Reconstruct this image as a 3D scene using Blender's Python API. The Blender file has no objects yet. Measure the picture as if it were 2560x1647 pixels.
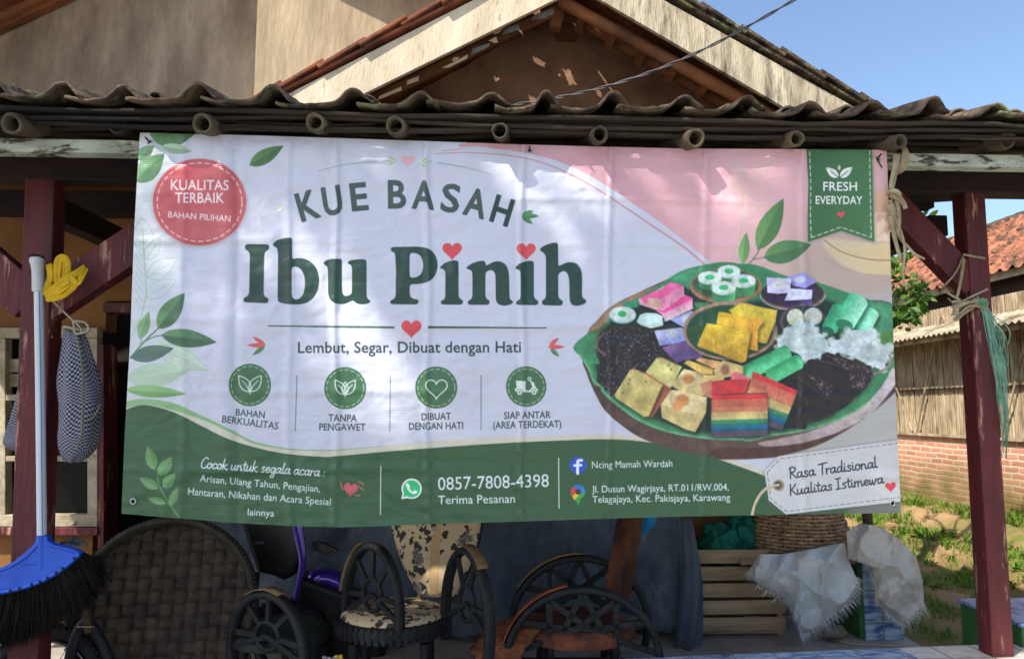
import bpy, bmesh, math, random
import numpy as np
from mathutils import Vector, Matrix, Euler
from mathutils import noise as mnoise
SC = bpy.context.scene
COL = SC.collection
R = math.radians
rnd = random.Random(11)
# ------------------------------------------------------------------ camera
EYE = Vector((0.0, -2.97, 1.45)); PITCH, YAW, FPX = R(6.1), R(2.7), 1850.0
cam = bpy.data.cameras.new('camera'); cam.sensor_width = 36; cam.lens = 36 * FPX / 2560; cam.clip_start = .05; cam.clip_end = 2000
camo = bpy.data.objects.new('camera', cam); COL.objects.link(camo)
camo.location = EYE; camo.rotation_euler = (R(90) + PITCH, 0, -YAW); SC.camera = camo
# ------------------------------------------------------------------ world, sun, exposure
SUN = Vector((-1.2, -1.0, 1.78)).normalized()
SUN_EL = math.asin(SUN.z); SUN_AZ = math.atan2(SUN.x, SUN.y)
w = bpy.data.worlds.new('World'); SC.world = w; w.use_nodes = True
nt = w.node_tree; bg = nt.nodes['Background']
sky = nt.nodes.new('ShaderNodeTexSky'); sky.sky_type = 'NISHITA'; sky.sun_disc = False
sky.sun_elevation = SUN_EL; sky.sun_rotation = SUN_AZ; sky.air_density = 1.1; sky.dust_density = 2.2; sky.ozone_density = 3.0; sky.altitude = 20
nt.links.new(sky.outputs[0], bg.inputs[0]); bg.inputs[1].default_value = .115
sl = bpy.data.lights.new('sun', 'SUN'); sl.energy = 3.7; sl.angle = R(.53); sl.color = (1, .93, .82)
so = bpy.data.objects.new('sun', sl); COL.objects.link(so); so.rotation_euler = SUN.to_track_quat('Z', 'Y').to_euler(); so.location = (-8, -10, 18)
SC.view_settings.view_transform = 'Standard'; SC.view_settings.look = 'None'; SC.view_settings.exposure = 1.08; SC.view_settings.gamma = 1
SC.cycles.max_bounces = 7; SC.cycles.diffuse_bounces = 4; SC.cycles.use_denoising = True
# ------------------------------------------------------------------ measuring: a sight line through a point of the photograph, met with a real plane
RM = Euler((R(90) + PITCH, 0, -YAW)).to_matrix()
def ray(px, py): return RM @ Vector((px - 1280, 823.5 - py, -FPX)).normalized()
def P(px, py, Y): d = ray(px, py); return EYE + d * ((Y - EYE.y) / d.y)
def PX(px, py, X): d = ray(px, py); return EYE + d * ((X - EYE.x) / d.x)
def PZ(px, py, Z): d = ray(px, py); return EYE + d * ((Z - EYE.z) / d.z)
# ------------------------------------------------------------------ materials
def lin(c):
    return tuple((v / 255 / 12.92 if v / 255 <= .04045 else ((v / 255 + .055) / 1.055) ** 2.4) for v in c) + (1,)
_m = {}
def mat(name, c1, c2=None, scale=6, rough=.8, bump=.15, bscale=40, stretch=(1, 1, 1), lo=.35, hi=.65, c3=None, spec=.3, metal=0, detail=6, s3=2.5, lo3=.55, hi3=.7, coat=0, sss=0, trans=0):
    if name in _m: return _m[name]
    m = bpy.data.materials.new(name); m.use_nodes = True; _m[name] = m
    n = m.node_tree.nodes; L = m.node_tree.links; b = n['Principled BSDF']
    b.inputs['Roughness'].default_value = rough; b.inputs['Specular IOR Level'].default_value = spec; b.inputs['Metallic'].default_value = metal
    b.inputs['Coat Weight'].default_value = coat
    tc = n.new('ShaderNodeTexCoord'); mp = n.new('ShaderNodeMapping'); mp.inputs['Scale'].default_value = stretch
    L.new(tc.outputs['Object'], mp.inputs[0])
    if c2 is None: c2 = tuple(max(0, v * .78) for v in c1)
    nz = n.new('ShaderNodeTexNoise'); nz.inputs['Scale'].default_value = scale; nz.inputs['Detail'].default_value = detail; nz.inputs['Roughness'].default_value = .62
    L.new(mp.outputs[0], nz.inputs['Vector'])
    cr = n.new('ShaderNodeValToRGB'); e = cr.color_ramp.elements
    e[0].position = lo; e[0].color = lin(c1); e[1].position = hi; e[1].color = lin(c2)
    L.new(nz.outputs['Fac'], cr.inputs[0]); out = cr.outputs[0]
    if c3 is not None:
        n3 = n.new('ShaderNodeTexNoise'); n3.inputs['Scale'].default_value = s3; n3.inputs['Detail'].default_value = 8; n3.inputs['Roughness'].default_value = .7
        L.new(mp.outputs[0], n3.inputs['Vector'])
        r3 = n.new('ShaderNodeValToRGB'); r3.color_ramp.elements[0].position = lo3; r3.color_ramp.elements[1].position = hi3
        L.new(n3.outputs['Fac'], r3.inputs[0])
        mx = n.new('ShaderNodeMix'); mx.data_type = 'RGBA'; L.new(r3.outputs[0], mx.inputs[0]); L.new(out, mx.inputs[6]); mx.inputs[7].default_value = lin(c3); out = mx.outputs[2]
    L.new(out, b.inputs['Base Color'])
    if bump:
        nb = n.new('ShaderNodeTexNoise'); nb.inputs['Scale'].default_value = bscale; nb.inputs['Detail'].default_value = 5
        L.new(mp.outputs[0], nb.inputs['Vector'])
        bp = n.new('ShaderNodeBump'); bp.inputs['Strength'].default_value = bump; bp.inputs['Distance'].default_value = .02
        L.new(nb.outputs['Fac'], bp.inputs['Height']); L.new(bp.outputs[0], b.inputs['Normal'])
    if trans:
        tr = n.new('ShaderNodeBsdfTranslucent'); L.new(out, tr.inputs[0]); ms = n.new('ShaderNodeMixShader'); ms.inputs[0].default_value = trans
        L.new(b.outputs[0], ms.inputs[1]); L.new(tr.outputs[0], ms.inputs[2]); L.new(ms.outputs[0], n['Material Output'].inputs[0])
    return m
# ------------------------------------------------------------------ mesh collecting
class MB:
    def __init__(s): s.v = []; s.f = []; s.sm = []
    def add(s, vs, fs, smooth=False):
        k = len(s.v); s.v += [tuple(q) for q in vs]; s.f += [tuple(i + k for i in f) for f in fs]; s.sm += [smooth] * len(fs); return s
    def box(s, c, d, rot=None):
        x, y, z = (q / 2 for q in d); c = Vector(c)
        vs = [Vector(q) for q in ((-x, -y, -z), (x, -y, -z), (x, y, -z), (-x, y, -z), (-x, -y, z), (x, -y, z), (x, y, z), (-x, y, z))]
        if rot is not None: vs = [rot @ q for q in vs]
        return s.add([q + c for q in vs], [(0, 3, 2, 1), (4, 5, 6, 7), (0, 1, 5, 4), (1, 2, 6, 5), (2, 3, 7, 6), (3, 0, 4, 7)])
    def bar(s, a, b, w, h, up=(0, 0, 1), roll=0):
        """a box beam from a to b, w across, h along 'up'"""
        a, b = Vector(a), Vector(b); d = b - a; L = d.length; d.normalize()
        sx = d.cross(Vector(up)).normalized(); uz = sx.cross(d)
        if roll: q = Matrix.Rotation(roll, 3, d); sx, uz = q @ sx, q @ uz
        M = Matrix((sx, d, uz)).transposed()
        return s.box((a + b) / 2, (w, L, h), M)
    def tube(s, pts, r, n=8, cap=True, sq=1.0):
        pts = [Vector(p) for p in pts]; N = len(pts); rs = r if isinstance(r, (list, tuple)) else [r] * N
        t0 = (pts[1] - pts[0]).normalized(); ref = Vector((0, 0, 1)) if abs(t0.z) < .9 else Vector((1, 0, 0)); u = t0.cross(ref).normalized()
        vs = []
        for i, p in enumerate(pts):
            t = (pts[min(i + 1, N - 1)] - pts[max(i - 1, 0)])
            if t.length < 1e-9: t = t0
            t = t.normalized(); u = (u - t * u.dot(t)).normalized(); v = t.cross(u)
            for k in range(n):
                a = 2 * math.pi * k / n; vs.append(p + (u * math.cos(a) + v * math.sin(a) * sq) * rs[i])
        fs = [(i * n + k, i * n + (k + 1) % n, (i + 1) * n + (k + 1) % n, (i + 1) * n + k) for i in range(N - 1) for k in range(n)]
        s.add(vs, fs, True)
        if cap: s.add(vs[:n], [tuple(range(n))[::-1]]); s.add(vs[-n:], [tuple(range(n))])
        return s
    def lathe(s, prof, c=(0, 0, 0), n=24, rot=None, closed=False):
        c = Vector(c); vs = []
        for r, z in prof:
            for k in range(n):
                a = 2 * math.pi * k / n; q = Vector((r * math.cos(a), r * math.sin(a), z)); vs.append((rot @ q if rot is not None else q) + c)
        m = len(prof); rng = range(m if closed else m - 1)
        return s.add(vs, [(i * n + k, i * n + (k + 1) % n, ((i + 1) % m) * n + (k + 1) % n, ((i + 1) % m) * n + k) for i in rng for k in range(n)], True)
    def grid(s, fn, nu, nv, smooth=True, drop=None):
        vs = [fn(i / nu, j / nv) for j in range(nv + 1) for i in range(nu + 1)]
        fs = [(j * (nu + 1) + i, j * (nu + 1) + i + 1, (j + 1) * (nu + 1) + i + 1, (j + 1) * (nu + 1) + i) for j in range(nv) for i in range(nu) if not (drop and drop((i + .5) / nu, (j + .5) / nv))]
        return s.add(vs, fs, smooth)
    def prism(s, poly, off):
        off = Vector(off); p = [Vector(q) for q in poly]; n = len(p)
        return s.add(p + [q + off for q in p], [tuple(range(n)), tuple(range(n, 2 * n))[::-1]] + [((i + 1) % n, i, n + i, n + (i + 1) % n) for i in range(n)])
    def build(s, name, m, parent=None, bevel=0, solid=0, loc=None):
        me = bpy.data.meshes.new(name); o = bpy.data.objects.new(name, me); COL.objects.link(o)
        org = Vector((0, 0, 0))
        if parent is not None: org = Vector(parent.get('_org', (0, 0, 0))) if parent.get('_org') is not None else parent.location.copy()
        elif loc is not None: org = Vector(loc)
        me.from_pydata([tuple(Vector(q) - org) for q in s.v], [], s.f); me.materials.append(m)
        me.polygons.foreach_set('use_smooth', s.sm)
        me.update()
        bm_ = bmesh.new(); bm_.from_mesh(me)
        if solid == 0: bmesh.ops.recalc_face_normals(bm_, faces=bm_.faces)
        bm_.to_mesh(me); bm_.free()
        if solid: q = o.modifiers.new('thickness', 'SOLIDIFY'); q.thickness = solid; q.offset = 0
        if bevel: q = o.modifiers.new('bevel', 'BEVEL'); q.width = bevel; q.segments = 2; q.limit_method = 'ANGLE'; q.angle_limit = R(50)
        if parent is not None:
            o.parent = parent; o['_org'] = tuple(org)
        else:
            o.location = org; o['_org'] = tuple(org)
        return o
def tag(o, label=None, cat=None, group=None, kind=None):
    for k, v in (('label', label), ('category', cat), ('group', group), ('kind', kind)):
        if v: o[k] = v
    return o
def thing(name, label, cat, loc=(0, 0, 0), group=None):
    o = bpy.data.objects.new(name, None); COL.objects.link(o); o.location = Vector(loc); o.empty_display_size = .1
    return tag(o, label, cat, group)
def fbm(x, y, z=0, o=4): return mnoise.fractal(Vector((x, y, z)), 1.0, 2.0, o)
def catmull(pts, n=6):
    p = [Vector(q) for q in pts]; out = []
    for i in range(len(p) - 1):
        a = p[max(i - 1, 0)]; b = p[i]; c = p[i + 1]; d = p[min(i + 2, len(p) - 1)]
        for k in range(n):
            t = k / n; out.append(.5 * (2 * b + (c - a) * t + (2 * a - 5 * b + 4 * c - d) * t * t + (3 * b - a - 3 * c + d) * t ** 3))
    return out + [p[-1]]
# palette
M_TILE = mat('old_clay_tile', (98, 82, 66), (40, 35, 31), 11, .92, .8, 34, lo=.38, hi=.62, c3=(104, 106, 74), s3=9, lo3=.54, hi3=.62)
M_TILE2 = mat('red_clay_tile', (150, 88, 62), (92, 58, 46), 4, .9, .4, 25, c3=(64, 50, 44), s3=3, lo3=.5, hi3=.7)
M_BAMBOO = mat('weathered_bamboo', (100, 88, 68), (48, 41, 33), 6, .75, .3, 30, stretch=(1, .25, 1))
M_LATH = mat('split_bamboo', (60, 50, 39), (22, 19, 16), 4, .85, .5, 20, stretch=(.2, 1, 2))
M_PALEBEAM = mat('flaking_pale_paint', (192, 202, 190), (146, 152, 136), 9, .85, .35, 30, c3=(70, 64, 52), s3=11, lo3=.52, hi3=.58, stretch=(.5, 1, 1.5))
M_MAROON = mat('worn_maroon_paint', (102, 37, 41), (72, 28, 32), 9, .6, .5, 36, stretch=(1, 1, .16), c3=(170, 128, 110), s3=15, lo3=.575, hi3=.635, spec=.4)
M_DARKWOOD = mat('dark_brown_wood', (44, 28, 26), (28, 19, 19), 5, .75, .3, 24)  # beams toned darker than the posts
M_PLASTER = mat('bare_plaster', (178, 162, 134), (148, 133, 110), 2.4, .95, .5, 14, stretch=(1.8, 1, .45), c3=(128, 112, 94), s3=1.1, lo3=.5, hi3=.75, detail=9)
M_PLASTERB = mat('brown_plaster', (196, 180, 158), (152, 136, 118), 2.2, .95, .5, 14, stretch=(1.6, 1, .5), c3=(128, 112, 98), s3=1.5, lo3=.46, hi3=.7, detail=12)
M_GABLE = mat('rough_red_brown_plaster', (158, 124, 100), (116, 86, 70), 3, .95, .5, 18, c3=(110, 92, 80), s3=1.6, lo3=.55, hi3=.75)
M_FASCIA = mat('flaking_cream_paint', (208, 197, 174), (184, 170, 146), 4, .8, .25, 40, stretch=(2.2, 1, .6), c3=(128, 112, 90), s3=10, lo3=.57, hi3=.68)
M_RAFTER = mat('raw_brown_timber', (150, 100, 66), (92, 60, 42), 4, .85, .4, 22, stretch=(.5, 1, 1))
M_OCHRE = mat('ochre_wall_paint', (140, 98, 56), (112, 78, 46), 2, .9, .2, 14, c3=(110, 84, 60), s3=2.2, lo3=.56, hi3=.74)
M_FRAME = mat('old_cream_paint', (186, 176, 150), (140, 130, 106), 7, .75, .3, 26, c3=(92, 76, 58), s3=9, lo3=.58, hi3=.64)
M_GLASS = mat('dark_glass', (8, 9, 9), (13, 14, 13), 3, .3, 0, spec=.15)
M_CEMENT = mat('grey_cement', (176, 168, 158), (142, 134, 124), 2.4, .9, .3, 16, c3=(74, 68, 62), s3=1.5, lo3=.52, hi3=.7)
M_RUBBER = mat('old_black_rubber', (32, 34, 36), (19, 21, 23), 8, .62, .3, 40, spec=.35, c3=(58, 60, 60), s3=5, lo3=.55, hi3=.8)
M_BLACKPL = mat('black_plastic', (20, 20, 23), (14, 14, 16), 5, .35, .05, 30, spec=.5)
M_STEEL = mat('dull_steel', (150, 152, 154), (110, 110, 110), 8, .35, .05, 30, metal=1)
M_GREENP = mat('green_wall_paint', (62, 112, 62), (46, 88, 50), 4, .75, .2, 18, c3=(84, 96, 66), s3=4, lo3=.6, hi3=.75)
M_STRAW = mat('dry_straw', (196, 184, 154), (150, 136, 104), 10, .8, .3, 60, trans=.25)
M_STRING = mat('pale_string', (190, 182, 160), (150, 140, 118), 20, .85, .2, 80)
AX_, AY_, AW_, AH_ = 290, 320, 1980, 1010
def paint_banner():
    # ------------------------------------------------------------------ printed design of the banner (painted by code)
    AX, AY, AW, AH = 290, 320, 1980, 1010
    ART = np.zeros((AH, AW, 3), np.float32)
    arng = np.random.default_rng(5)
    def _coverage(polys, sub=3):
        P_ = [np.asarray(p, float) for p in polys]
        allp = np.concatenate(P_)
        x0 = max(int(np.floor(allp[:, 0].min())) - 1, AX); x1 = min(int(np.ceil(allp[:, 0].max())) + 2, AX + AW)
        y0 = max(int(np.floor(allp[:, 1].min())) - 1, AY); y1 = min(int(np.ceil(allp[:, 1].max())) + 2, AY + AH)
        if x1 <= x0 or y1 <= y0: return None
        w, h = x1 - x0, y1 - y0
        A = np.concatenate(P_); B = np.concatenate([np.roll(p, -1, 0) for p in P_])
        cov = np.zeros((h, w), np.float32)
        ax, ay, bx, by = A[:, 0], A[:, 1], B[:, 0], B[:, 1]
        for j in range(h):
            for s in range(sub):
                y = y0 + j + (s + .5) / sub
                m = (ay <= y) != (by <= y)
                if not m.any(): continue
                xs = np.sort(ax[m] + (y - ay[m]) * (bx[m] - ax[m]) / (by[m] - ay[m])) - x0
                xs = np.clip(xs, 0, w - 1e-3)
                row = cov[j]
                for k in range(0, len(xs) - 1, 2):
                    a, b = xs[k], xs[k + 1]
                    ia, ib = int(a), int(b)
                    if ia == ib: row[ia] += b - a
                    else:
                        row[ia] += ia + 1 - a; row[ib] += b - ib
                        row[ia + 1:ib] += 1
        return x0, y0, np.clip(cov / sub, 0, 1)
    def _blur(a, r):
        r = int(r)
        if r < 1: return a
        for _ in range(2):
            for ax_ in (0, 1):
                k = np.ones(2 * r + 1) / (2 * r + 1)
                p = np.pad(a, [(r, r) if i == ax_ else (0, 0) for i in range(2)], mode='edge')
                c = np.cumsum(np.insert(p, 0, 0, axis=ax_), axis=ax_)
                n = a.shape[ax_]
                a = (np.take(c, range(2 * r + 1, 2 * r + 1 + n), ax_) - np.take(c, range(0, n), ax_)) / (2 * r + 1)
        return a.astype(np.float32)
    def _put(x0, y0, cov, col, alpha=1):
        h, w = cov.shape
        t = ART[y0 - AY:y0 - AY + h, x0 - AX:x0 - AX + w]
        a = (cov * alpha)[..., None]
        t[...] = t * (1 - a) + np.asarray(col, np.float32) / 255 * a if np.ndim(col) == 1 else t * (1 - a) + col / 255 * a
    def fill(poly, col, alpha=1, grad=None, noise=0, blur=0, speck=None, rows=0):
        """grad=(x,y,x,y,col2): col at the first point runs to col2 at the second."""
        polys = poly if isinstance(poly[0][0], (list, tuple, np.ndarray)) else [poly]
        if blur:
            allp = np.concatenate([np.asarray(p, float) for p in polys])
        r = _coverage(polys)
        if r is None: return
        x0, y0, cov = r
        if blur:
            m = 2 * blur
            xa, ya = max(x0 - m, AX), max(y0 - m, AY)
            xb, yb = min(x0 + cov.shape[1] + m, AX + AW), min(y0 + cov.shape[0] + m, AY + AH)
            big = np.zeros((yb - ya, xb - xa), np.float32)
            big[y0 - ya:y0 - ya + cov.shape[0], x0 - xa:x0 - xa + cov.shape[1]] = cov
            x0, y0, cov = xa, ya, _blur(big, blur)
        h, w = cov.shape
        c = np.ones((h, w, 3), np.float32) * np.asarray(col, np.float32)
        yy, xx = np.mgrid[y0:y0 + h, x0:x0 + w].astype(np.float32)
        if grad:
            gx, gy = grad[2] - grad[0], grad[3] - grad[1]
            t = np.clip(((xx - grad[0]) * gx + (yy - grad[1]) * gy) / (gx * gx + gy * gy), 0, 1)[..., None]
            c = c * (1 - t) + np.asarray(grad[4], np.float32) * t
        if noise:
            n = arng.normal(0, 1, (h, w)).astype(np.float32)
            n = n * .5 + _blur(arng.normal(0, 1, (h, w)).astype(np.float32), 1) * 2 + _blur(arng.normal(0, 1, (h, w)).astype(np.float32), 4) * 4
            c = c + n[..., None] * noise
        if speck:
            n = _blur(arng.normal(0, 1, (h, w)).astype(np.float32), 1)
            m = (n > speck[1] * .72)[..., None]
            c = np.where(m, np.asarray(speck[0], np.float32) * .7 + c * .3, c)
        _put(x0, y0, cov, np.clip(c, 0, 255), alpha)
    def smooth(pts, n=6, closed=False):
        p = np.asarray(pts, float)
        N = len(p); out = []
        for i in range(N if closed else N - 1):
            a = p[(i - 1) % N] if closed or i > 0 else p[0]
            b = p[i]; c = p[(i + 1) % N]
            d = p[(i + 2) % N] if closed or i + 2 < N else p[-1]
            for k in range(n):
                t = k / n
                out.append(.5 * (2 * b + (c - a) * t + (2 * a - 5 * b + 4 * c - d) * t * t + (3 * b - a - 3 * c + d) * t ** 3))
        if not closed: out.append(p[-1])
        return np.array(out)
    def stroke(pts, w, col, alpha=1, w2=None, sm=True):
        p = smooth(pts, 8) if sm and len(pts) > 2 else np.asarray(pts, float)
        w2 = w if w2 is None else w2
        x0 = max(int(p[:, 0].min() - w - 2), AX); x1 = min(int(p[:, 0].max() + w + 3), AX + AW)
        y0 = max(int(p[:, 1].min() - w - 2), AY); y1 = min(int(p[:, 1].max() + w + 3), AY + AH)
        if x1 <= x0 or y1 <= y0: return
        cov = np.zeros((y1 - y0, x1 - x0), np.float32)
        for i in range(len(p) - 1):
            a, b = p[i], p[i + 1]
            ww = (w + (w2 - w) * i / max(1, len(p) - 1)) / 2
            xa = max(int(min(a[0], b[0]) - ww - 2), x0); xb = min(int(max(a[0], b[0]) + ww + 3), x1)
            ya = max(int(min(a[1], b[1]) - ww - 2), y0); yb = min(int(max(a[1], b[1]) + ww + 3), y1)
            if xb <= xa or yb <= ya: continue
            yy, xx = np.mgrid[ya:yb, xa:xb] + .5
            d = b - a; L2 = max(d @ d, 1e-9)
            t = np.clip(((xx - a[0]) * d[0] + (yy - a[1]) * d[1]) / L2, 0, 1)
            dist = np.hypot(xx - a[0] - t * d[0], yy - a[1] - t * d[1])
            s = cov[ya - y0:yb - y0, xa - x0:xb - x0]
            np.maximum(s, np.clip(ww - dist + .5, 0, 1), out=s)
        _put(x0, y0, cov, np.asarray(col, np.float32), alpha)
    def dashed(pts, w, col, dash, gap, alpha=1, closed=False):
        p = np.asarray(list(pts) + ([pts[0]] if closed else []), float)
        seg = np.hypot(*(p[1:] - p[:-1]).T); cum = np.insert(np.cumsum(seg), 0, 0)
        s = 0
        while s < cum[-1]:
            ss = np.linspace(s, min(s + dash, cum[-1]), 4)
            q = np.stack([np.interp(ss, cum, p[:, 0]), np.interp(ss, cum, p[:, 1])], 1)
            stroke(q, w, col, alpha, sm=False); s += dash + gap
    def ell(cx, cy, rx, ry=None, n=64, rot=0):
        ry = rx if ry is None else ry
        t = np.linspace(0, 2 * np.pi, n, endpoint=False)
        x, y = rx * np.cos(t), ry * np.sin(t)
        return np.stack([cx + x * np.cos(rot) - y * np.sin(rot), cy + x * np.sin(rot) + y * np.cos(rot)], 1)
    def heart(cx, cy, w, h, col, rot=0, grad=None):
        t = np.linspace(0, 2 * np.pi, 60, endpoint=False)
        x = 16 * np.sin(t) ** 3 / 32; y = -(13 * np.cos(t) - 5 * np.cos(2 * t) - 2 * np.cos(3 * t) - np.cos(4 * t)) / 29
        y += .03
        x, y = x * w, y * h
        p = np.stack([cx + x * np.cos(rot) - y * np.sin(rot), cy + x * np.sin(rot) + y * np.cos(rot)], 1)
        if col is not None: fill(p, col, grad=grad)
        return p
    def leaf_poly(base, tip, w, n=14, skew=.42):
        b, t = np.asarray(base, float), np.asarray(tip, float)
        d = t - b; nrm = np.array([-d[1], d[0]]) / max(np.hypot(*d), 1e-6)
        u = np.linspace(0, 1, n)
        prof = np.sin(np.pi * u ** (np.log(.5) / np.log(skew))) ** .9 * w / 2
        up = b + d * u[:, None] + nrm * prof[:, None]; lo = b + d * u[:, None] - nrm * prof[:, None]
        return up, lo
    def leaf(base, tip, w, c1, c2=None, vein=None, alpha=1):
        up, lo = leaf_poly(base, tip, w)
        b, t = np.asarray(base, float), np.asarray(tip, float)
        mid = b + (t - b) * np.linspace(0, 1, 14)[:, None]
        c2 = c2 or tuple(min(255, k * 1.22) for k in c1)
        fill(np.concatenate([up, mid[::-1]]), c1, alpha, grad=(*b, *t, tuple(k * .9 for k in c1)))
        fill(np.concatenate([lo, mid[::-1]]), c2, alpha, grad=(*b, *t, c1))
        if vein:
            stroke(np.stack([b, b + (t - b) * .95]), 1.2, vein, .8 * alpha, sm=False)
            for k in (.3, .5, .7):
                for sd in (up, lo):
                    i = int(k * 13)
                    stroke(np.stack([mid[i - 1], sd[min(13, i + 2)] * .75 + mid[min(13, i + 2)] * .25]), .8, vein, .4 * alpha, sm=False)
    def leaf_line(base, tip, w, col, lw=1.4, alpha=1, veins=True):
        up, lo = leaf_poly(base, tip, w)
        stroke(up, lw, col, alpha, sm=False); stroke(lo, lw, col, alpha, sm=False)
        if veins:
            b, t = np.asarray(base, float), np.asarray(tip, float)
            stroke([b, b + (t - b) * .75], lw * .8, col, alpha, sm=False)
            mid = b + (t - b) * np.linspace(0, 1, 14)[:, None]
            for i in (4, 6, 8):
                for sd in (up, lo): stroke([mid[i - 1], sd[i + 1] * .6 + mid[i + 1] * .4], lw * .6, col, alpha * .8, sm=False)
    _gl = {}
    def glyphs(s, bold):
        """outline loops of a line of text in the built-in font (units: em)"""
        if (s, bold) in _gl: return _gl[(s, bold)]
        c = bpy.data.curves.new('lettering', 'FONT'); c.body = s; c.resolution_u = 3; c.fill_mode = 'NONE'
        c.space_character = 1 + bold * 1.5
        o = bpy.data.objects.new('lettering', c); bpy.context.scene.collection.objects.link(o)
        dg = bpy.context.evaluated_depsgraph_get(); me = o.evaluated_get(dg).to_mesh()
        co = np.array([v.co[:2] for v in me.vertices]); nb = {}
        for e in me.edges:
            a, b = e.vertices; nb.setdefault(a, []).append(b); nb.setdefault(b, []).append(a)
        seen, loops = set(), []
        for s0 in nb:
            if s0 in seen: continue
            loop = [s0]; seen.add(s0); cur = s0
            while True:
                nx = [q for q in nb[cur] if q not in seen]
                if not nx: break
                cur = nx[0]; seen.add(cur); loop.append(cur)
            loops.append(co[loop])
        o.evaluated_get(dg).to_mesh_clear(); bpy.data.objects.remove(o); bpy.data.curves.remove(c)
        _gl[(s, bold)] = loops
        return loops
    CAP = .727
    def text(s, a, b, cap, col, bold=0.0, up=None, alpha=1):
        """baseline runs from a to b (ink to ink); cap = capital height in px"""
        L = glyphs(s, bold); allp = np.concatenate(L)
        xm, xM = allp[:, 0].min(), allp[:, 0].max()
        a, b = np.asarray(a, float), np.asarray(b, float); d = b - a
        if up is None: up = np.array([d[1], -d[0]]) / np.hypot(*d) * cap
        em = (_capH[0])
        ins = bold * .85 * np.hypot(*np.asarray(up)); a, b = a + d / np.hypot(*d) * ins, b - d / np.hypot(*d) * ins; d = b - a
        polys = [a + (p[:, :1] - xm) / (xM - xm) * d + p[:, 1:] / em * np.asarray(up) for p in L]
        fill(polys, col, alpha)
        if bold:
            for p in polys: stroke(np.concatenate([p, p[:1]]), bold * 1.7 * np.hypot(*np.asarray(up)), col, alpha, sm=False)
    _t = np.concatenate(glyphs('H', 0.0)); _capH = [_t[:, 1].max()]
    HAND = {
     'a': (.56, [[(.42,.38),(.3,.5),(.12,.42),(.05,.2),(.14,.03),(.28,.08),(.42,.35),(.43,.48)],[(.43,.48),(.41,.15),(.48,.02),(.58,.1)]]),
     'c': (.46, [[(.4,.4),(.3,.5),(.14,.44),(.05,.22),(.15,.03),(.32,.05),(.46,.16)]]),
     'o': (.5, [[(.25,.5),(.1,.42),(.05,.2),(.15,.02),(.32,.06),(.42,.28),(.36,.45),(.25,.5),(.36,.4),(.5,.42)]]),
     'k': (.52, [[(.1,1.0),(.07,.5),(.05,0)],[(.4,.48),(.2,.35),(.1,.25)],[(.12,.27),(.28,.12),(.42,0),(.54,.06)]]),
     'u': (.56, [[(.06,.48),(.05,.18),(.14,.02),(.28,.1),(.4,.45)],[(.4,.48),(.4,.14),(.46,.02),(.57,.1)]]),
     'n': (.55, [[(.05,.48),(.06,0)],[(.06,.25),(.18,.45),(.32,.46),(.37,.28),(.38,.08),(.45,.02),(.55,.1)]]),
     't': (.36, [[(.16,.85),(.14,.3),(.2,.03),(.36,.08)],[(.0,.58),(.34,.6)]]),
     's': (.42, [[(.36,.44),(.22,.52),(.1,.4),(.22,.27),(.34,.14),(.22,0),(.06,.06)]]),
     'e': (.47, [[(.06,.24),(.25,.27),(.38,.38),(.28,.5),(.12,.42),(.06,.2),(.18,.02),(.34,.06),(.47,.18)]]),
     'g': (.53, [[(.42,.38),(.3,.5),(.12,.42),(.05,.2),(.14,.03),(.28,.08),(.42,.35),(.43,.48)],[(.43,.48),(.42,-.2),(.3,-.42),(.12,-.36),(.2,-.16),(.52,.05)]]),
     'l': (.27, [[(.1,1.0),(.08,.3),(.14,.02),(.28,.08)]]),
     'r': (.36, [[(.05,.48),(.06,0)],[(.06,.22),(.16,.42),(.34,.46)]]),
     'i': (.26, [[(.08,.46),(.08,.12),(.15,.02),(.27,.08)],[(.1,.68),(.1,.7)]]),
     'd': (.57, [[(.42,.38),(.3,.5),(.12,.42),(.05,.2),(.14,.03),(.28,.08),(.42,.35),(.43,.48)],[(.46,1.0),(.42,.2),(.48,.02),(.58,.1)]]),
     'm': (.8, [[(.05,.48),(.06,0)],[(.06,.25),(.16,.45),(.28,.46),(.33,.28),(.34,0)],[(.34,.25),(.45,.45),(.58,.46),(.62,.28),(.63,.08),(.7,.02),(.8,.1)]]),
     'w': (.68, [[(.05,.46),(.08,.08),(.18,.02),(.3,.4)],[(.3,.4),(.33,.06),(.45,.02),(.57,.46),(.7,.42)]]),
     'C': (.6, [[(.6,.85),(.48,1.0),(.25,.9),(.08,.5),(.14,.1),(.36,0),(.62,.18)]]),
     'R': (.6, [[(.1,.95),(.06,0)],[(.0,.85),(.25,1.0),(.5,.85),(.42,.6),(.12,.5)],[(.15,.5),(.35,.25),(.58,0)]]),
     'T': (.58, [[(0,.92),(.35,.97),(.7,1.0)],[(.36,.97),(.3,.4),(.3,0)]]),
     'K': (.62, [[(.1,1.0),(.06,0)],[(.52,.98),(.3,.65),(.1,.48)],[(.12,.5),(.35,.25),(.6,0)]]),
     'I': (.48, [[(.0,.95),(.4,1.0)],[(.2,.97),(.18,0)],[(0,0),(.4,.03)]]),
     ':': (.2, [[(.08,.4),(.08,.42)],[(.08,.06),(.08,.08)]]), ' ': (.3, [])}
    def hand(s, a, b, cap, col, w, shear=.15):
        tot = sum(HAND[c][0] for c in s)
        a, b = np.asarray(a, float), np.asarray(b, float); d = (b - a) / tot
        up = np.array([d[1], -d[0]]) / np.hypot(*d) * cap
        x = 0
        for c in s:
            adv, st = HAND[c]
            for q in st:
                stroke([a + (x + px + py * shear) * d + py * up for px, py in q], w, col)
            x += adv
    # ---- coordinate frames of the design (all in the banner's own millimetre-like grid)
    def fr(ox, oy, s): return lambda *pts: [(ox + x / s, oy + y / s) for x, y in pts]
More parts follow.
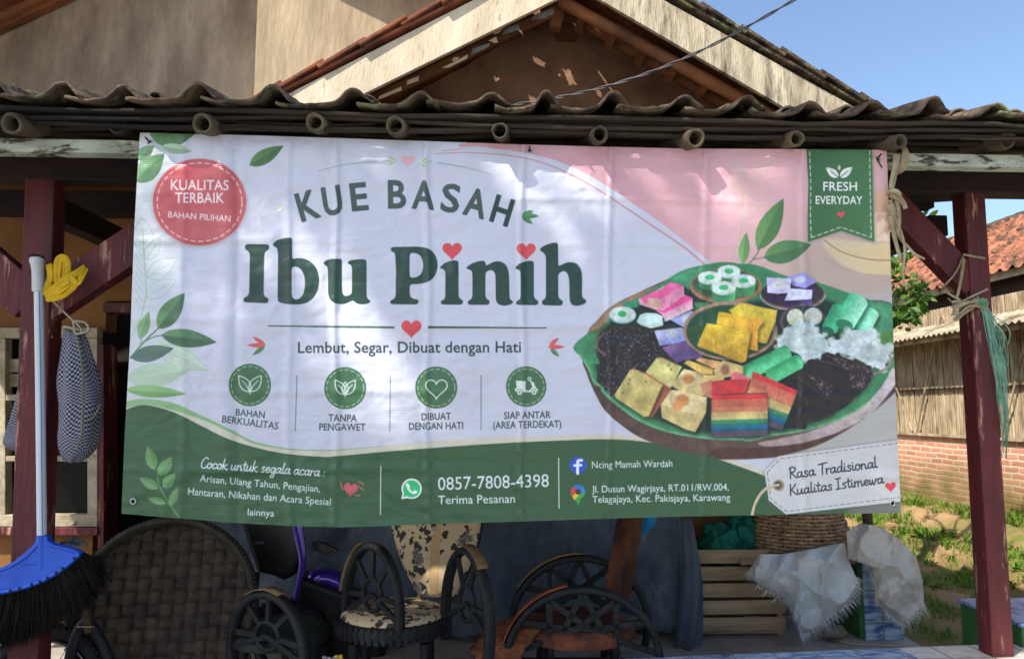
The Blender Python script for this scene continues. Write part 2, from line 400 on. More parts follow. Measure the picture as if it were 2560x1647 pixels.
    c1 = fr(0, 0, 2.75); c2 = fr(850, 0, 2.75); c3 = fr(1700, 0, 2.75)
    c4 = fr(0, 540, 2.75); c5 = fr(850, 540, 2.75); c6 = fr(1700, 540, 2.75)
    d1 = fr(0, 1087, 2.75); d2 = fr(850, 1087, 2.75); d3 = fr(1700, 1087, 2.75)
    c7 = fr(680, 330, 3.2765)
    z1 = fr(1440, 630, 5.5); z2 = fr(1840, 630, 5.5); z3 = fr(1440, 880, 5.5); z4 = fr(1840, 880, 5.5)
    WHITE = (201, 205, 221); DK = (34, 62, 52); GRN = (62, 104, 72); RED = (212, 78, 84)
    FULL = [(280, 310), (2280, 310), (2280, 1340), (280, 1340)]
    fill(FULL, WHITE)
    # soft pale-green shade at the left and pink field at the upper right
    fill([(290, 320), (420, 320), (420, 560), (380, 900), (480, 1000), (290, 1010)], (214, 226, 216), .45, blur=40)
    pk = smooth([(1148, 366), (1210, 368), (1323, 385), (1395, 404), (1468, 436), (1523, 469), (1577, 505), (1650, 556), (1710, 602), (1790, 668)], 6)
    fill(np.concatenate([pk, [(2280, 900), (2280, 310), (1172, 310), (1165, 362)]]), (204, 158, 168), grad=(1500, 350, 1900, 640, (226, 178, 184)))
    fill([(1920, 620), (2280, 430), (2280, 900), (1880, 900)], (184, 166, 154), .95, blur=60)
    fill(ell(1850, 560, 95, 75), (246, 196, 200), .7, blur=26)  # paler blur puts the sunlit patch of the pink field into the print
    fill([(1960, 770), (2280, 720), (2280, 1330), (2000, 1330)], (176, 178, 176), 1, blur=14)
    stroke([(1090, 385), (1177, 382), (1304, 394), (1395, 422), (1486, 469), (1559, 516), (1624, 560), (1710, 618), (1760, 660)], 2.4, (196, 146, 154), w2=5)
    stroke(c2((700, 1040), (780, 1030), (832, 1024)), 2, (196, 140, 148)); stroke(c2((830, 1003), (1000, 992), (1200, 1000)), 8, (214, 160, 170))
    # steamer in the pink field
    fill(c6((970, 150), (1340, 185), (1440, 175), (1452, 410), (1250, 400), (1100, 330), (1000, 230)), (206, 192, 160), grad=(2090, 600, 2230, 640, (222, 200, 150)), blur=3, noise=2)
    stroke(c6((990, 165), (1120, 250), (1300, 298), (1450, 305)), 3, (150, 122, 88), .9)
    stroke(c6((1010, 300), (1150, 370), (1300, 405), (1450, 412)), 2, (150, 132, 100), .5)
    fill([(2186, 530), (2240, 530), (2240, 604), (2186, 604)], (232, 204, 178), blur=2)
    for k in range(26):
        fill(ell(2190 + arng.random() * 40, 540 + arng.random() * 56, 5 + arng.random() * 4), (238, 214, 190) if k % 2 else (206, 166, 140), .7, blur=1)
    fill([(2186, 478), (2232, 478), (2232, 532), (2186, 532)], (206, 170, 140), blur=3)
    # green band with its two-tone edge
    band = smooth([(280, 1040), (316, 1023), (364, 1012), (436, 1031), (509, 1067), (582, 1101), (691, 1130), (800, 1141), (850, 1139), (995, 1126), (1213, 1110), (1395, 1101), (1541, 1098), (1650, 1109), (1710, 1121), (1809, 1152), (1911, 1189), (1990, 1225), (2150, 1275)], 6)
    edge = smooth([(280, 1018), (316, 1003), (364, 997), (436, 1008), (509, 1041), (582, 1075), (636, 1103), (727, 1121), (818, 1124), (850, 1123), (995, 1111), (1159, 1096), (1395, 1089), (1541, 1086), (1650, 1097), (1700, 1107), (1809, 1139), (1911, 1176), (2000, 1212), (2150, 1262)], 6)
    fill(np.concatenate([edge, [(2150, 1340), (280, 1340)]]), (206, 203, 186))
    lo = smooth([(280, 1040), (316, 1020), (364, 1011), (420, 1022), (509, 1050), (582, 1084), (636, 1109), (727, 1124), (818, 1127), (860, 1125)], 6)
    fill(np.concatenate([edge[:61], lo[::-1]]), (138, 180, 128))
    fill(np.concatenate([band, [(2150, 1340), (280, 1340)]]), (52, 94, 62), grad=(500, 1150, 1500, 1250, (48, 90, 58)))
    fill(d3((1150, 420), (1540, 380), (1540, 620), (1150, 620)), (106, 114, 108), blur=8)
    # foliage at the left
    def lv(f, b, t, w, *a, **k): leaf(f(b)[0], f(t)[0], w / 2.75, *a, **k)
    lv(c1, (1030, 925), (1360, 900), 200, (92, 138, 92)); lv(c1, (1110, 1010), (1322, 1042), 70, (150, 178, 152), vein=(110, 150, 110))
    lv(c1, (930, 1250), (1130, 1058), 150, (96, 142, 96), (132, 172, 128), vein=(70, 115, 75)); lv(c1, (940, 1100), (1060, 1000), 90, (110, 150, 115))
    lv(c1, (1715, 1137), (1950, 1003), 100, (70, 116, 62), (88, 138, 72), vein=(50, 92, 48))
    LN = (150, 186, 156)
    for q in ([(985, 230), (1000, 420), (1000, 560), (960, 720), (905, 830)], [(985, 120), (988, 240)]): stroke(c4(*q), 2, LN)
    for b, t, w in [((985, 235), (978, 15), 140), ((1005, 300), (1100, 150), 90), ((1010, 425), (1218, 290), 120), ((1005, 555), (1212, 437), 110)]:
        leaf_line(c4(b)[0], c4(t)[0], w / 2.75, LN)
    for y in range(140, 600, 60): stroke(c4((985, y + 90), (950, y + 40), (930, y)), 1.2, LN, .8)
    lv(c4, (1060, 870), (1432, 1062), 150, (206, 222, 206), (192, 212, 192)); leaf_line(c4((1080, 900))[0], c4((1430, 1060))[0], 130 / 2.75, LN)
    lv(c4, (870, 1120), (1300, 1060), 170, (188, 212, 188), (178, 206, 180)); lv(c4, (860, 1190), (1282, 1222), 85, (128, 176, 112), (146, 190, 124))
    stroke(c4((895, 975), (1000, 855), (1085, 775)), 3.4, (80, 122, 96)); stroke(c4((985, 865), (1060, 830), (1120, 820)), 2.6, (80, 122, 96)); stroke(c4((965, 880), (975, 845)), 2, (110, 150, 110))
    lv(c4, (1085, 775), (1270, 528), 140, (76, 118, 82), (112, 158, 98), vein=(60, 100, 66)); lv(c4, (1108, 818), (1492, 868), 125, (70, 112, 84), (104, 146, 98), vein=(56, 96, 70))
    lv(c4, (960, 845), (1025, 655), 80, (126, 172, 122), (144, 186, 136), vein=(96, 140, 96)); lv(c4, (900, 975), (1197, 908), 110, (92, 122, 112), (84, 116, 100), vein=(64, 98, 82))
    SP = (112, 160, 104)
    stroke(d1((1232, 565), (1150, 450), (1090, 330), (1085, 225)), 2.6, SP)
    for b, t, w in [((1062, 238), (1013, 78), 80), ((1098, 278), (1182, 148), 85), ((1088, 368), (958, 292), 70), ((1123, 362), (1206, 262), 75), ((1142, 468), (1013, 433), 52), ((1168, 488), (1224, 358), 58)]:
        lv(d1, b, t, w, (98, 148, 92), (118, 166, 104), vein=(130, 176, 120))
    # foliage at the right
    GL = (176, 200, 150)
    stroke([(1853, 371), (1857, 470), (1855, 560), (1846, 600), (1830, 655)], 2, GL, .8)
    for b, t, w in [((1857, 440), (1935, 402), 40), ((1856, 500), (1930, 462), 42), ((1855, 540), (1925, 515), 30), ((1853, 430), (1815, 395), 26), ((1855, 480), (1820, 440), 26)]: leaf_line(b, t, w, GL, 1.3, .7)
    stroke(c6((470, 332), (520, 275), (548, 225)), 2.6, (88, 120, 84)); stroke(c6((500, 300), (590, 282)), 2.2, (88, 120, 84))
    leaf((1894, 624), (1959, 496), 54, (84, 132, 76), (118, 164, 96), vein=(66, 110, 62)); leaf((1909, 644), (2029, 611), 56, (76, 122, 80), (104, 146, 90), vein=(58, 100, 66)); leaf((1856, 660), (1866, 580), 28, (118, 164, 100), vein=(90, 140, 84))
    # round badge
    fill(ell(499, 510, 120, 110), (150, 110, 110), .35, blur=5)
    fill(ell(499, 505.5, 117, 108.5, 90), (198, 88, 94), grad=(420, 420, 580, 600, (192, 94, 98)))
    dashed(ell(499, 505.5, 106, 98, 120), 2.4, (240, 214, 214), 11, 8, closed=True)
    text('KUALITAS', (427, 474.5), (571.6, 475.5), 24.5, (240, 226, 230), .02); text('TERBAIK', (437.5, 507), (560, 507.5), 25, (240, 226, 230), .02)
    text('BAHAN PILIHAN', (420, 543.6), (575.6, 554.5), 15, (240, 226, 230), .012)
    # heading arc
    stroke(c7((375, 324), (600, 268), (855, 242)), 1.2, (140, 150, 140), w2=2.4); stroke(c7((1365, 255), (1600, 295), (1800, 352)), 2.4, (140, 150, 140), w2=1)
    heart(1020, 401, 36, 30, (226, 180, 186))
    for b, t in [((1018, 248), (910, 240)), ((1018, 248), (948, 200)), ((1018, 248), (948, 280)), ((1208, 248), (1312, 242)), ((1208, 248), (1282, 202)), ((1208, 248), (1275, 290))]:
        leaf(c7(b)[0], c7(t)[0], 8, (176, 194, 172))
    def letter(ch, bl, br, tl, col=(62, 82, 76)):  # default colour greyed for sky sheen; only the last letter keeps plain green
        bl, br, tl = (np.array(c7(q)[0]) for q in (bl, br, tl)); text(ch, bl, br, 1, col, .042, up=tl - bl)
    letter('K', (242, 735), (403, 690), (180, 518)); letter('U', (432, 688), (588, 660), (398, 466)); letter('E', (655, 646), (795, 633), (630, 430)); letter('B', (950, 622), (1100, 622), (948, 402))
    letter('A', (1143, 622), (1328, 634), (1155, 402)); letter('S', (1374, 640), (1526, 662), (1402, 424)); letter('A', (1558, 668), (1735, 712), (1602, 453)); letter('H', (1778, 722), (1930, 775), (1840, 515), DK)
    for b, t in [((2048, 685), (2140, 645)), ((2048, 685), (2190, 690)), ((2048, 685), (2135, 755))]: leaf(c7(b)[0], c7(t)[0], 13, (72, 124, 72), (92, 146, 86))
    for b, t in [((80, 620), (20, 600)), ((80, 620), (10, 650))]: leaf(c7(b)[0], c7(t)[0], 9, (206, 214, 200))
    # the name in a heavy soft serif
    I_ = c4((1687, 193), (1853, 195), (1849, 232), (1826, 243), (1817, 265), (1812, 535), (1822, 556), (1848, 566), (1843, 600), (1672, 592), (1675, 562), (1702, 552), (1713, 530), (1718, 270), (1710, 243), (1681, 228))
    b_ = c4((1875, 192), (1905, 165), (1960, 151), (2000, 148), (2009, 158), (2008, 300), (2040, 289), (2090, 292), (2140, 315), (2180, 365), (2196, 430), (2189, 500), (2160, 560), (2110, 598), (2050, 609), (1980, 606), (1908, 592), (1912, 260), (1905, 218), (1879, 206))
    bc = c4((2005, 352), (2040, 345), (2075, 370), (2095, 420), (2098, 480), (2085, 540), (2055, 573), (2020, 573), (2005, 550))
    u_ = c7((424, 1062), (470, 1042), (530, 1038), (568, 1041), (573, 1055), (573, 1290), (578, 1325), (595, 1345), (625, 1342), (655, 1325), (656, 1110), (645, 1086), (620, 1080), (625, 1056), (680, 1045), (740, 1042), (768, 1046), (774, 1060), (775, 1345), (785, 1370), (806, 1378), (803, 1396), (770, 1410), (720, 1412), (682, 1397), (665, 1375), (620, 1400), (575, 1412), (520, 1405), (480, 1380), (460, 1335), (458, 1120), (449, 1097), (425, 1086))
    P_ = c7((977, 942), (1200, 939), (1270, 950), (1320, 980), (1350, 1035), (1359, 1095), (1350, 1150), (1320, 1200), (1270, 1232), (1200, 1246), (1127, 1246), (1128, 1335), (1140, 1358), (1170, 1369), (1202, 1374), (1195, 1413), (968, 1410), (970, 1379), (1000, 1368), (1013, 1345), (1016, 1130), (1010, 1010), (1001, 987), (971, 974))
    Pc = c7((1127, 990), (1180, 991), (1215, 1010), (1235, 1050), (1240, 1100), (1230, 1150), (1205, 1180), (1170, 1193), (1127, 1192))
    i_ = [(1377, 1105), (1410, 1075), (1460, 1056), (1500, 1051), (1522, 1056), (1528, 1070), (1528, 1340), (1538, 1365), (1567, 1381), (1560, 1415), (1385, 1413), (1382, 1383), (1410, 1372), (1420, 1345), (1420, 1150), (1411, 1127), (1378, 1118)]
    n_ = c7((1592, 1110), (1630, 1080), (1690, 1058), (1730, 1054), (1748, 1062), (1752, 1100), (1800, 1068), (1850, 1056), (1900, 1070), (1930, 1110), (1942, 1170), (1945, 1350), (1955, 1376), (1976, 1386), (1968, 1406), (1930, 1420), (1880, 1422), (1845, 1405), (1832, 1370), (1832, 1180), (1822, 1145), (1798, 1128), (1765, 1138), (1748, 1155), (1748, 1345), (1760, 1370), (1785, 1383), (1778, 1416), (1605, 1415), (1602, 1383), (1630, 1372), (1642, 1345), (1642, 1160), (1634, 1132), (1594, 1120))
    h_ = c5((1375, 226), (1400, 205), (1450, 187), (1488, 183), (1499, 192), (1500, 350), (1540, 325), (1590, 315), (1635, 330), (1660, 375), (1665, 430), (1663, 540), (1668, 565), (1695, 578), (1688, 601), (1650, 615), (1610, 618), (1585, 600), (1578, 570), (1576, 440), (1568, 400), (1545, 376), (1515, 385), (1500, 405), (1500, 550), (1510, 570), (1533, 583), (1528, 616), (1390, 613), (1388, 582), (1408, 572), (1416, 550), (1416, 290), (1409, 258), (1378, 241))
    IDK = (36, 66, 56)
    def round_off(p, cut=4.5):
        p = np.asarray(p, float)
        for it in range(3):
            out = []
            for i in range(len(p)):
                a, b = p[i], p[(i + 1) % len(p)]; L = max(np.hypot(*(b - a)), 1e-6); k = min(.25, cut / L)
                out += [a + (b - a) * k, b - (b - a) * k]
            p = np.array(out)
        return p
    for p in ([I_], [b_, bc], [u_], [P_, Pc], [c7(*i_)], [n_], [c7(*[(x + 617, y + 3) for x, y in i_])], [h_]): fill([round_off(q) for q in p], IDK)
    heart(1130.5, 624.5, 49, 44, RED); heart(1315.5, 625.5, 48, 44, RED); heart(1028.5, 818.5, 51, 46, RED)
    fill([(669, 813), (986, 816), (986, 821), (669, 816)], (60, 96, 76)); fill([(1070, 815), (1366, 818.5), (1366, 821), (1070, 820.5)], (50, 80, 66))
    text('Lembut, Segar, Dibuat dengan Hati', (745, 882), (1302.5, 880.5), 27, (44, 62, 58), .02)
    for f, L in ((c4, [((1825, 890), (1738, 828), 1), ((1825, 893), (1695, 886), 1), ((1822, 895), (1736, 957), 0)]), (c5, [((1440, 890), (1506, 836), 1), ((1430, 900), (1546, 898), 1), ((1448, 912), (1507, 966), 0)])):
        for b, t, r in L: leaf(f(b)[0], f(t)[0], 11, (214, 92, 98) if r else (84, 128, 84), (222, 104, 108) if r else (94, 138, 90))
    # four round icons
    IC = (214, 228, 220)
    for cx, cy, r in ((624.7, 962, 53), (863, 970, 52.5), (1090.7, 968.5, 52.5), (1315.5, 966, 50.5)):
        fill(ell(cx, cy, r), (66, 110, 76)); dashed(ell(cx, cy, r * .88, n=100), 2, (176, 206, 176), 9, 6.5, closed=True)
    def twoleaf(cx, cy, s):
        for sg in (-1, 1):
            leaf_line((cx, cy + 17 * s), (cx + sg * 28 * s, cy - 22 * s), 25 * s, IC, 2.6, veins=False)
            stroke([(cx, cy + 20 * s), (cx + sg * 9 * s, cy + 2 * s), (cx + sg * 20 * s, cy - 10 * s)], 2, IC)
        stroke([(cx, cy + 24 * s), (cx, cy + 14 * s)], 2.4, IC)
    twoleaf(625, 961, 1.0)
    twoleaf(863, 970, .9); leaf_line((863, 986), (863, 954), 16, IC, 2.2, veins=False)
    hp = heart(1091, 968, 54, 48, None); stroke(np.concatenate([hp, hp[:1]]), 3, IC, sm=False)
    wx = fr(850, 540, 2.75)
    fill(wx((1208, 1130), (1278, 1135), (1276, 1195), (1300, 1200), (1322, 1175), (1312, 1142), (1330, 1138), (1345, 1175), (1362, 1192), (1358, 1212), (1205, 1208), (1203, 1185), (1215, 1180)), IC)
    for x, y in ((1235, 1210), (1335, 1210)):
        fill(ell(*wx((x, y))[0], 8), (66, 110, 76)); fill(ell(*wx((x, y))[0], 6.5), IC); fill(ell(*wx((x, y))[0], 2.6), (66, 110, 76))
    stroke(wx((1316, 1142), (1303, 1122)), 3, IC); fill(ell(*wx((1302, 1118))[0], 5), IC); fill(ell(*wx((1302, 1118))[0], 2.4), (66, 110, 76))
    TX = (52, 66, 66)
    for s, a, b, h in (('BAHAN', (589, 1038), (661, 1045), 16.5), ('BERKUALITAS', (554.5, 1055), (695, 1073), 17), ('TANPA', (821, 1052), (892, 1053.5), 17), ('PENGAWET', (798, 1075), (913.6, 1076), 17),
                       ('DIBUAT', (1054, 1050), (1127.5, 1048), 17), ('DENGAN HATI', (1022.7, 1074), (1158, 1071.6), 17), ('SIAP ANTAR', (1260, 1047), (1376.5, 1044.5), 17), ('(AREA TERDEKAT)', (1233, 1071), (1403.5, 1067.5), 17)):
        text(s, a, b, h, TX, .018)
    for a, b in (((742.5, 940), (738, 1077.5)), ((976, 940), (974.4, 1077.5)), ((1202.7, 939), (1202.7, 1074))): dashed([a, b], 2.4, (92, 112, 106), 4, 3)
    # the band's lettering
    PW = (226, 234, 238)
    hand('Cocok untuk segala acara :', (500, 1169), (812, 1191), 27, PW, 2.7)
    for s, a, b, h in (('Arisan, Ulang Tahun, Pengajian,', (499, 1203), (800, 1229.5), 17), ('Hantaran, Nikahan dan Acara Spesial', (470, 1236), (826, 1262.5), 17.5), ('lainnya', (619, 1287), (685, 1291), 17),
                       ('0857-7808-4398', (1095.5, 1224.5), (1372.5, 1216), 31.5), ('Terima Pesanan', (1095.5, 1259.7), (1287.5, 1256), 21), ('Ncing Mamah Wardah', (1480, 1170), (1681, 1166), 17),
                       ('Jl. Dusun Wagirjaya, RT.011/RW.004,', (1480, 1230.6), (1822, 1225), 17), ('Telagajaya, Kec. Pakisjaya, Karawang', (1481, 1256), (1825.5, 1250.6), 17)):
        text(s, a, b, h, PW, .003)
    heart(877, 1221, 35, 36, (206, 92, 104), .12)
    for q in (((852, 1205), (853, 1214), (857, 1222)), ((895, 1204), (905, 1207), (908, 1213)), ((897, 1214), (903, 1220), (908, 1222)), ((888, 1236), (896, 1239), (899, 1236))): stroke(q, 3, (190, 110, 110))
    stroke([(952, 1165), (951, 1285)], 3, (190, 206, 196)); stroke([(1396.5, 1145), (1397.6, 1269)], 3, (200, 214, 206))
    fill(np.concatenate([ell(1029, 1221, 25.5)]), (240, 244, 244)); fill([(1003, 1247), (1008, 1225), (1026, 1244)], (240, 244, 244))
    fill(ell(1029, 1221, 21.5), (48, 192, 116)); fill([(1008.5, 1241.5), (1011, 1228), (1022, 1238)], (48, 192, 116))
    stroke([(1019, 1212), (1021, 1221), (1028, 1229), (1038, 1231)], 5, (242, 246, 244)); stroke([(1018, 1211), (1021, 1216)], 8, (242, 246, 244)); stroke([(1034, 1231), (1039, 1229)], 8, (242, 246, 244))
    fill(ell(1445, 1162, 21.5), (36, 84, 190)); stroke([(1444, 1183), (1444, 1158), (1446, 1151), (1454, 1150)], 7, (240, 242, 246)); stroke([(1436, 1163), (1453, 1162)], 6, (240, 242, 246))
    pin = np.concatenate([ell(1445, 1229, 18, n=80, rot=np.pi / 2 + .55)[:69], [(1446, 1263)]])
    fill(pin, (46, 168, 90))
    def wedge(a0, a1, col):
        t = np.radians(np.linspace(a0, a1, 12)); fill(np.concatenate([[(1445, 1229)], np.stack([1445 + 18 * np.cos(t), 1229 + 18 * np.sin(t)], 1)]), col)
    wedge(-70, 10, (44, 128, 224)); wedge(-140, -60, (44, 112, 214)); wedge(150, 225, (222, 66, 56)); fill([(1430, 1240), (1445, 1228), (1449, 1236), (1436, 1250)], (244, 190, 56))
    fill(ell(1445.5, 1229, 7), (74, 44, 40))
    # swallow-tail ribbon
    fill([(2014, 372), (2023, 470), (2019, 540), (2018, 609), (2103, 581), (2189, 609), (2186, 372)], (90, 90, 80), .35, blur=3)
    fill([(2016, 370), (2021, 460), (2019, 540), (2020, 605), (2103, 577), (2186, 605), (2183, 500), (2180, 370)], (60, 104, 64), grad=(2016, 400, 2186, 420, (72, 118, 72)))
    dashed([(2024, 380), (2027, 460), (2026, 540), (2028, 594)], 2.4, (196, 220, 200), 10, 7); dashed([(2028, 594), (2102, 568), (2178, 594)], 2.4, (196, 220, 200), 10, 7); dashed([(2174, 378), (2176, 500), (2178, 594)], 2.4, (196, 220, 200), 10, 7)
    for b, t in (((2096, 444), (2065, 419)), ((2100, 444), (2131, 418))):
        leaf(b, t, 20, (236, 240, 238), (236, 240, 238)); stroke([b, (b[0] * .4 + t[0] * .6, b[1] * .4 + t[1] * .6)], 2, (60, 104, 64))
    leaf((2098, 426), (2098, 412), 7, (226, 206, 200), (226, 206, 200))
    text('FRESH', (2058, 477), (2142.5, 477), 21.5, (240, 240, 240), .024); text('EVERYDAY', (2039, 510), (2156, 510.5), 19.5, (240, 240, 240), .022); heart(2102, 536, 20, 18, RED)
    # ---- the tray of cakes
    plate = z3((90, 100), (140, 270), (200, 430), (290, 620), (400, 800), (620, 1000), (900, 1180), (1300, 1330), (1750, 1420)) + z4((0, 1470), (300, 1462), (600, 1430), (1200, 1240), (1600, 1020), (1800, 870), (2050, 600), (2200, 430), (2260, 400), (2200, -600))
    plate += z2((1600, 640), (700, 380)) + z1((2000, 160), (1450, 300), (850, 560), (500, 740), (300, 930), (160, 1110))
    fill(smooth(plate, 5, True), (84, 64, 58), grad=(1500, 900, 2100, 1080, (96, 78, 72)), noise=3)
    fill(smooth(z4((300, 1250), (600, 1190), (1000, 1090), (1400, 930), (1750, 700), (2000, 430), (2140, 230), (2260, 200), (2230, 420), (1900, 800), (1500, 1060), (1000, 1230), (500, 1300)), 5, True), (168, 152, 150), grad=(1950, 1110, 2200, 950, (196, 186, 188)), blur=1)
    fill(smooth(z4((-300, 1320), (200, 1320), (600, 1290), (1000, 1230), (1500, 1060), (1900, 800), (2240, 400), (2300, 420), (2180, 560), (1800, 880), (1200, 1245), (600, 1425), (0, 1470), (-300, 1460)), 5, True), (78, 52, 46), blur=1, noise=2)
    fill(z1((160, 1110), (300, 930), (500, 740), (850, 560), (1130, 450), (1000, 560), (560, 800), (330, 1050)), (150, 122, 92), noise=4)
    lf = z1((-36, 1300), (160, 1120), (330, 1060)) + z1((560, 800), (900, 600), (1130, 460), (1450, 262), (1750, 180), (2000, 140), (2200, 150)) + z2((0, 160), (280, 180), (700, 330), (1100, 410), (1600, 580), (1900, 680), (2190, 790)) + z4((2200, 150), (2130, 230), (2050, 400), (1800, 700), (1500, 880), (1000, 1060), (500, 1140), (200, 1210)) + z3((2300, 1195), (1850, 1185), (1300, 1095), (900, 945), (600, 745), (385, 560), (350, 470), (250, 410), (170, 210), (60, 60))
    fill(smooth(lf, 4, True), (62, 134, 88), noise=4)
    fill(z1((300, 1120), (560, 900), (1000, 640), (1500, 480), (2300, 700)) + z2((100, 700), (900, 560), (1400, 700), (1300, 1000)) + z4((1900, 330), (1700, 600), (1300, 900), (800, 1060), (400, 1110)) + z3((2200, 1150), (1600, 1100), (1000, 900), (560, 640), (330, 420), (260, 220)), (28, 46, 40), 1, blur=5)
    fill(z1((1280, 360), (1560, 240), (1800, 200), (1640, 360), (1560, 520), (1450, 420)), (76, 158, 112), blur=3); fill(z1((-30, 1300), (160, 1130), (320, 1060), (300, 1200), (260, 1330)), (74, 152, 104), grad=(1436, 866, 1490, 850, (58, 128, 84)))
    fill(z1((-20, 1310), (240, 1350), (340, 1540), (130, 1540)), (64, 146, 98), noise=3); fill(z2((1700, 650), (2180, 790), (2190, 1300), (1900, 1150), (1900, 850)), (72, 142, 104), noise=4); fill(z2((1750, 1200), (2100, 1080), (2190, 1200), (2190, 1400), (1950, 1280)), (86, 142, 66), blur=2)
    fill(z1((620, 690), (860, 660), (850, 760), (720, 770)), (56, 146, 108)); fill(z1((1620, 690), (1850, 690), (1780, 760), (1640, 800)), (66, 142, 96)); fill(z1((1600, 760), (1850, 740), (1950, 860), (1700, 960)), (52, 112, 76), noise=4)
    # leaf rim highlights
    stroke(z3((60, 40), (170, 210), (250, 410), (360, 480), (370, 540), (600, 745), (900, 945), (1300, 1095), (1850, 1183), (2300, 1195)), 6, (96, 170, 128)); stroke(z4((0, 1185), (200, 1210), (500, 1140), (1000, 1060), (1500, 880), (1800, 700)), 5, (104, 162, 116))
    def cake(poly, col, **k):
        p = np.asarray(poly, float); fill(p + (5, 7), (14, 22, 20), .55, blur=4); fill(poly, col, **k)
    # round cups on a wooden dish
    fill(ell(*z1((2060, 470))[0], 90, 44), (166, 118, 82)); fill(ell(*z1((2060, 450))[0], 84, 38), (96, 96, 74))
    fill(ell(*z1((2060, 440))[0], 80, 33), (50, 92, 62), noise=3)
    def cup(f, x, y, rx, ry, h):
        (cx, cy), = f((x, y)); rx /= 5.5; ry /= 5.5; h /= 5.5
        body = np.concatenate([ell(cx, cy, rx, ry, 40)[:21], ell(cx, cy + h, rx * .9, ry * .9, 40)[:21][::-1]])
        body = np.array([(cx - rx, cy), *[(cx + rx * .92 * np.cos(t), cy + h + ry * .8 * np.sin(t)) for t in np.linspace(np.pi, 0, 16)], (cx + rx, cy)])
        fill(body, (60, 128, 84), grad=(cx - rx * .2, cy, cx + rx, cy, (92, 206, 122)), noise=3)
        fill(np.concatenate([ell(cx, cy + 4, rx, ry)]), (188, 224, 206)); fill(ell(cx, cy, rx, ry), (222, 238, 232)); fill(ell(cx, cy + .5, rx * .4, ry * .42), (58, 196, 118))
    cup(z1, 2105, 262, 158, 82, 90); cup(z1, 1840, 345, 162, 82, 110); cup(z2, 105, 390, 165, 85, 160); cup(z1, 2030, 485, 168, 85, 160)
    # pink-and-white layered blocks
    cake(z1((860, 640), (1080, 540), (1300, 420), (1480, 455), (1490, 590), (1600, 630), (1610, 780), (1230, 960), (1180, 860), (1080, 790), (870, 720)), (226, 170, 188))
    fill(z1((870, 640), (1080, 535), (1160, 520), (1290, 415), (1480, 455), (1165, 650), (985, 625), (985, 720)), (232, 92, 158), grad=(1600, 740, 1700, 710, (226, 104, 164)))
    fill(z1((985, 625), (1165, 650), (1160, 790), (985, 740)), (216, 176, 160)); fill(z1((1165, 650), (1480, 460), (1490, 585), (1160, 790)), (232, 146, 184), noise=3)
    fill(z1((1060, 780), (1200, 800), (1480, 600), (1590, 630), (1560, 720), (1210, 850)), (238, 84, 160)); fill(z1((1190, 850), (1600, 650), (1610, 770), (1220, 960)), (228, 150, 186), grad=(1680, 770, 1690, 800, (222, 226, 220)))
    # pale round cakes at the left
    fill(ell(*z1((640, 870))[0], 34, 21), (140, 186, 166)); fill(ell(*z1((640, 855))[0], 33, 19), (206, 226, 222)); fill(ell(*z1((635, 850))[0], 11, 8), (52, 176, 96))
    cake(z1((830, 960), (880, 860), (960, 835), (1100, 840), (1190, 880), (1200, 1010), (1030, 1050), (900, 1010)), (196, 222, 218), noise=4)
    # blue-violet squares
    cake(z1((1290, 930), (1590, 805), (1770, 930), (1560, 1110), (1490, 1040)), (156, 168, 216), grad=(1690, 790, 1740, 820, (190, 200, 232))); fill(ell(*z1((1540, 920))[0], 17, 9), (206, 214, 224), blur=2)
    # dark sticky rice
    for q, sp in ((((290, 1180), (420, 1090), (600, 1040), (900, 1040), (1090, 1100), (1200, 1300), (1100, 1480), (800, 1560), (400, 1540), (280, 1340)), 0), (((330, 1500), (700, 1380), (1050, 1400), (1050, 1700), (760, 1900), (480, 1980), (280, 1760)), 0)):
        fill(z1(*q), (34, 32, 38), noise=7, speck=((150, 146, 158), .42))
    stroke(z1((380, 1120), (300, 1220), (300, 1330), (400, 1410)), 4.5, (128, 100, 84))
    # violet cakes
    cake(z1((1075, 1080), (1450, 1035), (1560, 1180), (1560, 1230), (1150, 1290)), (180, 190, 232), grad=(1650, 840, 1660, 862, (150, 160, 222))); fill(ell(*z1((1320, 1120))[0], 15, 10), (196, 206, 216), blur=2)
    cake(z1((1180, 1310), (1580, 1190), (1745, 1380), (1735, 1450), (1480, 1490), (1380, 1530)), (128, 98, 150), grad=(1660, 880, 1700, 905, (100, 78, 130)), noise=3)
    # violet squares on a glass dish
    fill(ell(*z2((780, 590))[0], 82, 38), (120, 100, 92)); fill(ell(*z2((775, 570))[0], 78, 34), (54, 46, 48)); stroke(ell(*z2((780, 590))[0], 81, 37)[:34], 2, (190, 180, 184))
    fill(z2((760, 440), (1080, 400), (1100, 480), (1060, 620), (780, 560)), (76, 44, 104)); cake(z2((690, 350), (930, 275), (1110, 410), (950, 500), (780, 460)), (150, 150, 216)); fill(ell(*z2((880, 380))[0], 15, 9), (196, 206, 226), blur=2)
    fill(z2((420, 560), (740, 540), (740, 690), (430, 680)), (58, 28, 74)); cake(z2((420, 345), (760, 370), (740, 560), (570, 575), (430, 560)), (206, 204, 240)); fill(ell(*z2((590, 440))[0], 17, 12), (232, 232, 240), blur=2)
    fill(z2((670, 640), (1050, 660), (1040, 740), (680, 760)), (64, 32, 92), grad=(1990, 760, 2025, 760, (120, 92, 190))); cake(z2((740, 500), (1050, 520), (1040, 650), (840, 660), (665, 670)), (208, 210, 240)); fill(ell(*z2((850, 560))[0], 14, 8), (186, 200, 216), blur=2)
    # yellow pressed cakes
    fill(ell(*z2((-80, 1080))[0], 118, 74), (166, 134, 116)); fill(ell(*z2((-90, 1090))[0], 108, 66), (40, 82, 56), noise=4)
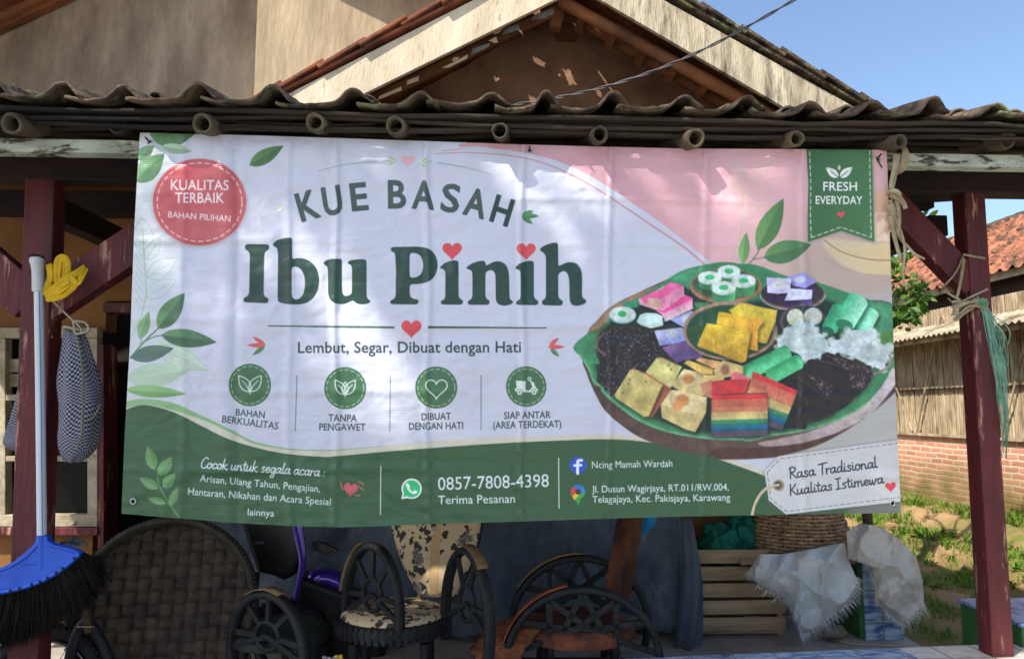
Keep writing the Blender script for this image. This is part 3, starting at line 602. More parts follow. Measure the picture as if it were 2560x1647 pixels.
    def yel(pts, c1_, c2_, gr):
        q = []
        p = [np.array(v) for v in pts]
        for i in range(len(p)):
            a, b = p[i], p[(i + 1) % len(p)]; n = max(2, int(np.hypot(*(b - a)) / 3.2)); d = (b - a) / np.hypot(*(b - a))
            for k in range(n): q.append(tuple(a + (b - a) * k / n + np.array([-d[1], d[0]]) * (1.1 if k % 2 else -1.1)))
        cake(q, c1_, grad=(*gr, c2_), noise=7)
    yel(z2((60, 700), (570, 800), (540, 960), (420, 1260), (300, 1240), (-100, 800)), (226, 206, 70), (206, 176, 66), (1850, 760, 1930, 850))
    yel(z1((1960, 815), (2600, 930)) + z2((300, 1060), (300, 1360), (120, 1330), (-200, 1000)) + z1((1930, 990)), (242, 200, 60), (226, 160, 60), (1800, 790, 1890, 860))
    yel(z1((1800, 980), (2330, 1040)) + z2((200, 1100), (140, 1500), (60, 1530)) + z1((2260, 1520), (1660, 1290)), (240, 206, 62), (206, 166, 58), (1780, 810, 1810, 890))
    for k in range(34):
        x = 1690 + k * 16; y = 1330 + (k * 4.6)
        stroke(z1((x, y), (x + arng.integers(-10, 10), y - 70 - arng.random() * 130)), 1.2, (166, 124, 36), .6, sm=False)
    # coconut balls, rolls and coated cakes
    fill(ell(*z2((920, 960))[0], 58, 44), (90, 74, 72)); fill(ell(*z2((930, 960))[0], 52, 40), (34, 50, 44))
    fill(ell(*z2((815, 900))[0], 21, 22), (206, 216, 202), grad=(1980, 780, 1995, 815, (176, 180, 140))); fill(ell(*z2((1060, 885))[0], 23, 22), (204, 210, 204), grad=(2030, 775, 2035, 812, (170, 178, 160)))
    def roll(a, b, r, c1_, c2_):
        a, b = np.array(a, float), np.array(b, float); d = (b - a) / np.hypot(*(b - a)); n = np.array([-d[1], d[0]])
        t = np.linspace(-np.pi / 2, np.pi / 2, 12)
        cap = [b + d * r * .5 * np.cos(k) + n * r * np.sin(k) for k in t]; cap2 = [a - d * r * .5 * np.cos(k) - n * r * np.sin(k) for k in t]
        mid = (a + b) / 2
        cake(np.array(cap + cap2), c1_, grad=(*(mid - n * r), *(mid + n * r * .3), c2_), noise=3)
    roll(z2((1290, 1050))[0], z2((1420, 780))[0], 20, (46, 150, 104), (78, 192, 140)); roll(z2((1740, 1050))[0], z2((1860, 830))[0], 21, (62, 186, 132), (158, 230, 200)); roll(z2((1500, 960))[0], z2((1680, 660))[0], 27, (66, 190, 136), (150, 226, 192))
    fill(ell(*z2((1490, 1000))[0], 22, 13, rot=.3), (40, 124, 84)); fill(ell(*z2((1260, 1090))[0], 16, 11, rot=.3), (26, 96, 66))
    def fluff(pts, n, r, c1_, c2_):
        p = np.array(pts); x0_, y0_ = p.min(0); x1_, y1_ = p.max(0)
        cake(smooth(p, 4, True), c2_, noise=9)
        for k in range(n):
            i = arng.integers(len(p)); q = p[i] + (arng.random(2) - .5) * r
            fill(ell(*q, r * (.5 + arng.random() * .5), r * (.4 + arng.random() * .4), 12), c1_, .6, noise=9, blur=1)
        c = p.mean(0)
        for k in range(n):
            kk = .84 + .16 * arng.random(); q = c + (arng.random(2) - .5) * (x1_ - x0_, y1_ - y0_) * .6
            fill(ell(*q, r * .6, r * .5, 12), tuple(j * kk for j in c1_), .55, noise=9, blur=1)
    fluff(z2((580, 1200), (700, 1130), (720, 1060), (880, 960), (1060, 980), (1090, 1080), (1200, 1150), (1280, 1320), (1180, 1440), (950, 1480), (820, 1380), (600, 1330)), 44, 12, (206, 222, 222), (176, 198, 202))
    fluff(z2((1320, 1230), (1480, 1180), (1540, 1070), (1900, 1110), (1950, 1240), (2110, 1310), (2090, 1450), (2010, 1600), (1850, 1560), (1500, 1400), (1300, 1370)), 54, 12, (210, 224, 226), (182, 200, 206))
    stroke(z4((2110, 40), (2130, 130), (2060, 230), (1890, 300)), 6, (150, 126, 122))
    # black rice cakes
    for q in (((1180, 30), (1250, 0), (1850, 190), (1890, 330), (1760, 520), (1540, 480), (1160, 120)), ((980, 120), (1050, 90), (1560, 250), (1560, 480), (1300, 560), (960, 260)), ((830, 210), (900, 210), (1370, 480), (1260, 640), (1000, 560)), ((680, 330), (760, 300), (1200, 560), (1200, 660), (1000, 800), (960, 1060), (720, 1040), (850, 560), (660, 420)), ((1000, 560), (1540, 500), (1740, 520), (1500, 760), (1100, 960), (960, 900))):
        fill(z4(*q), (36, 30, 34), noise=4)
    for q in (((1190, 20), (1860, 190), (1890, 330), (1760, 520), (1560, 470), (1570, 260)), ((980, 290), (1370, 480), (1260, 640), (1150, 520))):
        fill(z4(*q), (48, 38, 40), noise=8, speck=((168, 158, 162), .36))
    stroke(z4((1050, 95), (1300, 150), (1560, 250)), 1.6, (120, 110, 116), .7); stroke(z4((760, 310), (980, 430), (1220, 620)), 1.6, (110, 96, 96), .7); stroke(z4((850, 570), (960, 660), (1000, 800)), 1.5, (84, 70, 70), .7)
    # green rolls in front
    roll(z4((150, 280))[0], z4((700, 10))[0], 20, (48, 150, 100), (98, 214, 150)); roll(z4((470, 340))[0], z4((860, 130))[0], 19, (50, 158, 104), (90, 206, 142))
    # sponge squares
    cake(z3((960, 270), (1100, 90), (1180, 80), (1460, 200), (1300, 500), (1230, 480), (1000, 330)), (206, 202, 130), noise=4)
    stroke(z3((1100, 90), (1180, 80), (1400, 180)), 3, (186, 130, 84)); fill(z3((900, 290), (960, 280), (1310, 500), (1200, 660), (1050, 900), (960, 910), (1180, 480)), (166, 96, 72), noise=3)
    cake(z3((525, 590), (740, 250), (800, 235), (930, 290), (1190, 450), (1000, 880), (940, 890), (560, 640)), (204, 192, 124), grad=(1560, 940, 1600, 1030, (196, 178, 106)), noise=4)
    stroke(z3((740, 250), (800, 238), (930, 290), (1190, 445)), 3, (192, 140, 90))
    for x, y in ((640, 560), (955, 405), (745, 375), (725, 435), (1275, 175), (1310, 240)): fill(ell(*z3((x, y))[0], 2.6, 3.4, 14), (126, 118, 70))
    def cheese(base, top, spots):
        cake(base, (206, 186, 126), noise=5); fill(top, (226, 208, 156), noise=4)
        for x, y, r in spots: fill(ell(*z3((x, y))[0], r, r * .8), (206, 142, 86), blur=2)
    cheese(z3((1320, 440), (1480, 230), (1620, 270), (1780, 300), (1760, 600), (1500, 560), (1330, 480)), z3((1400, 330), (1480, 230), (1780, 290), (1700, 440), (1500, 480)), [(1540, 370, 15)])
    cake(z3((1480, 150), (1540, 110), (1900, 230), (1880, 310), (1700, 290)), (222, 186, 96), noise=5); cake(z3((1640, 110), (1700, 75), (1990, 130), (1980, 220), (1880, 220)), (216, 168, 110), noise=4); cake(z3((1900, 240), (2020, 110), (2300, 190), (2300, 300), (2040, 350), (1900, 310)), (212, 186, 122), noise=5); fill(ell(*z3((2050, 245))[0], 11, 14), (160, 106, 84), blur=2); fill(z3((1750, 310), (2030, 320), (2040, 380), (1760, 420)), (216, 190, 120), noise=4); fill(z3((1700, 440), (1870, 380), (1880, 640), (1760, 600)), (190, 132, 104), noise=4)
    cheese(z3((1165, 720), (1300, 520), (1400, 520), (1800, 620), (1790, 830), (1640, 1100), (1500, 1060), (1180, 900)), z3((1170, 715), (1320, 520), (1420, 525), (1800, 620), (1700, 800), (1620, 850), (1400, 790)), [(1460, 660, 18), (1400, 740, 14)])
    # rainbow layer cake
    LAY = [(.0, (214, 58, 62)), (.12, (206, 110, 88)), (.3, (204, 128, 92)), (.42, (208, 186, 118)), (.52, (214, 196, 130)), (.6, (58, 146, 98)), (.68, (44, 128, 92)), (.72, (24, 112, 142)), (.82, (22, 88, 124)), (.88, (82, 72, 88)), (1.0, (74, 60, 74))]
    def layered(tl, tr, br, bl):
        tl, tr, br, bl = (np.array(q, float) for q in (tl, tr, br, bl))
        fill(np.array([tl, tr, br, bl]) + (4, 6), (14, 22, 20), .6, blur=4)
        for i in range(len(LAY) - 1):
            a, b = LAY[i][0], LAY[i + 1][0] + .012
            fill([tl + (bl - tl) * a, tr + (br - tr) * a, tr + (br - tr) * b, tl + (bl - tl) * b], LAY[i][1], noise=3)
        for k in np.linspace(.05, .97, 17): stroke([tl + (bl - tl) * k, tr + (br - tr) * k], .9, (120, 80, 70), .35, sm=False)
    fill(z4((-60, 290), (0, 270), (210, 350), (180, 400), (-80, 380)), (214, 110, 120))
    fill(z3((1870, 400), (2330, 370)) + z4((180, 400), (140, 560)) + z3((1860, 590)), (196, 56, 62), noise=3)
    layered(*z4((240, 262), (850, 535), (650, 1075), (130, 640))) if False else None
    layered(z4((235, 265))[0], z4((850, 530))[0], z4((640, 1070))[0], z4((60, 900))[0])
    fill(z4((440, 560), (420, 1150), (0, 1170), (60, 560)), (90, 60, 60))
    layered(z3((1865, 590))[0], z4((430, 572))[0], z4((440, 1140))[0], z3((1850, 1165))[0])
    # the cakes are a printed photograph: a little soft, with blotchy tone
    ya, yb, xa, xb = 640 - AY, 1155 - AY, 1430 - AX, 2260 - AX
    sub_ = ART[ya:yb, xa:xb]
    tone = _blur(arng.normal(0, 1, sub_.shape[:2]).astype(np.float32), 9) * 9 * .16 + _blur(arng.normal(0, 1, sub_.shape[:2]).astype(np.float32), 3) * 3 * .09 + _blur(arng.normal(0, 1, sub_.shape[:2]).astype(np.float32), 1) * .12
    cv_ = _coverage([smooth(plate, 5, True)]); mk = np.zeros((AH, AW), np.float32); mk[cv_[1] - AY:cv_[1] - AY + cv_[2].shape[0], cv_[0] - AX:cv_[0] - AX + cv_[2].shape[1]] = cv_[2]; mk = mk[ya:yb, xa:xb]
    sub_[...] = np.clip((sub_ * .45 + np.stack([_blur(np.ascontiguousarray(sub_[..., k]), 1) for k in range(3)], -1) * .55) * (1 + tone * mk)[..., None], 0, 1)
    # swing tag with string
    fill([(1908, 1180), (1945, 1138), (2262, 1096), (2262, 1256), (1965, 1291), (1918, 1254)], (90, 96, 96), .5, blur=3)
    fill([(1911, 1178), (1947, 1140), (2256, 1098), (2262, 1252), (1965, 1285), (1922, 1250)], (206, 209, 212), grad=(1950, 1150, 2250, 1230, (196, 199, 202)), noise=1)
    dashed([(1918, 1180), (1950, 1146), (2248, 1107), (2252, 1242), (1967, 1278), (1927, 1246), (1918, 1180)], 1.8, (112, 116, 122), 10, 6)
    fill(ell(1946.5, 1212.5, 14), (150, 132, 104)); fill(ell(1945, 1212, 9), (70, 66, 62)); stroke([(1946, 1212), (1920, 1218), (1900, 1236), (1886, 1264), (1880, 1288)], 7, (206, 192, 164)); stroke([(1946, 1214), (1922, 1221), (1903, 1238), (1888, 1266)], 1.2, (140, 120, 96))
    hand('Rasa Tradisional', (1974.5, 1196), (2194, 1168), 28, (44, 52, 62), 3.2, .05); hand('Kualitas Istimewa', (1975, 1238), (2210, 1207), 27, (44, 52, 62), 3.2, .05)
    heart(2226.5, 1215, 27, 25, (206, 66, 78), -.12)
    return ART
# ================================================================== GROUND
g = MB()
def gnd(u, v):
    x = -70 + 140 * u; y = -70 + 140 * v
    x = x if abs(x) > 8 else x; z = -.09
    return Vector((x, y, z))
ground = g.grid(gnd, 10, 10, False).build('ground', mat('bare_soil', (140, 116, 86), (104, 84, 62), 1.2, .97, .7, 7, c3=(84, 78, 52), s3=.9, lo3=.5, hi3=.68)); tag(ground, kind='structure')
rd = MB(); rd.grid(lambda u, v: Vector((-60 + 120 * u, -14 + 13.6 * v, -.086)), 30, 4, False); tag(rd.build('added_road', mat('pale_concrete', (190, 186, 178), (160, 156, 148), 3, .95, .4, 40, c3=(130, 122, 110), s3=1.2, lo3=.55, hi3=.75)), kind='structure')  # unseen road, added and made pale to bounce light into the porch
# side yard: soil with low ledges running back beside the brick house
y_ = MB()
def yard(u, v):
    x = 2.72 + 3.6 * u; y = -1.5 + 11 * v
    z = -.075 + .035 * fbm(x * 1.4, y * 1.4) + .02 * fbm(x * 6, y * 6)
    z += .20 * min(1, max(0, (x - 4.45) / .12)) * (.9 + .1 * fbm(y * 2, 3)) + .12 * min(1, max(0, (x - 5.25) / .2))
    return Vector((x, y, z))
yardo = y_.grid(yard, 90, 160).build('yard_soil', mat('mossy_soil', (150, 122, 86), (110, 92, 58), 2.2, .97, .8, 12, c3=(96, 104, 44), s3=2.2, lo3=.47, hi3=.62)); tag(yardo, kind='structure')
fl = MB(); fl.box((-.5, 1.25, -.04), (6.5, 2.2, .08)); floor = fl.build('porch_floor', M_CEMENT, bevel=.01); tag(floor, kind='structure')
# grass and weeds on the ledges
gr = MB()
def blade(x, y, z, hgt, wd):
    a = rnd.random() * 6.28; d = Vector((math.cos(a), math.sin(a), 0)); t = Vector((-d.y, d.x, 0)); b = Vector((x, y, z - .005))
    gr.add([b - t * wd * .5, b + t * wd * .5, b + d * hgt * .25 + t * wd * .35 + Vector((0, 0, hgt * .7)), b + d * hgt * .7 + Vector((0, 0, hgt * .9)), b + d * hgt * .25 - t * wd * .35 + Vector((0, 0, hgt * .7))], [(0, 1, 2, 3, 4)])
for k in range(9000):
    x = 3.0 + 3.15 * rnd.random(); y = .4 + rnd.random() ** 1.15 * 8.2
    den = fbm(x * .9, y * .7, 4) + .6 * fbm(x * 3, y * 3, 8) + (.22 if 4.45 < x < 5.2 else .12 if x > 5.4 else -.12)
    if den < .02: continue
    z = yard((x - 2.72) / 3.6, (y + 1.5) / 11).z
    for q in range(5): blade(x + rnd.gauss(0, .035), y + rnd.gauss(0, .035), z, .015 + rnd.random() ** 2 * .06 * (1 + den), .004 + rnd.random() * .009)
for k in range(420):
    x = rnd.choice((4.5, 4.55, 5.0, 5.5, 5.9)) + rnd.gauss(0, .16); y = .6 + rnd.random() * 7.5; z = yard((x - 2.72) / 3.6, (y + 1.5) / 11).z
    for q in range(6): blade(x + rnd.gauss(0, .03), y + rnd.gauss(0, .03), z, .05 + rnd.random() * .06, .018 + rnd.random() * .014)
M_GRASS = mat('grass_leaf', (112, 146, 48), (76, 112, 34), 6, .6, 0, trans=.4, c3=(150, 150, 60), s3=3)
tag(gr.build('grass', M_GRASS), 'low green weeds growing along the soil ledges beside the brick house', 'grass', kind='stuff')
lf = MB()
for k in range(130):
    x = 3.3 + rnd.random() * 2.6; y = .2 + rnd.random() * 6; z = yard((x - 2.72) / 3.6, (y + 1.5) / 11).z + .012
    a = rnd.random() * 6.28; s = .03 + rnd.random() * .05; d = Vector((math.cos(a), math.sin(a), 0)); t = Vector((-d.y, d.x, .3 * rnd.random()))
    c = Vector((x, y, z)); lf.add([c - d * s, c + t * s * .5 + Vector((0, 0, .015)), c + d * s + Vector((0, 0, .01)), c - t * s * .5], [(0, 1, 2, 3)])
tag(lf.build('fallen_leaves', mat('dry_leaf', (142, 100, 62), (100, 70, 44), 7, .8, 0)), 'dry brown leaves scattered over the soil of the side yard', 'leaves', kind='stuff')
# ================================================================== MAIN HOUSE (behind the porch)
house = thing('main_house', 'plastered house with a cream edged gable behind the tiled porch', 'house', (0, 2.3, 0))
WY = 2.3
xR = P(1855, 1340, WY).x
wl = P(235, 1300, WY).x; dr = P(258, 1300, WY).x; dl = P(470, 1300, WY).x
wall = MB()
winL, winR = P(-60, 900, WY).x, P(235, 900, WY).x
wz1, wz0 = P(100, 826, WY).z, P(100, 1318, WY).z
wall.box(((-5 + winL) / 2, WY + .08, 1.65), (winL + 5, .16, 3.3))
wall.box(((winL + wl) / 2, WY + .08, wz0 / 2), (wl - winL, .16, wz0)); wall.box(((winL + wl) / 2, WY + .08, (wz1 + 3.3) / 2), (wl - winL, .16, 3.3 - wz1))
wall.box(((dl + xR) / 2, WY + .08, 1.65), (xR - dl, .16, 3.3)); wall.box(((wl + dl) / 2, WY + .08, 2.75), (dl - wl, .16, 1.1))
wall.box((xR - .08, WY + 1.9, 1.5), (.16, 3.46, 3.0))
wall.build('porch_wall', M_OCHRE, house)
bk = MB(); bk.box(((winL + dl) / 2, WY + 1.0, 1.3), (dl - winL + .6, .04, 2.8)); bk.box((winL - .1, WY + .6, 1.3), (.04, .8, 2.6)); bk.box((dl + .1, WY + .6, 1.3), (.04, .8, 2.6)); bk.build('inner_room', mat('dim_room', (52, 44, 38), (40, 34, 30), 2, .9, 0), house)  # room behind the openings coloured dark in place of unlit depth
# window at the left
win = MB(); Yw = WY - .015
def px_box(mb, x0, y0, x1, y1, Y, th):
    mb.prism([P(x0, y0, Y), P(x1, y0, Y), P(x1, y1, Y), P(x0, y1, Y)], (0, th, 0))
for q in ((-60, 819, 243, 845), (218, 846, 243, 1286), (-60, 1286, 243, 1316), (-12, 846, 13, 1286), (14, 986, 217, 1001), (14, 1140, 217, 1153)): px_box(win, *q, Yw - .05, .08)
wf = win.build('window', M_FRAME, house, bevel=.004)
gl = MB(); px_box(gl, -60, 846, 217, 1286, Yw + .035, .006); gl.build('pane', M_GLASS, wf)
lv_ = MB(); px_box(lv_, 22, 897, 60, 930, Yw + .0, .03); px_box(lv_, 20, 934, 60, 966, Yw + .0, .03); lv_.build('shutter_slat', M_FRAME, wf, bevel=.003)
sl_ = MB(); px_box(sl_, -60, 1318, 243, 1338, WY - .08, .08); sl_.build('window_sill', M_MAROON, wf, bevel=.004)
jb = MB(); px_box(jb, 244, 860, 259, 1480, WY - .06, .2); jb.box(((wl + dl) / 2, WY + .02, 2.15), (dl - wl, .14, .07)); jb.build('door_frame', M_MAROON, house, bevel=.004)
st = MB()
for k in range(9): a = P(165 + rnd.random() * 40, 1345 + rnd.random() * 16, WY - .003); st.box(a, (.05 + rnd.random() * .05, .004, .012 + rnd.random() * .014), Euler((0, rnd.random() - .5, 0)).to_matrix())
st.build('paint_stain', mat('blue_grey_stain', (70, 92, 100), (60, 74, 80), 8, .8, 0), house)
# upper walls
uw = MB(); W1Y = 3.2
a = P(-250, -420, W1Y); b = P(760, 420, W1Y); uw.box(((a.x + b.x) / 2, W1Y + .1, (a.z + b.z) / 2), (b.x - a.x, .2, a.z - b.z)); uw.build('recessed_upper_wall', M_PLASTERB, house)
W2Y = 2.75
x0 = P(640, 100, W2Y).x; x1 = P(1330, 100, W2Y).x; zb = P(640, 420, W2Y).z; zt = P(640, -330, W2Y).z; zt1 = P(1330, -30, W2Y).z
uw2 = MB(); uw2.prism([(x0, W2Y, zb), (x1, W2Y, zb), (x1, W2Y, zt1), (x0, W2Y, zt)], (0, .3, 0)); uw2.build('upper_wall', M_PLASTER, house)
# roof over the left upper wall (its rake crosses the top left corner)
ry = 1.95
def rake(px): return 66 - .47 * px
A = P(-420, rake(-420), W1Y); B = P(470, rake(470), W1Y); A.y = B.y = ry
n_ = (B - A); n_.y = 0; nrm = Vector((-n_.z, 0, n_.x)).normalized()
sx_ = n_.z / n_.x; Bx = -1.78 - 1.2 * (W1Y - ry); B = Vector((Bx, ry, A.z + (Bx - A.x) * sx_)); Cx = -1.72; C_ = Vector((Cx, W1Y + .08, A.z + (Cx - A.x) * sx_)); D_ = Vector((A.x, W1Y + .08, A.z))  # roof end cut along the sun's direction, shaped for its straight shadow edge
rf = MB(); rf.prism([A, B, C_, D_], nrm * .05); br = rf.build('upper_roof', M_TILE2, house)
fb = MB(); fb.prism([A - nrm * .085, B - nrm * .085, B - nrm * .002, A - nrm * .002], (0, .035, 0))
fb.prism([A - nrm * .09 + Vector((0, 1.16, 0)), B - nrm * .09 + Vector((0, 1.16, 0)), B - nrm * .002 + Vector((0, 1.16, 0)), A - nrm * .002 + Vector((0, 1.16, 0))], (0, .07, 0))
for k in range(3): fb.prism([A - nrm * .06 + Vector((0, .3 + k * .4, 0)), B - nrm * .06 + Vector((0, .3 + k * .4, 0)), B - nrm * .004 + Vector((0, .3 + k * .4, 0)), A - nrm * .004 + Vector((0, .3 + k * .4, 0))], (0, .06, 0))
fb.build('rake_board', M_RAFTER, br)
et = MB()
d_ = n_.normalized()
for k in range(9):
    c = A + d_ * (.12 + k * .26) + nrm * (.075 + .01 * rnd.random()) + Vector((0, -.04 + .35, 0))
    et.box(c, (.3, .8, .02), Euler((0, -math.atan2(d_.z, d_.x) + .09, 0)).to_matrix())
et.build('edge_tiles', M_TILE2, br)
# right-hand slope above the sunlit wall
A2 = P(790, -236, 2.35); B2 = A2 + Vector((2.2, 0, -1.1)); A2 = A2 - Vector((.5, 0, -.25))
n2 = (B2 - A2); nr2 = Vector((-n2.z, 0, n2.x)).normalized()
r2 = MB(); r2.prism([A2, B2, B2 + nr2 * .05, A2 + nr2 * .05], (0, 1.3, 0)); r2.build('upper_roof', M_TILE2, house)
# ------------------------------------------------ front gable
GY = 1.0; WG = 1.75
apex = P(1449, -30, GY)
LB = lambda x: 229 - .492 * (x - 923); RB = lambda x: .585 * (x - 1501)
LT = lambda x: 169 - .506 * (x - 850); RT = lambda x: 22 + .563 * (x - 1700)
gable = MB()
l0, r0 = P(640, LT(640), GY), P(2240, RT(2240), GY); at = P(1435, -127, GY); ab = P(1449.6, -30, GY); lb0, rb0 = P(640, LB(640), GY), P(2240, RB(2240), GY)
f1 = MB(); f1.prism([l0, lb0, ab, at], (0, .028, 0)); f1.build('fascia_board', M_FASCIA, house, bevel=.003)
f2 = MB(); f2.prism([at + Vector((.002, .003, 0)), ab + Vector((.002, .003, 0)), rb0, r0], (0, .028, 0)); f2.build('fascia_board', mat('weathered_cream_paint', (196, 186, 162), (150, 138, 116), 3, .85, .4, 40, stretch=(3, 1, .5), c3=(92, 84, 72), s3=7, lo3=.48, hi3=.66), house, bevel=.003)
# gable wall, its ragged plaster top just under the rafters
gw = MB()
wl0, wr0 = P(700, LB(700) + 60, WG), P(2160, RB(2160) + 50, WG); wa = P(1440, -6, WG)
top = []
for k in range(40):
    t = k / 39; q = wl0.lerp(wa, t * 2) if t < .5 else wa.lerp(wr0, t * 2 - 1); top.append(q + Vector((0, 0, -.05 + .02 * fbm(t * 30, 1))))
bot = [(wr0.x, WG, 2.4), (wl0.x, WG, 2.4)]
gw.prism([tuple(q) for q in top] + bot, (0, .15, 0)); gw.build('gable_wall', M_GABLE, house)
# roof slopes with the gaps that let the sun through
holes = []
def hole(pts):
    for sl_e in (l0, r0):
        e = (sl_e - at); nn = Vector((-e.z, 0, e.x)).normalized(); dn = SUN.dot(nn); out = []
        for px, py in pts:
            p = P(px, py, WG); q = p + SUN * ((at - p).dot(nn) / dn); out.append(((q - at).dot(e) / e.length, q.y))
        m = (sum(o[0] for o in out) / len(out), sum(o[1] for o in out) / len(out))
        if 0 < m[0] < e.length and GY < m[1] < WG: holes.append((sl_e is l0, out)); return
for pts in (((1334, 146), (1352, 152), (1366, 162), (1362, 171), (1352, 168), (1338, 158)), ((1239, 196), (1255, 201), (1246, 208), (1238, 213)), ((1410, 180), (1424, 174), (1442, 214), (1426, 218)), ((1395, 192), (1400, 188), (1404, 195)),
            ((1322, 242), (1334, 247), (1355, 260), (1340, 270), (1332, 274)), ((1488, 224), (1504, 232), (1506, 244), (1498, 247)), ((1512, 232), (1517, 236), (1513, 240))): hole(pts)
def inside(s, y, poly):
    c = False; n = len(poly)
    for i in range(n):
        (x1_, y1_), (x2_, y2_) = poly[i], poly[(i + 1) % n]
        if (y1_ > y) != (y2_ > y) and s < (x2_ - x1_) * (y - y1_) / (y2_ - y1_) + x1_: c = not c
    return c
for left, e1 in ((True, l0), (False, r0)):
    e = e1 - at; L = e.length; ed = e.normalized(); nn = Vector((-ed.z, 0, ed.x)); nn = nn if nn.z > 0 else -nn
    Y0, Y1 = GY + .03, 3.3
    def fn(u, v, ed=ed, L=L, nn=nn): return at + ed * (u * L) + Vector((0, Y0 - GY + v * (Y1 - Y0), 0)) + nn * .012
    hs = [hp for hl, hp in holes if hl == left]
    # sheet in fine strips where the gaps are, broad ones elsewhere
    ss = sorted({0.0, L} | {round(min(L, max(0, k * .008)), 4) for hp in hs for k in range(int(min(p[0] for p in hp) / .008) - 1, int(max(p[0] for p in hp) / .008) + 3)})
    ys = sorted({Y0, Y1} | {round(k * .008, 4) for hp in hs for k in range(int(min(p[1] for p in hp) / .008) - 1, int(max(p[1] for p in hp) / .008) + 3) if Y0 < k * .008 < Y1})
    rs = MB(); vs = [fn(s / L, (y - Y0) / (Y1 - Y0)) for y in ys for s in ss]; ns = len(ss)
    fs = [(j * ns + i, j * ns + i + 1, (j + 1) * ns + i + 1, (j + 1) * ns + i) for j in range(len(ys) - 1) for i in range(ns - 1) if not any(inside((ss[i] + ss[i + 1]) / 2, (ys[j] + ys[j + 1]) / 2, hp) for hp in hs)]
    rs.add(vs, fs); rs.build('roof_slope', M_TILE2, house)
    # overlapping tile ends along the rake
    tl = MB(); s = .02; k = 0
    ang = math.atan2(ed.z, ed.x)
    while s < L:
        c = at + ed * (s + .14) + nn * (.055 + .006 * rnd.random()) + Vector((0, .10 + rnd.random() * .02, 0))
        M_ = Matrix((ed, Vector((0, 1, 0)), nn)).transposed()
        tl.box(c, (.31, .30, .022), M_ @ Euler((0, (.075), 0)).to_matrix())
        tl.box(c - nn * .028 - ed * .01, (.29, .26, .02), M_); s += .26
    tl.build('edge_tiles', M_TILE if not left else M_TILE2, house, bevel=.005)
# rafters and battens under the overhang
def pole(p0, p1, Y, r, m, name, mb=None):
    q = MB(); a = P(*p0, Y); b = P(*p1, Y); n = 9
    q.tube([a.lerp(b, k / (n - 1)) + Vector((0, 0, .006 * fbm(k * 1.7, Y))) for k in range(n)], [r * (1 + .08 * fbm(k * 3.1, Y * 5)) for k in range(n)], 10); return q.build(name, m, house)
pole((1400, 2), (1990, 322), 1.16, .038, M_RAFTER, 'rake_rafter'); pole((1398, 18), (1840, 276), 1.42, .04, M_RAFTER, 'rake_rafter')
q = MB(); a, b = P(1400, 22, 1.25), P(880, 278, 1.25); q.bar(a, b, .04, .052); q.build('rake_rafter', M_RAFTER, house, bevel=.004)
q = MB(); a, b = P(1420, -22, 1.06), P(930, 222, 1.06); q.bar(a, b, .05, .03); q.build('rake_rafter', M_RAFTER, house, bevel=.004)
for k in range(7):
    bt = MB(); a = P(1460 + k * 78, 42 + k * 43, 1.2); bt.box(a + Vector((0, .14, .03)), (.05, .16, .035), Euler((0, .53, 0)).to_matrix()); bt.build('batten', M_RAFTER, house)
kp = MB(); a, b = P(1412, -20, 1.3), P(1385, 74, 1.3); kp.bar(a, b, .07, .07, up=(0, 1, 0)); kp.build('ridge_post', M_RAFTER, house, bevel=.004); kp = MB(); a = P(1420, 60, 1.62); kp.box(a + Vector((0, .1, 0)), (.13, .2, .12)); kp.build('ridge_beam_end', M_RAFTER, house, bevel=.004)
kn = MB(); kn.prism([P(1786, 292, 1.2), P(1852, 218, 1.2), P(1890, 226, 1.2), P(1872, 262, 1.2), P(1842, 300, 1.2)], (0, .05, 0)); kn.build('knee_bracket', M_RAFTER, house, bevel=.003)
# torn grey sheeting between left fascia and rafter; pale slivers stand for sun spots
def sliver(pts, m):
    q = MB(); q.prism([P(*p, 1.12) for p in pts], (0, .004, 0)); q.build('scrap_or_sun_fleck', m, house)
M_SHEETG = mat('grey_plastic_sheet', (150, 154, 150), (104, 106, 104), 14, .6, .6, 30); M_SUNFLECK = mat('pale_sun_fleck', (226, 212, 184), (206, 192, 164), 8, .8, .1)
for pts, m in ((((1178, 138), (1180, 122), (1225, 108), (1222, 118)), M_SHEETG), (((1255, 88), (1262, 72), (1296, 60), (1300, 74)), M_SHEETG), (((1330, 50), (1336, 38), (1382, 22), (1384, 34), (1362, 46)), M_SHEETG), (((1105, 170), (1150, 148), (1170, 136), (1168, 146), (1120, 170)), M_SUNFLECK),
               (((944, 250), (950, 240), (1003, 217), (1004, 226)), M_SUNFLECK), (((1017, 212), (1018, 202), (1048, 190), (1046, 202)), M_SUNFLECK), (((1130, 152), (1134, 144), (1148, 143), (1144, 154)), M_SUNFLECK), (((1222, 102), (1240, 92), (1245, 106), (1236, 108)), M_SUNFLECK), (((1296, 76), (1302, 76), (1308, 88)), M_SUNFLECK)): sliver(pts, m)
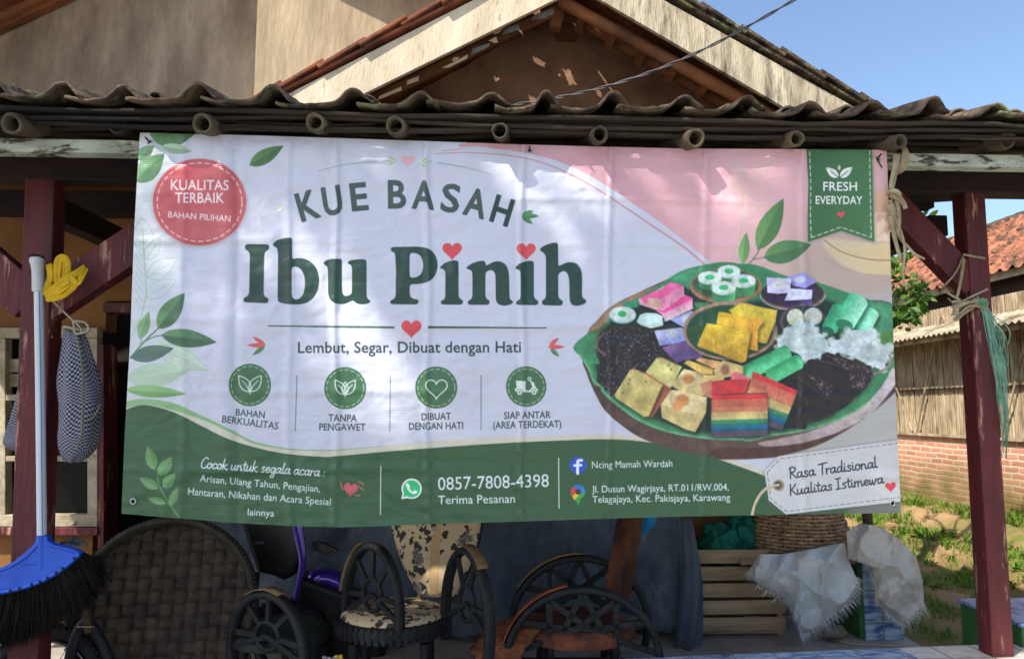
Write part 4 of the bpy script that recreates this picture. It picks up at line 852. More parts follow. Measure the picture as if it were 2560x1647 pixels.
# ================================================================== PORCH
porch = thing('porch', 'low tiled porch roof on maroon posts with bamboo rafters', 'porch', (0, .5, 0))
SL = .28
ZE = P(1280, 288, -.10).z
def roofz(y): return ZE + SL * (y + .10)
tiles = MB(); TH = .013
def tile(x, y0, wd, ln, dz, tilt, roll):
    prof = []
    for k in range(21):
        t = k / 20
        z = .052 * math.exp(-abs((t - .78) / .135) ** 2.7) - .012 * math.sin(min(1, t / .62) * math.pi) + .012 * max(0, t - .9) * -6
        prof.append((t * wd, z))
    vs = []; hmp = rnd.uniform(.82, 1.18)
    for yy in (0, .5, 1):
        for px_, pz in prof:
            y = y0 + yy * ln
            jn = .004 * fbm(px_ * 26 + x * 9, yy * 7 + y0 * 5); vs.append(Vector((x + px_ + tilt * (yy - .3), y - (.012 * fbm(px_ * 18 + x * 11, 3.3) if yy == 0 else 0), roofz(y) + pz * hmp + dz + jn + (1 - yy) * .022 + roll * (px_ - wd / 2))))
    n = 21
    top = vs; bot = [q - Vector((0, 0, TH)) for q in vs]; N = len(vs)
    fs = [(j * n + i, j * n + i + 1, (j + 1) * n + i + 1, (j + 1) * n + i) for j in range(2) for i in range(n - 1)]
    fs += [tuple(N + q for q in f)[::-1] for f in fs]
    fs += [(i + 1, i, N + i, N + i + 1) for i in range(n - 1)]
    fs += [(j * n, (j + 1) * n, N + (j + 1) * n, N + j * n) for j in range(2)] + [((j + 1) * n + n - 1, j * n + n - 1, N + j * n + n - 1, N + (j + 1) * n + n - 1) for j in range(2)]
    tiles.add(top + bot, fs, True)
bumps = [-10, 160, 316, 502, 690, 894, 1061, 1235, 1370, 1537, 1710, 1875, 2035, 2191, 2333, 2490, 2650, 2800]
xs = [P(b, 290, -.1).x for b in bumps]; xs = [xs[0] - .5, xs[0] - .25] + xs + [xs[-1] + .25, xs[-1] + .5]
for row in range(11):
    for i in range(1, len(xs)):
        if xs[i] > 2.0 and row > 4: continue  # rear rows left off at the right to let skylight reach the sacks
        wd = (xs[i] - xs[i - 1]) * 1.22; x = xs[i] - wd * .8
        tile(x + (rnd.random() - .5) * .012 + (.0 if row == 0 else .02 * (rnd.random() - .5)), -.115 + row * .235 + (rnd.random() - .5) * .03, wd, .30, .018 + rnd.random() * .02, (rnd.random() - .5) * .05, (rnd.random() - .5) * .09)
tiles.build('tile_covering', M_TILE, porch)
und = MB(); und.grid(lambda u, v: Vector((-4.2 + 8 * u, -.03 + 2.33 * v, roofz(-.03 + 2.33 * v) - .012)), 40, 8, False, lambda u, v: -4.2 + 8 * u > 1.95 and v > .45); und.build('roof_lining', mat('dark_brown_bamboo_mat', (58, 48, 40), (34, 28, 24), 14, .95, .5, 40), porch, solid=.01)  # mat in two dark browns
# laths
for j, (yy, dz) in enumerate(((-.085, .0), (-.045, -.012), (.03, -.004), (.10, -.006), (.17, -.008), (.25, -.006), (.5, -.01), (.8, -.01), (1.1, -.01))):
    l = MB(); n = 40
    pts = [Vector((-4.2 + 8.2 * k / n, yy + .01 * fbm(k * .4, j), roofz(yy) + dz - .006 + .013 * fbm(k * .35, j + 9) + .005 * fbm(k * 1.3, j + 2))) for k in range(n + 1)]
    l.tube(pts, [.011 + .003 * fbm(k * .8, j + 3) for k in range(n + 1)], 7, sq=1.0)
    if j < 5 and j % 2 == 0: l.tube([q + Vector((.3, .015, -.026 + .01 * math.sin(k * .5 + j))) for k, q in enumerate(pts)], .010, 6); l.tube([q + Vector((.1, .03, -.052 + .008 * math.sin(k * .7 + j * 2))) for k, q in enumerate(pts)], .011, 6)
    for s in range(7 if j < 5 else 0):
        x0_ = -4 + 7.6 * rnd.random(); Ls = .5 + 1.4 * rnd.random(); dz_ = -.07 * rnd.random() + .006; dy_ = .02 * rnd.random()
        l.tube([Vector((x0_ + Ls * q_ / 8, yy + dy_ + .008 * fbm(q_ * .9, s + j * 7), roofz(yy) + dz + dz_ + .012 * fbm(q_ * .5, s * 3 + j) + .02 * (rnd.random() - .5) * q_ / 8)) for q_ in range(9)], [.0055 + .003 * fbm(q_ * 1.3, s) for q_ in range(9)], 5, sq=.6)
    l.build('lath', M_LATH, porch)
# bamboo rafters with their open ends
for cx, cy, rr, dark in ((28, 310, 29, 0), (290, 312, 27, 1), (505, 310, 30, 0), (787, 307, 29, 0), (988, 315, 28, 0), (1250, 328, 25, 0), (1500, 337, 26, 0), (1740, 346, 29, 0), (1993, 347, 26, 0), (2252, 355, 24, 0), (2520, 350, 28, 1), (2760, 356, 28, 0)):
    y0 = rnd.uniform(-.118, -.098) if not dark else -.03
    c = P(cx, cy, y0); ro = rr / FPX * (y0 + 2.97) * .98; ro *= rnd.uniform(.82, .98); ri = ro * rnd.uniform(.64, .72)
    d = Vector(((rnd.random() - .5) * .08 + (-.12 if cx > 1700 else .06 if cx < 1300 else 0), 1, SL)).normalized(); Lr = 2.3
    q = MB(); u = d.cross(Vector((0, 0, 1))).normalized(); v = u.cross(d); N = 20
    vs = []
    for (dist, rad) in ((0, ro * .97), (.004, ro), (.5, ro * 1.02), (.51, ro * 1.07), (.53, ro), (Lr, ro * 1.05)):
        for k in range(N): a = 2 * math.pi * k / N; vs.append(c + d * dist + (u * math.cos(a) + v * math.sin(a)) * rad * (1 + .05 * math.sin(3 * a + cx) + .03 * math.sin(7 * a + 2 * cx)))
    for (dist, rad) in ((0, ri), (.2, ri * .96), (.21, .001)):
        for k in range(N): a = 2 * math.pi * k / N; vs.append(c + d * dist + (u * math.cos(a) + v * math.sin(a)) * rad * (1 + .05 * math.sin(2 * a + cx)))
    fs = [(i * N + k, i * N + (k + 1) % N, (i + 1) * N + (k + 1) % N, (i + 1) * N + k) for i in (0, 1, 2, 3, 4, 6, 7) for k in range(N)]
    fs += [(6 * N + k, 6 * N + (k + 1) % N, (k + 1) % N, k) for k in range(N)]
    q.add(vs, fs, True); q.build('rafter', M_BAMBOO, porch)
# pale front beam, dark main beam, posts and braces
zt_, zb_ = P(100, 344, .03).z, P(100, 378, .03).z
q = MB(); q.box((-.2, .075, (zt_ + zb_) / 2), (8.2, .07, zt_ - zb_)); q.build('front_beam', M_PALEBEAM, porch, bevel=.005)
PY = .5
q = MB(); zt2, zb2 = 2.63, P(2480, 481, .45).z; q.box((-.2, .51, (zt2 + zb2) / 2), (8.2, .12, zt2 - zb2)); q.build('main_beam', M_DARKWOOD, porch, bevel=.006)
q = MB(); q.box((P(2310, 440, .8).x, 1.5, 2.40), (.10, 1.6, .11)); q.build('tie_beam', M_DARKWOOD, porch, bevel=.006)
q = MB(); a = P(2240, 494, .62); b = P(2395, 484, .62); q.bar(a, b, .1, .055); a = P(2235, 512, .72); b = P(2325, 515, .72); q.bar(a, b, .08, .04); q.build('beam_packing', M_DARKWOOD, porch, bevel=.004)
q = MB(); q.box((-2.2, 1.9, 2.78), (3.9, .1, .16)); q.build('wall_plate', M_DARKWOOD, porch, bevel=.006)
q = MB(); q.box((P(110, 480, .6).x, 1.4, 2.42), (.10, 1.6, .12)); q.build('tie_beam', M_DARKWOOD, porch, bevel=.006)
def post(t0, b0, wpx, depth, zbot):
    a = P(*t0, PY); b = P(*b0, PY); wd = wpx / FPX * 3.47
    q = MB(); a2 = Vector((a.x, PY + depth / 2 - .04, 2.60)); b2 = b + (b - a) * ((zbot - b.z) / (b.z - a.z)); b2.y = PY + depth / 2
    n = 10
    rings = []
    for k in range(n + 1):
        c = a2.lerp(b2, k / n); s = 1 + .03 * fbm(k * .9, t0[0]); rings.append([c + Vector((sx * wd / 2 * s, sy * depth / 2, 0)) for sx, sy in ((-1, -1), (1, -1), (1, 1), (-1, 1))])
    vs = [p for r_ in rings for p in r_]
    q.add(vs, [(i * 4 + k, i * 4 + (k + 1) % 4, (i + 1) * 4 + (k + 1) % 4, (i + 1) * 4 + k) for i in range(n) for k in range(4)] + [(0, 1, 2, 3), (n * 4 + 3, n * 4 + 2, n * 4 + 1, n * 4)])
    return q.build('post', M_MAROON, porch, bevel=.008)
pl = post((112, 420), (58, 1640), 72, .105, .0)
pr = post((2424, 480), (2509, 1632), 56, .105, .30)
def brace(p0, p1, hpx, par, Y=.52, d=.085):
    q = MB(); a, b = P(*p0, Y), P(*p1, Y); h = hpx / FPX * (Y + 2.97); q.bar(a, b, d, h, up=(0, 0, 1)); q.build('brace', M_MAROON, par, bevel=.006)
brace((102, 772), (390, 582), 92, pl); brace((84, 758), (-90, 612), 96, pl); brace((2424, 716), (2216, 500), 70, pr)
bn = MB(); bn.tube([P(128, 842, .515), P(128, 842, .49)], .006, 8); bn.build('bolt', M_STEEL, pl)
# ================================================================== BANNER
ART = paint_banner()
img = bpy.data.images.new('banner_print', AW_, AH_, alpha=False, float_buffer=False)
buf = np.ones((AH_, AW_, 4), np.float32); buf[..., :3] = np.clip(ART[::-1], 0, 1)
img.pixels.foreach_set(buf.ravel()); img.update(); img.pack()
def curve1(pts):
    p = np.array(pts, float); s = np.insert(np.cumsum(np.hypot(*(p[1:] - p[:-1]).T)), 0, 0); s /= s[-1]
    return lambda t: np.array([np.interp(t, s, p[:, 0]), np.interp(t, s, p[:, 1])])
cT = curve1([(350, 332), (640, 339), (860, 346), (1177, 357), (1286, 361), (1500, 367), (1710, 371.6), (1950, 373), (2180, 374.5), (2217, 376)])
cB = curve1([(303.6, 1283), (390, 1291), (484, 1298), (564, 1305), (700, 1313), (850, 1318), (960, 1314), (1068, 1309.5), (1240, 1305), (1395, 1300), (1540, 1295), (1710, 1290.6), (1962, 1286), (2252.7, 1281.5)])
cL = curve1([(350, 332), (343, 440), (336.4, 558), (330, 720), (325.5, 849), (316, 1012), (311.6, 1087), (303.6, 1283)])
cR = curve1([(2217, 376), (2220, 460), (2223.6, 560), (2233, 831), (2243.6, 1100), (2247, 1160), (2252.7, 1281.5)])
p00, p10, p01, p11 = cT(0), cT(1), cB(0), cB(1)
def coons(s, t):
    return (1 - t) * cT(s) + t * cB(s) + (1 - s) * cL(t) + s * cR(t) - ((1 - s) * (1 - t) * p00 + s * (1 - t) * p10 + (1 - s) * t * p01 + s * t * p11)
vfold = [(560, .004, 22), (592, -.003, 10), (722, .0035, 10), (838, .005, 9), (1068, .005, 8), (1305, .006, 7), (1524, .005, 7), (1762, .004, 9), (2010, .004, 9), (455, .003, 12)]
hfold = [(498, .003, 9), (610, .0035, 10), (812, .004, 12), (985, .0025, 12), (1180, .003, 12)]
def relief(x, y):
    """how far the sheet stands out towards the viewer (metres) at a point of the design"""
    d = 0
    for c, a, wd in vfold:
        q = (x - c - 4 * math.sin(y * .011 + c)) / wd; d += 2.4 * a * (math.exp(-q * q) - .35 * math.exp(-(q / 3) ** 2))
    for c, a, wd in hfold:
        q = (y - c - .012 * (x - 1280) - 5 * math.sin(x * .006 + c)) / wd; d += 2.2 * a * (math.exp(-q * q) - .4 * math.exp(-(q / 3) ** 2)) * (.55 + .45 * math.sin(x * .004 + c))
    d += .010 * fbm(x * .0032, y * .0045, 1.3, 3) + .0035 * fbm(x * .011, y * .016, 5.1, 3)
    d += .0048 * abs(fbm(x * .02 + 2.2 * fbm(x * .004, y * .004), y * .028, 9.7, 3))
    # pull lines running from the eyelets
    for ex, ey, ang, a in ((376, 360, 1.0, .007), (376, 360, .72, .006), (376, 360, 1.3, .004), (1324, 379, 2.2, .003), (1324, 379, 1.0, .003), (2193, 399, 2.1, .003)):
        dx, dy = x - ex, y - ey; al = dx * math.cos(ang) + dy * math.sin(ang); ac = -dx * math.sin(ang) + dy * math.cos(ang)
        if al > 0: d += a * math.exp(-(ac / (9 + al * .05)) ** 2) * math.exp(-al / 150)
    d += .02 * math.sin(min(1, max(0, (y - 350) / 950)) * math.pi) * .9 - .012 * ((y - 350) / 950)
    return d
def on_banner(x, y, lift=0): return P(x, y, -relief(x, y) - lift - .004)
NU, NV = 400, 200
bm = MB(); uv = []
pxs = np.array([[coons(i / NU, j / NV) for i in range(NU + 1)] for j in range(NV + 1)])
idx = pxs.reshape(-1, 2)
bm.add([on_banner(x, y) for x, y in idx], [(j * (NU + 1) + i, j * (NU + 1) + i + 1, (j + 1) * (NU + 1) + i + 1, (j + 1) * (NU + 1) + i) for j in range(NV) for i in range(NU)], True)
banner = thing('banner', 'large printed vinyl banner for a home cake seller nailed across the porch front', 'banner', P(1280, 820, 0))
mb_ = bpy.data.materials.new('printed_vinyl'); mb_.use_nodes = True; n = mb_.node_tree.nodes; L = mb_.node_tree.links; b = n['Principled BSDF']
uvn = n.new('ShaderNodeUVMap'); uvn.uv_map = 'design'; it = n.new('ShaderNodeTexImage'); it.image = img; it.interpolation = 'Cubic'; it.extension = 'EXTEND'; L.new(uvn.outputs[0], it.inputs[0]); L.new(it.outputs[0], b.inputs['Base Color'])
b.inputs['Roughness'].default_value = .31; b.inputs['Specular IOR Level'].default_value = .55
wv = n.new('ShaderNodeTexWave'); wv.wave_type = 'BANDS'; wv.bands_direction = 'Y'; wv.inputs['Scale'].default_value = 62; wv.inputs['Distortion'].default_value = .6; wv.inputs['Detail'].default_value = 2
L.new(uvn.outputs[0], wv.inputs[0])
nz = n.new('ShaderNodeTexNoise'); nz.inputs['Scale'].default_value = 14; nz.inputs['Detail'].default_value = 5; L.new(uvn.outputs[0], nz.inputs['Vector'])
ad = n.new('ShaderNodeMath'); ad.operation = 'MULTIPLY_ADD'; L.new(nz.outputs['Fac'], ad.inputs[0]); ad.inputs[1].default_value = .9; L.new(wv.outputs['Fac'], ad.inputs[2])
bp = n.new('ShaderNodeBump'); bp.inputs['Strength'].default_value = .14; bp.inputs['Distance'].default_value = .004; L.new(ad.outputs[0], bp.inputs['Height']); L.new(bp.outputs[0], b.inputs['Normal'])
trn = n.new('ShaderNodeBsdfTranslucent'); L.new(it.outputs[0], trn.inputs[0]); mxs = n.new('ShaderNodeMixShader'); mxs.inputs[0].default_value = .06; L.new(b.outputs[0], mxs.inputs[1]); L.new(trn.outputs[0], mxs.inputs[2]); L.new(mxs.outputs[0], n['Material Output'].inputs[0])
sheet = bm.build('sheet', mb_, banner)
ul = sheet.data.uv_layers.new(name='design')
li = np.zeros(len(sheet.data.loops), np.int32); sheet.data.loops.foreach_get('vertex_index', li)
uvs = np.stack([(idx[:, 0] - AX_) / AW_, 1 - (idx[:, 1] - AY_) / AH_], 1)[li]; ul.data.foreach_set('uv', uvs.astype(np.float32).ravel())
M_EYE = mat('eyelet_metal', (190, 190, 186), (150, 150, 146), 20, .3, 0, metal=1)
M_NAIL = mat('rusty_nail', (70, 56, 48), (44, 36, 32), 20, .6, .2)
def torus(mb, c, ax, Rr, r, n=20, m=8):
    ax = Vector(ax).normalized(); u = ax.orthogonal().normalized(); v = ax.cross(u); c = Vector(c)
    vs = [c + (u * math.cos(a) + v * math.sin(a)) * (Rr + r * math.cos(t)) + ax * r * math.sin(t) for a in [2 * math.pi * i / n for i in range(n)] for t in [2 * math.pi * k / m for k in range(m)]]
    mb.add(vs, [(i * m + k, i * m + (k + 1) % m, ((i + 1) % n) * m + (k + 1) % m, ((i + 1) % n) * m + k) for i in range(n) for k in range(m)], True)
for x, y in ((375, 358), (1324, 379), (2194, 399), (333, 1253), (2231, 1258)):
    c = on_banner(x, y, .002); e = MB(); torus(e, c, (0, 1, 0), .010, .0035); ey = e.build('eyelet', M_EYE, banner)
    h = MB(); h.lathe([(.0085, 0), (.0001, 0)], c - Vector((0, .0005, 0)), 16, Euler((R(90), 0, 0)).to_matrix()); h.build('eyelet_hole', mat('dark_hole', (12, 12, 12), (16, 16, 16), 3, .9, 0), ey)
for x, y, dx, dy in ((375, 357, -12, -14), (1324, 378, 0, -12), (2193, 398, 10, -13)):
    q = MB(); c = on_banner(x, y, .004); q.tube([c + Vector((0, .05, 0)), c, P(x + dx, y + dy, -.035)], .0035, 8); q.build('nail', M_NAIL, banner)
q = MB(); q.tube([on_banner(2192, 398, .006), on_banner(2206, 420, .008)], .0025, 6); q.build('wire_tie', M_NAIL, banner)
# ================================================================== LOW WALL, BENCHES
def tile_mat(name, blue, light, sc):
    m = bpy.data.materials.new(name); m.use_nodes = True; n = m.node_tree.nodes; L = m.node_tree.links; b = n['Principled BSDF']; b.inputs['Roughness'].default_value = .25
    tc = n.new('ShaderNodeTexCoord'); nz = n.new('ShaderNodeTexNoise'); nz.inputs['Scale'].default_value = sc; nz.inputs['Detail'].default_value = 3; nz.inputs['Distortion'].default_value = 2.4
    mp = n.new('ShaderNodeMapping'); mp.inputs['Scale'].default_value = (1, 2.4, 2.4); L.new(tc.outputs['Object'], mp.inputs[0]); L.new(mp.outputs[0], nz.inputs['Vector'])
    cr = n.new('ShaderNodeValToRGB'); e = cr.color_ramp.elements; e[0].position = .36; e[0].color = lin(blue); e[1].position = .62; e[1].color = lin(light); k = cr.color_ramp.elements.new(.48); k.color = lin(tuple(a * .35 + c * .65 for a, c in zip(blue, light)))
    L.new(nz.outputs['Fac'], cr.inputs[0])
    sx = n.new('ShaderNodeSeparateXYZ'); L.new(tc.outputs['Object'], sx.inputs[0]); su = n.new('ShaderNodeMath'); su.operation = 'ADD'; L.new(sx.outputs[1], su.inputs[0]); L.new(sx.outputs[2], su.inputs[1]); cb = n.new('ShaderNodeCombineXYZ'); L.new(sx.outputs[0], cb.inputs[0]); L.new(su.outputs[0], cb.inputs[1])
    br = n.new('ShaderNodeTexBrick'); br.offset = 0; br.inputs['Scale'].default_value = 1; br.inputs['Mortar Size'].default_value = .004; br.inputs['Brick Width'].default_value = .2; br.inputs['Row Height'].default_value = .2; br.inputs['Mortar'].default_value = lin((120, 118, 112)); L.new(cr.outputs[0], br.inputs['Color1']); L.new(cr.outputs[0], br.inputs['Color2'])
    L.new(cb.outputs[0], br.inputs[0]); L.new(br.outputs[0], b.inputs['Base Color'])
    return m
M_BLUET = tile_mat('blue_wave_tile', (74, 108, 164), (178, 198, 216), 5); M_CREAMT = tile_mat('cream_floor_tile', (204, 194, 176), (226, 218, 204), 6)
lw = thing('low_wall', 'low porch kerb topped with blue and cream ceramic tiles', 'low wall', (1.2, .4, 0))
yaw = R(2.2)
far0, far1 = PZ(1700, 1640, .304), PZ(2560, 1606, .304)
dv = (far1 - far0).normalized(); nv = Vector((dv.y, -dv.x, 0))
F0 = far0 - dv * 1.1; F1 = far1 + dv * .9
q = MB(); q.prism([F0 + Vector((0, 0, -.012)), F1 + Vector((0, 0, -.012)), F1 + nv * .55 + Vector((0, 0, -.012)), F0 + nv * .55 + Vector((0, 0, -.012))], (0, 0, -.37)); q.build('wall_core', M_GREENP, lw, bevel=.004)
Ms = far0.lerp(far1, .62)
q = MB(); q.prism([F0, Ms, Ms + nv * .58, F0 + nv * .58], (0, 0, -.011)); q.build('blue_tiles', M_BLUET, lw)
q = MB(); q.prism([Ms + dv * .003, F1, F1 + nv * .58, Ms + dv * .003 + nv * .58], (0, 0, -.0115)); q.build('cream_tiles', M_CREAMT, lw)
bx = PZ(2395, 1496, .42)
ba = thing('tiled_bench', 'green porch bench with a blue tiled top beside the right maroon post', 'bench', (bx.x + .22, .8, 0))
q = MB(); q.box((bx.x + .225, (bx.y + .62) / 2, .2), (.43, bx.y - .62, .40)); q.build('bench_body', M_GREENP, ba, bevel=.004)
q = MB(); q.box((bx.x + .225, (bx.y + .62) / 2, .41), (.45, bx.y - .60, .02)); q.build('tiled_top', tile_mat('blue_bench_tile', (56, 80, 150), (160, 184, 220), 6), ba, bevel=.003)
B0 = PZ(2155, 1600, 0.0); B1 = PZ(2264, 1600, 0)
bb = thing('tiled_bench', 'green bench with a blue tiled end under the frayed white sacks', 'bench', (B0.x + .14, B0.y + .5, 0))
q = MB(); q.box(((B0.x + B1.x) / 2, B0.y + .62, .255), (B1.x - B0.x, 1.2, .51)); q.build('bench_body', M_GREENP, bb, bevel=.004)
q = MB(); q.box(((B0.x + B1.x) / 2 + .012, B0.y + .006, .25), (B1.x - B0.x - .03, .02, .5)); q.build('tiled_end', M_BLUET, bb, bevel=.003)
q = MB(); q.box(((B0.x + B1.x) / 2, B0.y + .62, .52), (B1.x - B0.x + .02, 1.22, .02)); q.build('tiled_top', M_BLUET, bb, bevel=.003)
# ================================================================== NEIGHBOUR HOUSE on the right
NX = 6.2
nh = thing('neighbour_house', 'brick and bamboo house with orange tiles beyond the right post', 'house', (NX, 5, 0))
def brick_mat():
    m = bpy.data.materials.new('old_brickwork'); m.use_nodes = True; n = m.node_tree.nodes; L = m.node_tree.links; b = n['Principled BSDF']; b.inputs['Roughness'].default_value = .95
    tc = n.new('ShaderNodeTexCoord'); mp = n.new('ShaderNodeMapping'); mp.inputs['Rotation'].default_value = (R(90), 0, R(90)); 
    sx = n.new('ShaderNodeSeparateXYZ'); cb = n.new('ShaderNodeCombineXYZ'); L.new(tc.outputs['Object'], sx.inputs[0]); L.new(sx.outputs[1], cb.inputs[0]); L.new(sx.outputs[2], cb.inputs[1])
    wn = n.new('ShaderNodeTexNoise'); wn.inputs['Scale'].default_value = 5; L.new(cb.outputs[0], wn.inputs['Vector'])
    va = n.new('ShaderNodeVectorMath'); va.operation = 'MULTIPLY_ADD'; L.new(wn.outputs['Color'], va.inputs[0]); va.inputs[1].default_value = (.03, .03, 0); L.new(cb.outputs[0], va.inputs[2])
    br = n.new('ShaderNodeTexBrick'); br.inputs['Scale'].default_value = 1; br.inputs['Brick Width'].default_value = .235; br.inputs['Row Height'].default_value = .073; br.inputs['Mortar Size'].default_value = .016; br.inputs['Mortar Smooth'].default_value = .3
    br.inputs['Color1'].default_value = lin((214, 142, 112)); br.inputs['Color2'].default_value = lin((172, 110, 86)); br.inputs['Mortar'].default_value = lin((200, 182, 158)); L.new(va.outputs[0], br.inputs[0])
    nz = n.new('ShaderNodeTexNoise'); nz.inputs['Scale'].default_value = 2.2; nz.inputs['Detail'].default_value = 8; L.new(tc.outputs['Object'], nz.inputs['Vector'])
    # moss grows on the foot of the wall
    md = n.new('ShaderNodeMapRange'); md.inputs['From Min'].default_value = .95; md.inputs['From Max'].default_value = .30; L.new(sx.outputs[2], md.inputs[0])
    mu = n.new('ShaderNodeMath'); mu.operation = 'MULTIPLY'; L.new(md.outputs[0], mu.inputs[0]); L.new(nz.outputs['Fac'], mu.inputs[1]); m2 = n.new('ShaderNodeMath'); m2.operation = 'MULTIPLY'; m2.inputs[1].default_value = 2.0; m2.use_clamp = True; L.new(mu.outputs[0], m2.inputs[0])
    mx = n.new('ShaderNodeMix'); mx.data_type = 'RGBA'; L.new(m2.outputs[0], mx.inputs[0]); L.new(br.outputs[0], mx.inputs[6]); mx.inputs[7].default_value = lin((112, 96, 52)); L.new(mx.outputs[2], b.inputs['Base Color'])
    bp = n.new('ShaderNodeBump'); bp.inputs['Strength'].default_value = .8; bp.inputs['Distance'].default_value = .02; bp.invert = True; L.new(br.outputs['Fac'], bp.inputs['Height']); L.new(bp.outputs[0], b.inputs['Normal'])
    return m
zbr = PX(2245, 1085, NX).z
q = MB(); q.box((NX + .08, 6.0, zbr / 2), (.16, 13, zbr)); q.build('brick_wall', brick_mat(), nh)
q = MB(); q.box((NX - .03, 6.0, zbr + .02), (.05, 13, .035)); q.box((NX - .03, 6.0, zbr + .66), (.04, 13, .03))
EX = 5.72; zev = PX(2245, 852, EX).z
BAM = mat('grey_bamboo', (182, 164, 134), (108, 93, 72), 7, .8, .3, 30, stretch=(1, 1, .3))
q.build('bamboo_rail', BAM, nh)
q = MB(); y = -.4
k = 0
while y < 12:
    rr = .012 + rnd.random() * .008; y += rr * 1.9 + rnd.random() ** 4 * .02
    lean = (rnd.random() - .5) * .03
    q.tube([(NX + .015 + rnd.random() * .02, y, zbr + .03), (NX + .015, y + lean, zev + .42)], rr, 6, cap=False)
for k in range(6):
    y0_ = .5 + k * 1.7; q.tube([(NX - .055, y0_, zbr + .06), (NX - .055, y0_ + .85, zev + .3)], .014, 6); q.tube([(NX - .055, y0_ + 1.6, zbr + .06), (NX - .055, y0_ + .9, zev + .3)], .014, 6)
q.build('bamboo_wall', BAM, nh)
q = MB(); q.box((NX + .4, 6, (zbr + zev) / 2 + .2), (.03, 13, zev - zbr + .6)); q.build('inner_wall', mat('pale_inner_sheet', (160, 140, 104), (104, 90, 70), 1.4, .9, .1), nh)
# corrugated sheet lean-to
def corr(u, v):
    y = -1.2 + 13.4 * u; x = EX + 1.15 * v
    return Vector((x, y, zev + .40 * (x - EX) + .016 * math.sin(y * 2 * math.pi / .105)))
q = MB(); q.grid(corr, 1280, 2); q.build('corrugated_roof', mat('old_fibre_cement', (176, 164, 142), (132, 122, 102), 5, .95, .5, 26, c3=(84, 78, 62), s3=2.4, lo3=.5, hi3=.66), nh, solid=.008)
q = MB(); q.bar((EX + .12, -1.2, zev - .035), (EX + .12, 12, zev - .035), .05, .05); 
q.build('eave_purlin', BAM, nh)
# boards coloured dark for the shaded gap under the tiled eave, then the tiled roof
TX0 = 6.55; zt0 = PX(2480, 683, TX0).z
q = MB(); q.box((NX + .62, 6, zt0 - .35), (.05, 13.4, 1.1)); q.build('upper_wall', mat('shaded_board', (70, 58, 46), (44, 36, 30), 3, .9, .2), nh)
q = MB(); q.bar((TX0 + .05, -1.2, zt0 - .045), (TX0 + .05, 12.4, zt0 - .045), .03, .1); q.build('eave_board', M_FRAME, nh, bevel=.003)
SLN = .62
def ntile(mb):
    ty, tx = .21, .27
    nx_, ny_ = 11, 66
    for i in range(nx_):
        for j in range(ny_):
            y0_ = -1.3 + j * ty + (rnd.random() - .5) * .012; x0_ = TX0 - .06 + i * tx * .86 + (rnd.random() - .5) * .014; dz = rnd.random() * .012
            if x0_ > TX0 + 2.05: continue
            pr_ = [(0, .012), (.16, -.006), (.38, -.014), (.6, -.004), (.72, .028), (.84, .04), (.95, .026), (1.08, .0)]
            vs = [Vector((x0_ + s * tx, y0_ + t * ty, zt0 + SLN * (x0_ + s * tx - TX0) + z + dz + (1 - s) * .03)) for s in (0, 1) for t, z in pr_]
            n = len(pr_); bot = [v_ - Vector((0, 0, .016)) for v_ in vs[:n]]
            mb.add(vs + bot, [(k, k + 1, n + k + 1, n + k) for k in range(n - 1)] + [(2 * n + k, 2 * n + k + 1, k + 1, k) for k in range(n - 1)], True)
M_ORANGE = mat('orange_roof_tile', (172, 112, 84), (126, 80, 60), 5, .9, .4, 30, c3=(74, 56, 46), s3=5.5, lo3=.45, hi3=.58, detail=4)
q = MB(); ntile(q); q.build('tiled_roof', M_ORANGE, nh)
zr = zt0 + SLN * 2.12
q = MB(); 
for k in range(56): q.tube([(TX0 + 2.16, -1.2 + k * .25, zr + .02), (TX0 + 2.16, -1.2 + k * .25 + .27, zr + .035)], .085, 8)
q.build('ridge_tiles', M_TILE, nh)
q = MB(); q.prism([(TX0 + 2.1, -1.2, zr - .05), (TX0 + 2.1, 12.5, zr - .05), (TX0 + 4.3, 12.5, zt0 - .1), (TX0 + 4.3, -1.2, zt0 - .1)], (0, 0, -.04)); q.build('rear_roof', M_TILE2, nh)
# ================================================================== THINGS ON THE LEFT POST
FY = .40
br = thing('broom', 'long floor broom with white handle and blue head hung on the left post', 'broom', P(95, 1330, FY))
t0, t1 = P(96, 665, FY), P(105, 1345, FY)
q = MB(); q.tube([P(97, 720, FY), P(101, 1000, FY), P(105, 1345, FY)], .0195, 14); hd = q.build('handle', mat('white_plastic_tube', (206, 216, 222), (196, 206, 214), 3, .35, 0, spec=.5), br)
q = MB(); q.tube([P(98.0, 728, FY - .0215), P(102.5, 1000, FY - .0215), P(106, 1335, FY - .0215)], .0018, 5); q.build('blue_stripe', mat('blue_line', (70, 120, 180), None, 3, .5, 0), hd)
q = MB(); pts = [(93, 645), (93.2, 652), (93.8, 664), (94.4, 678), (96, 728)]; rs = [.030, .0318, .0268, .0240, .0255]
q.tube([P(*p, FY) for p in pts], rs, 16, cap=False); q.tube([P(96, 728, FY), P(96, 729, FY)], .0255, 16); q.build('grip', mat('grey_white_grip', (224, 228, 228), None, 3, .45, 0), br)
q = MB(); a = P(93, 648, FY); q.lathe([(.0001, 0), (.029, .0)], a, 16); torus(q, P(93, 645, FY), (.05, .3, 1), .029, .0045, 18, 6); q.build('grip_end', mat('dark_hole_grip', (24, 22, 24), None, 3, .6, 0), br)
M_BLUE = mat('blue_moulded_plastic', (26, 92, 208), (18, 76, 186), 5, .38, .12, 40, spec=.45, c3=(70, 112, 180), s3=14, lo3=.6, hi3=.72)
q = MB(); top = [(94, 1340), (117, 1340), (119, 1352), (135, 1361), (160, 1366), (185, 1373), (204, 1382)]
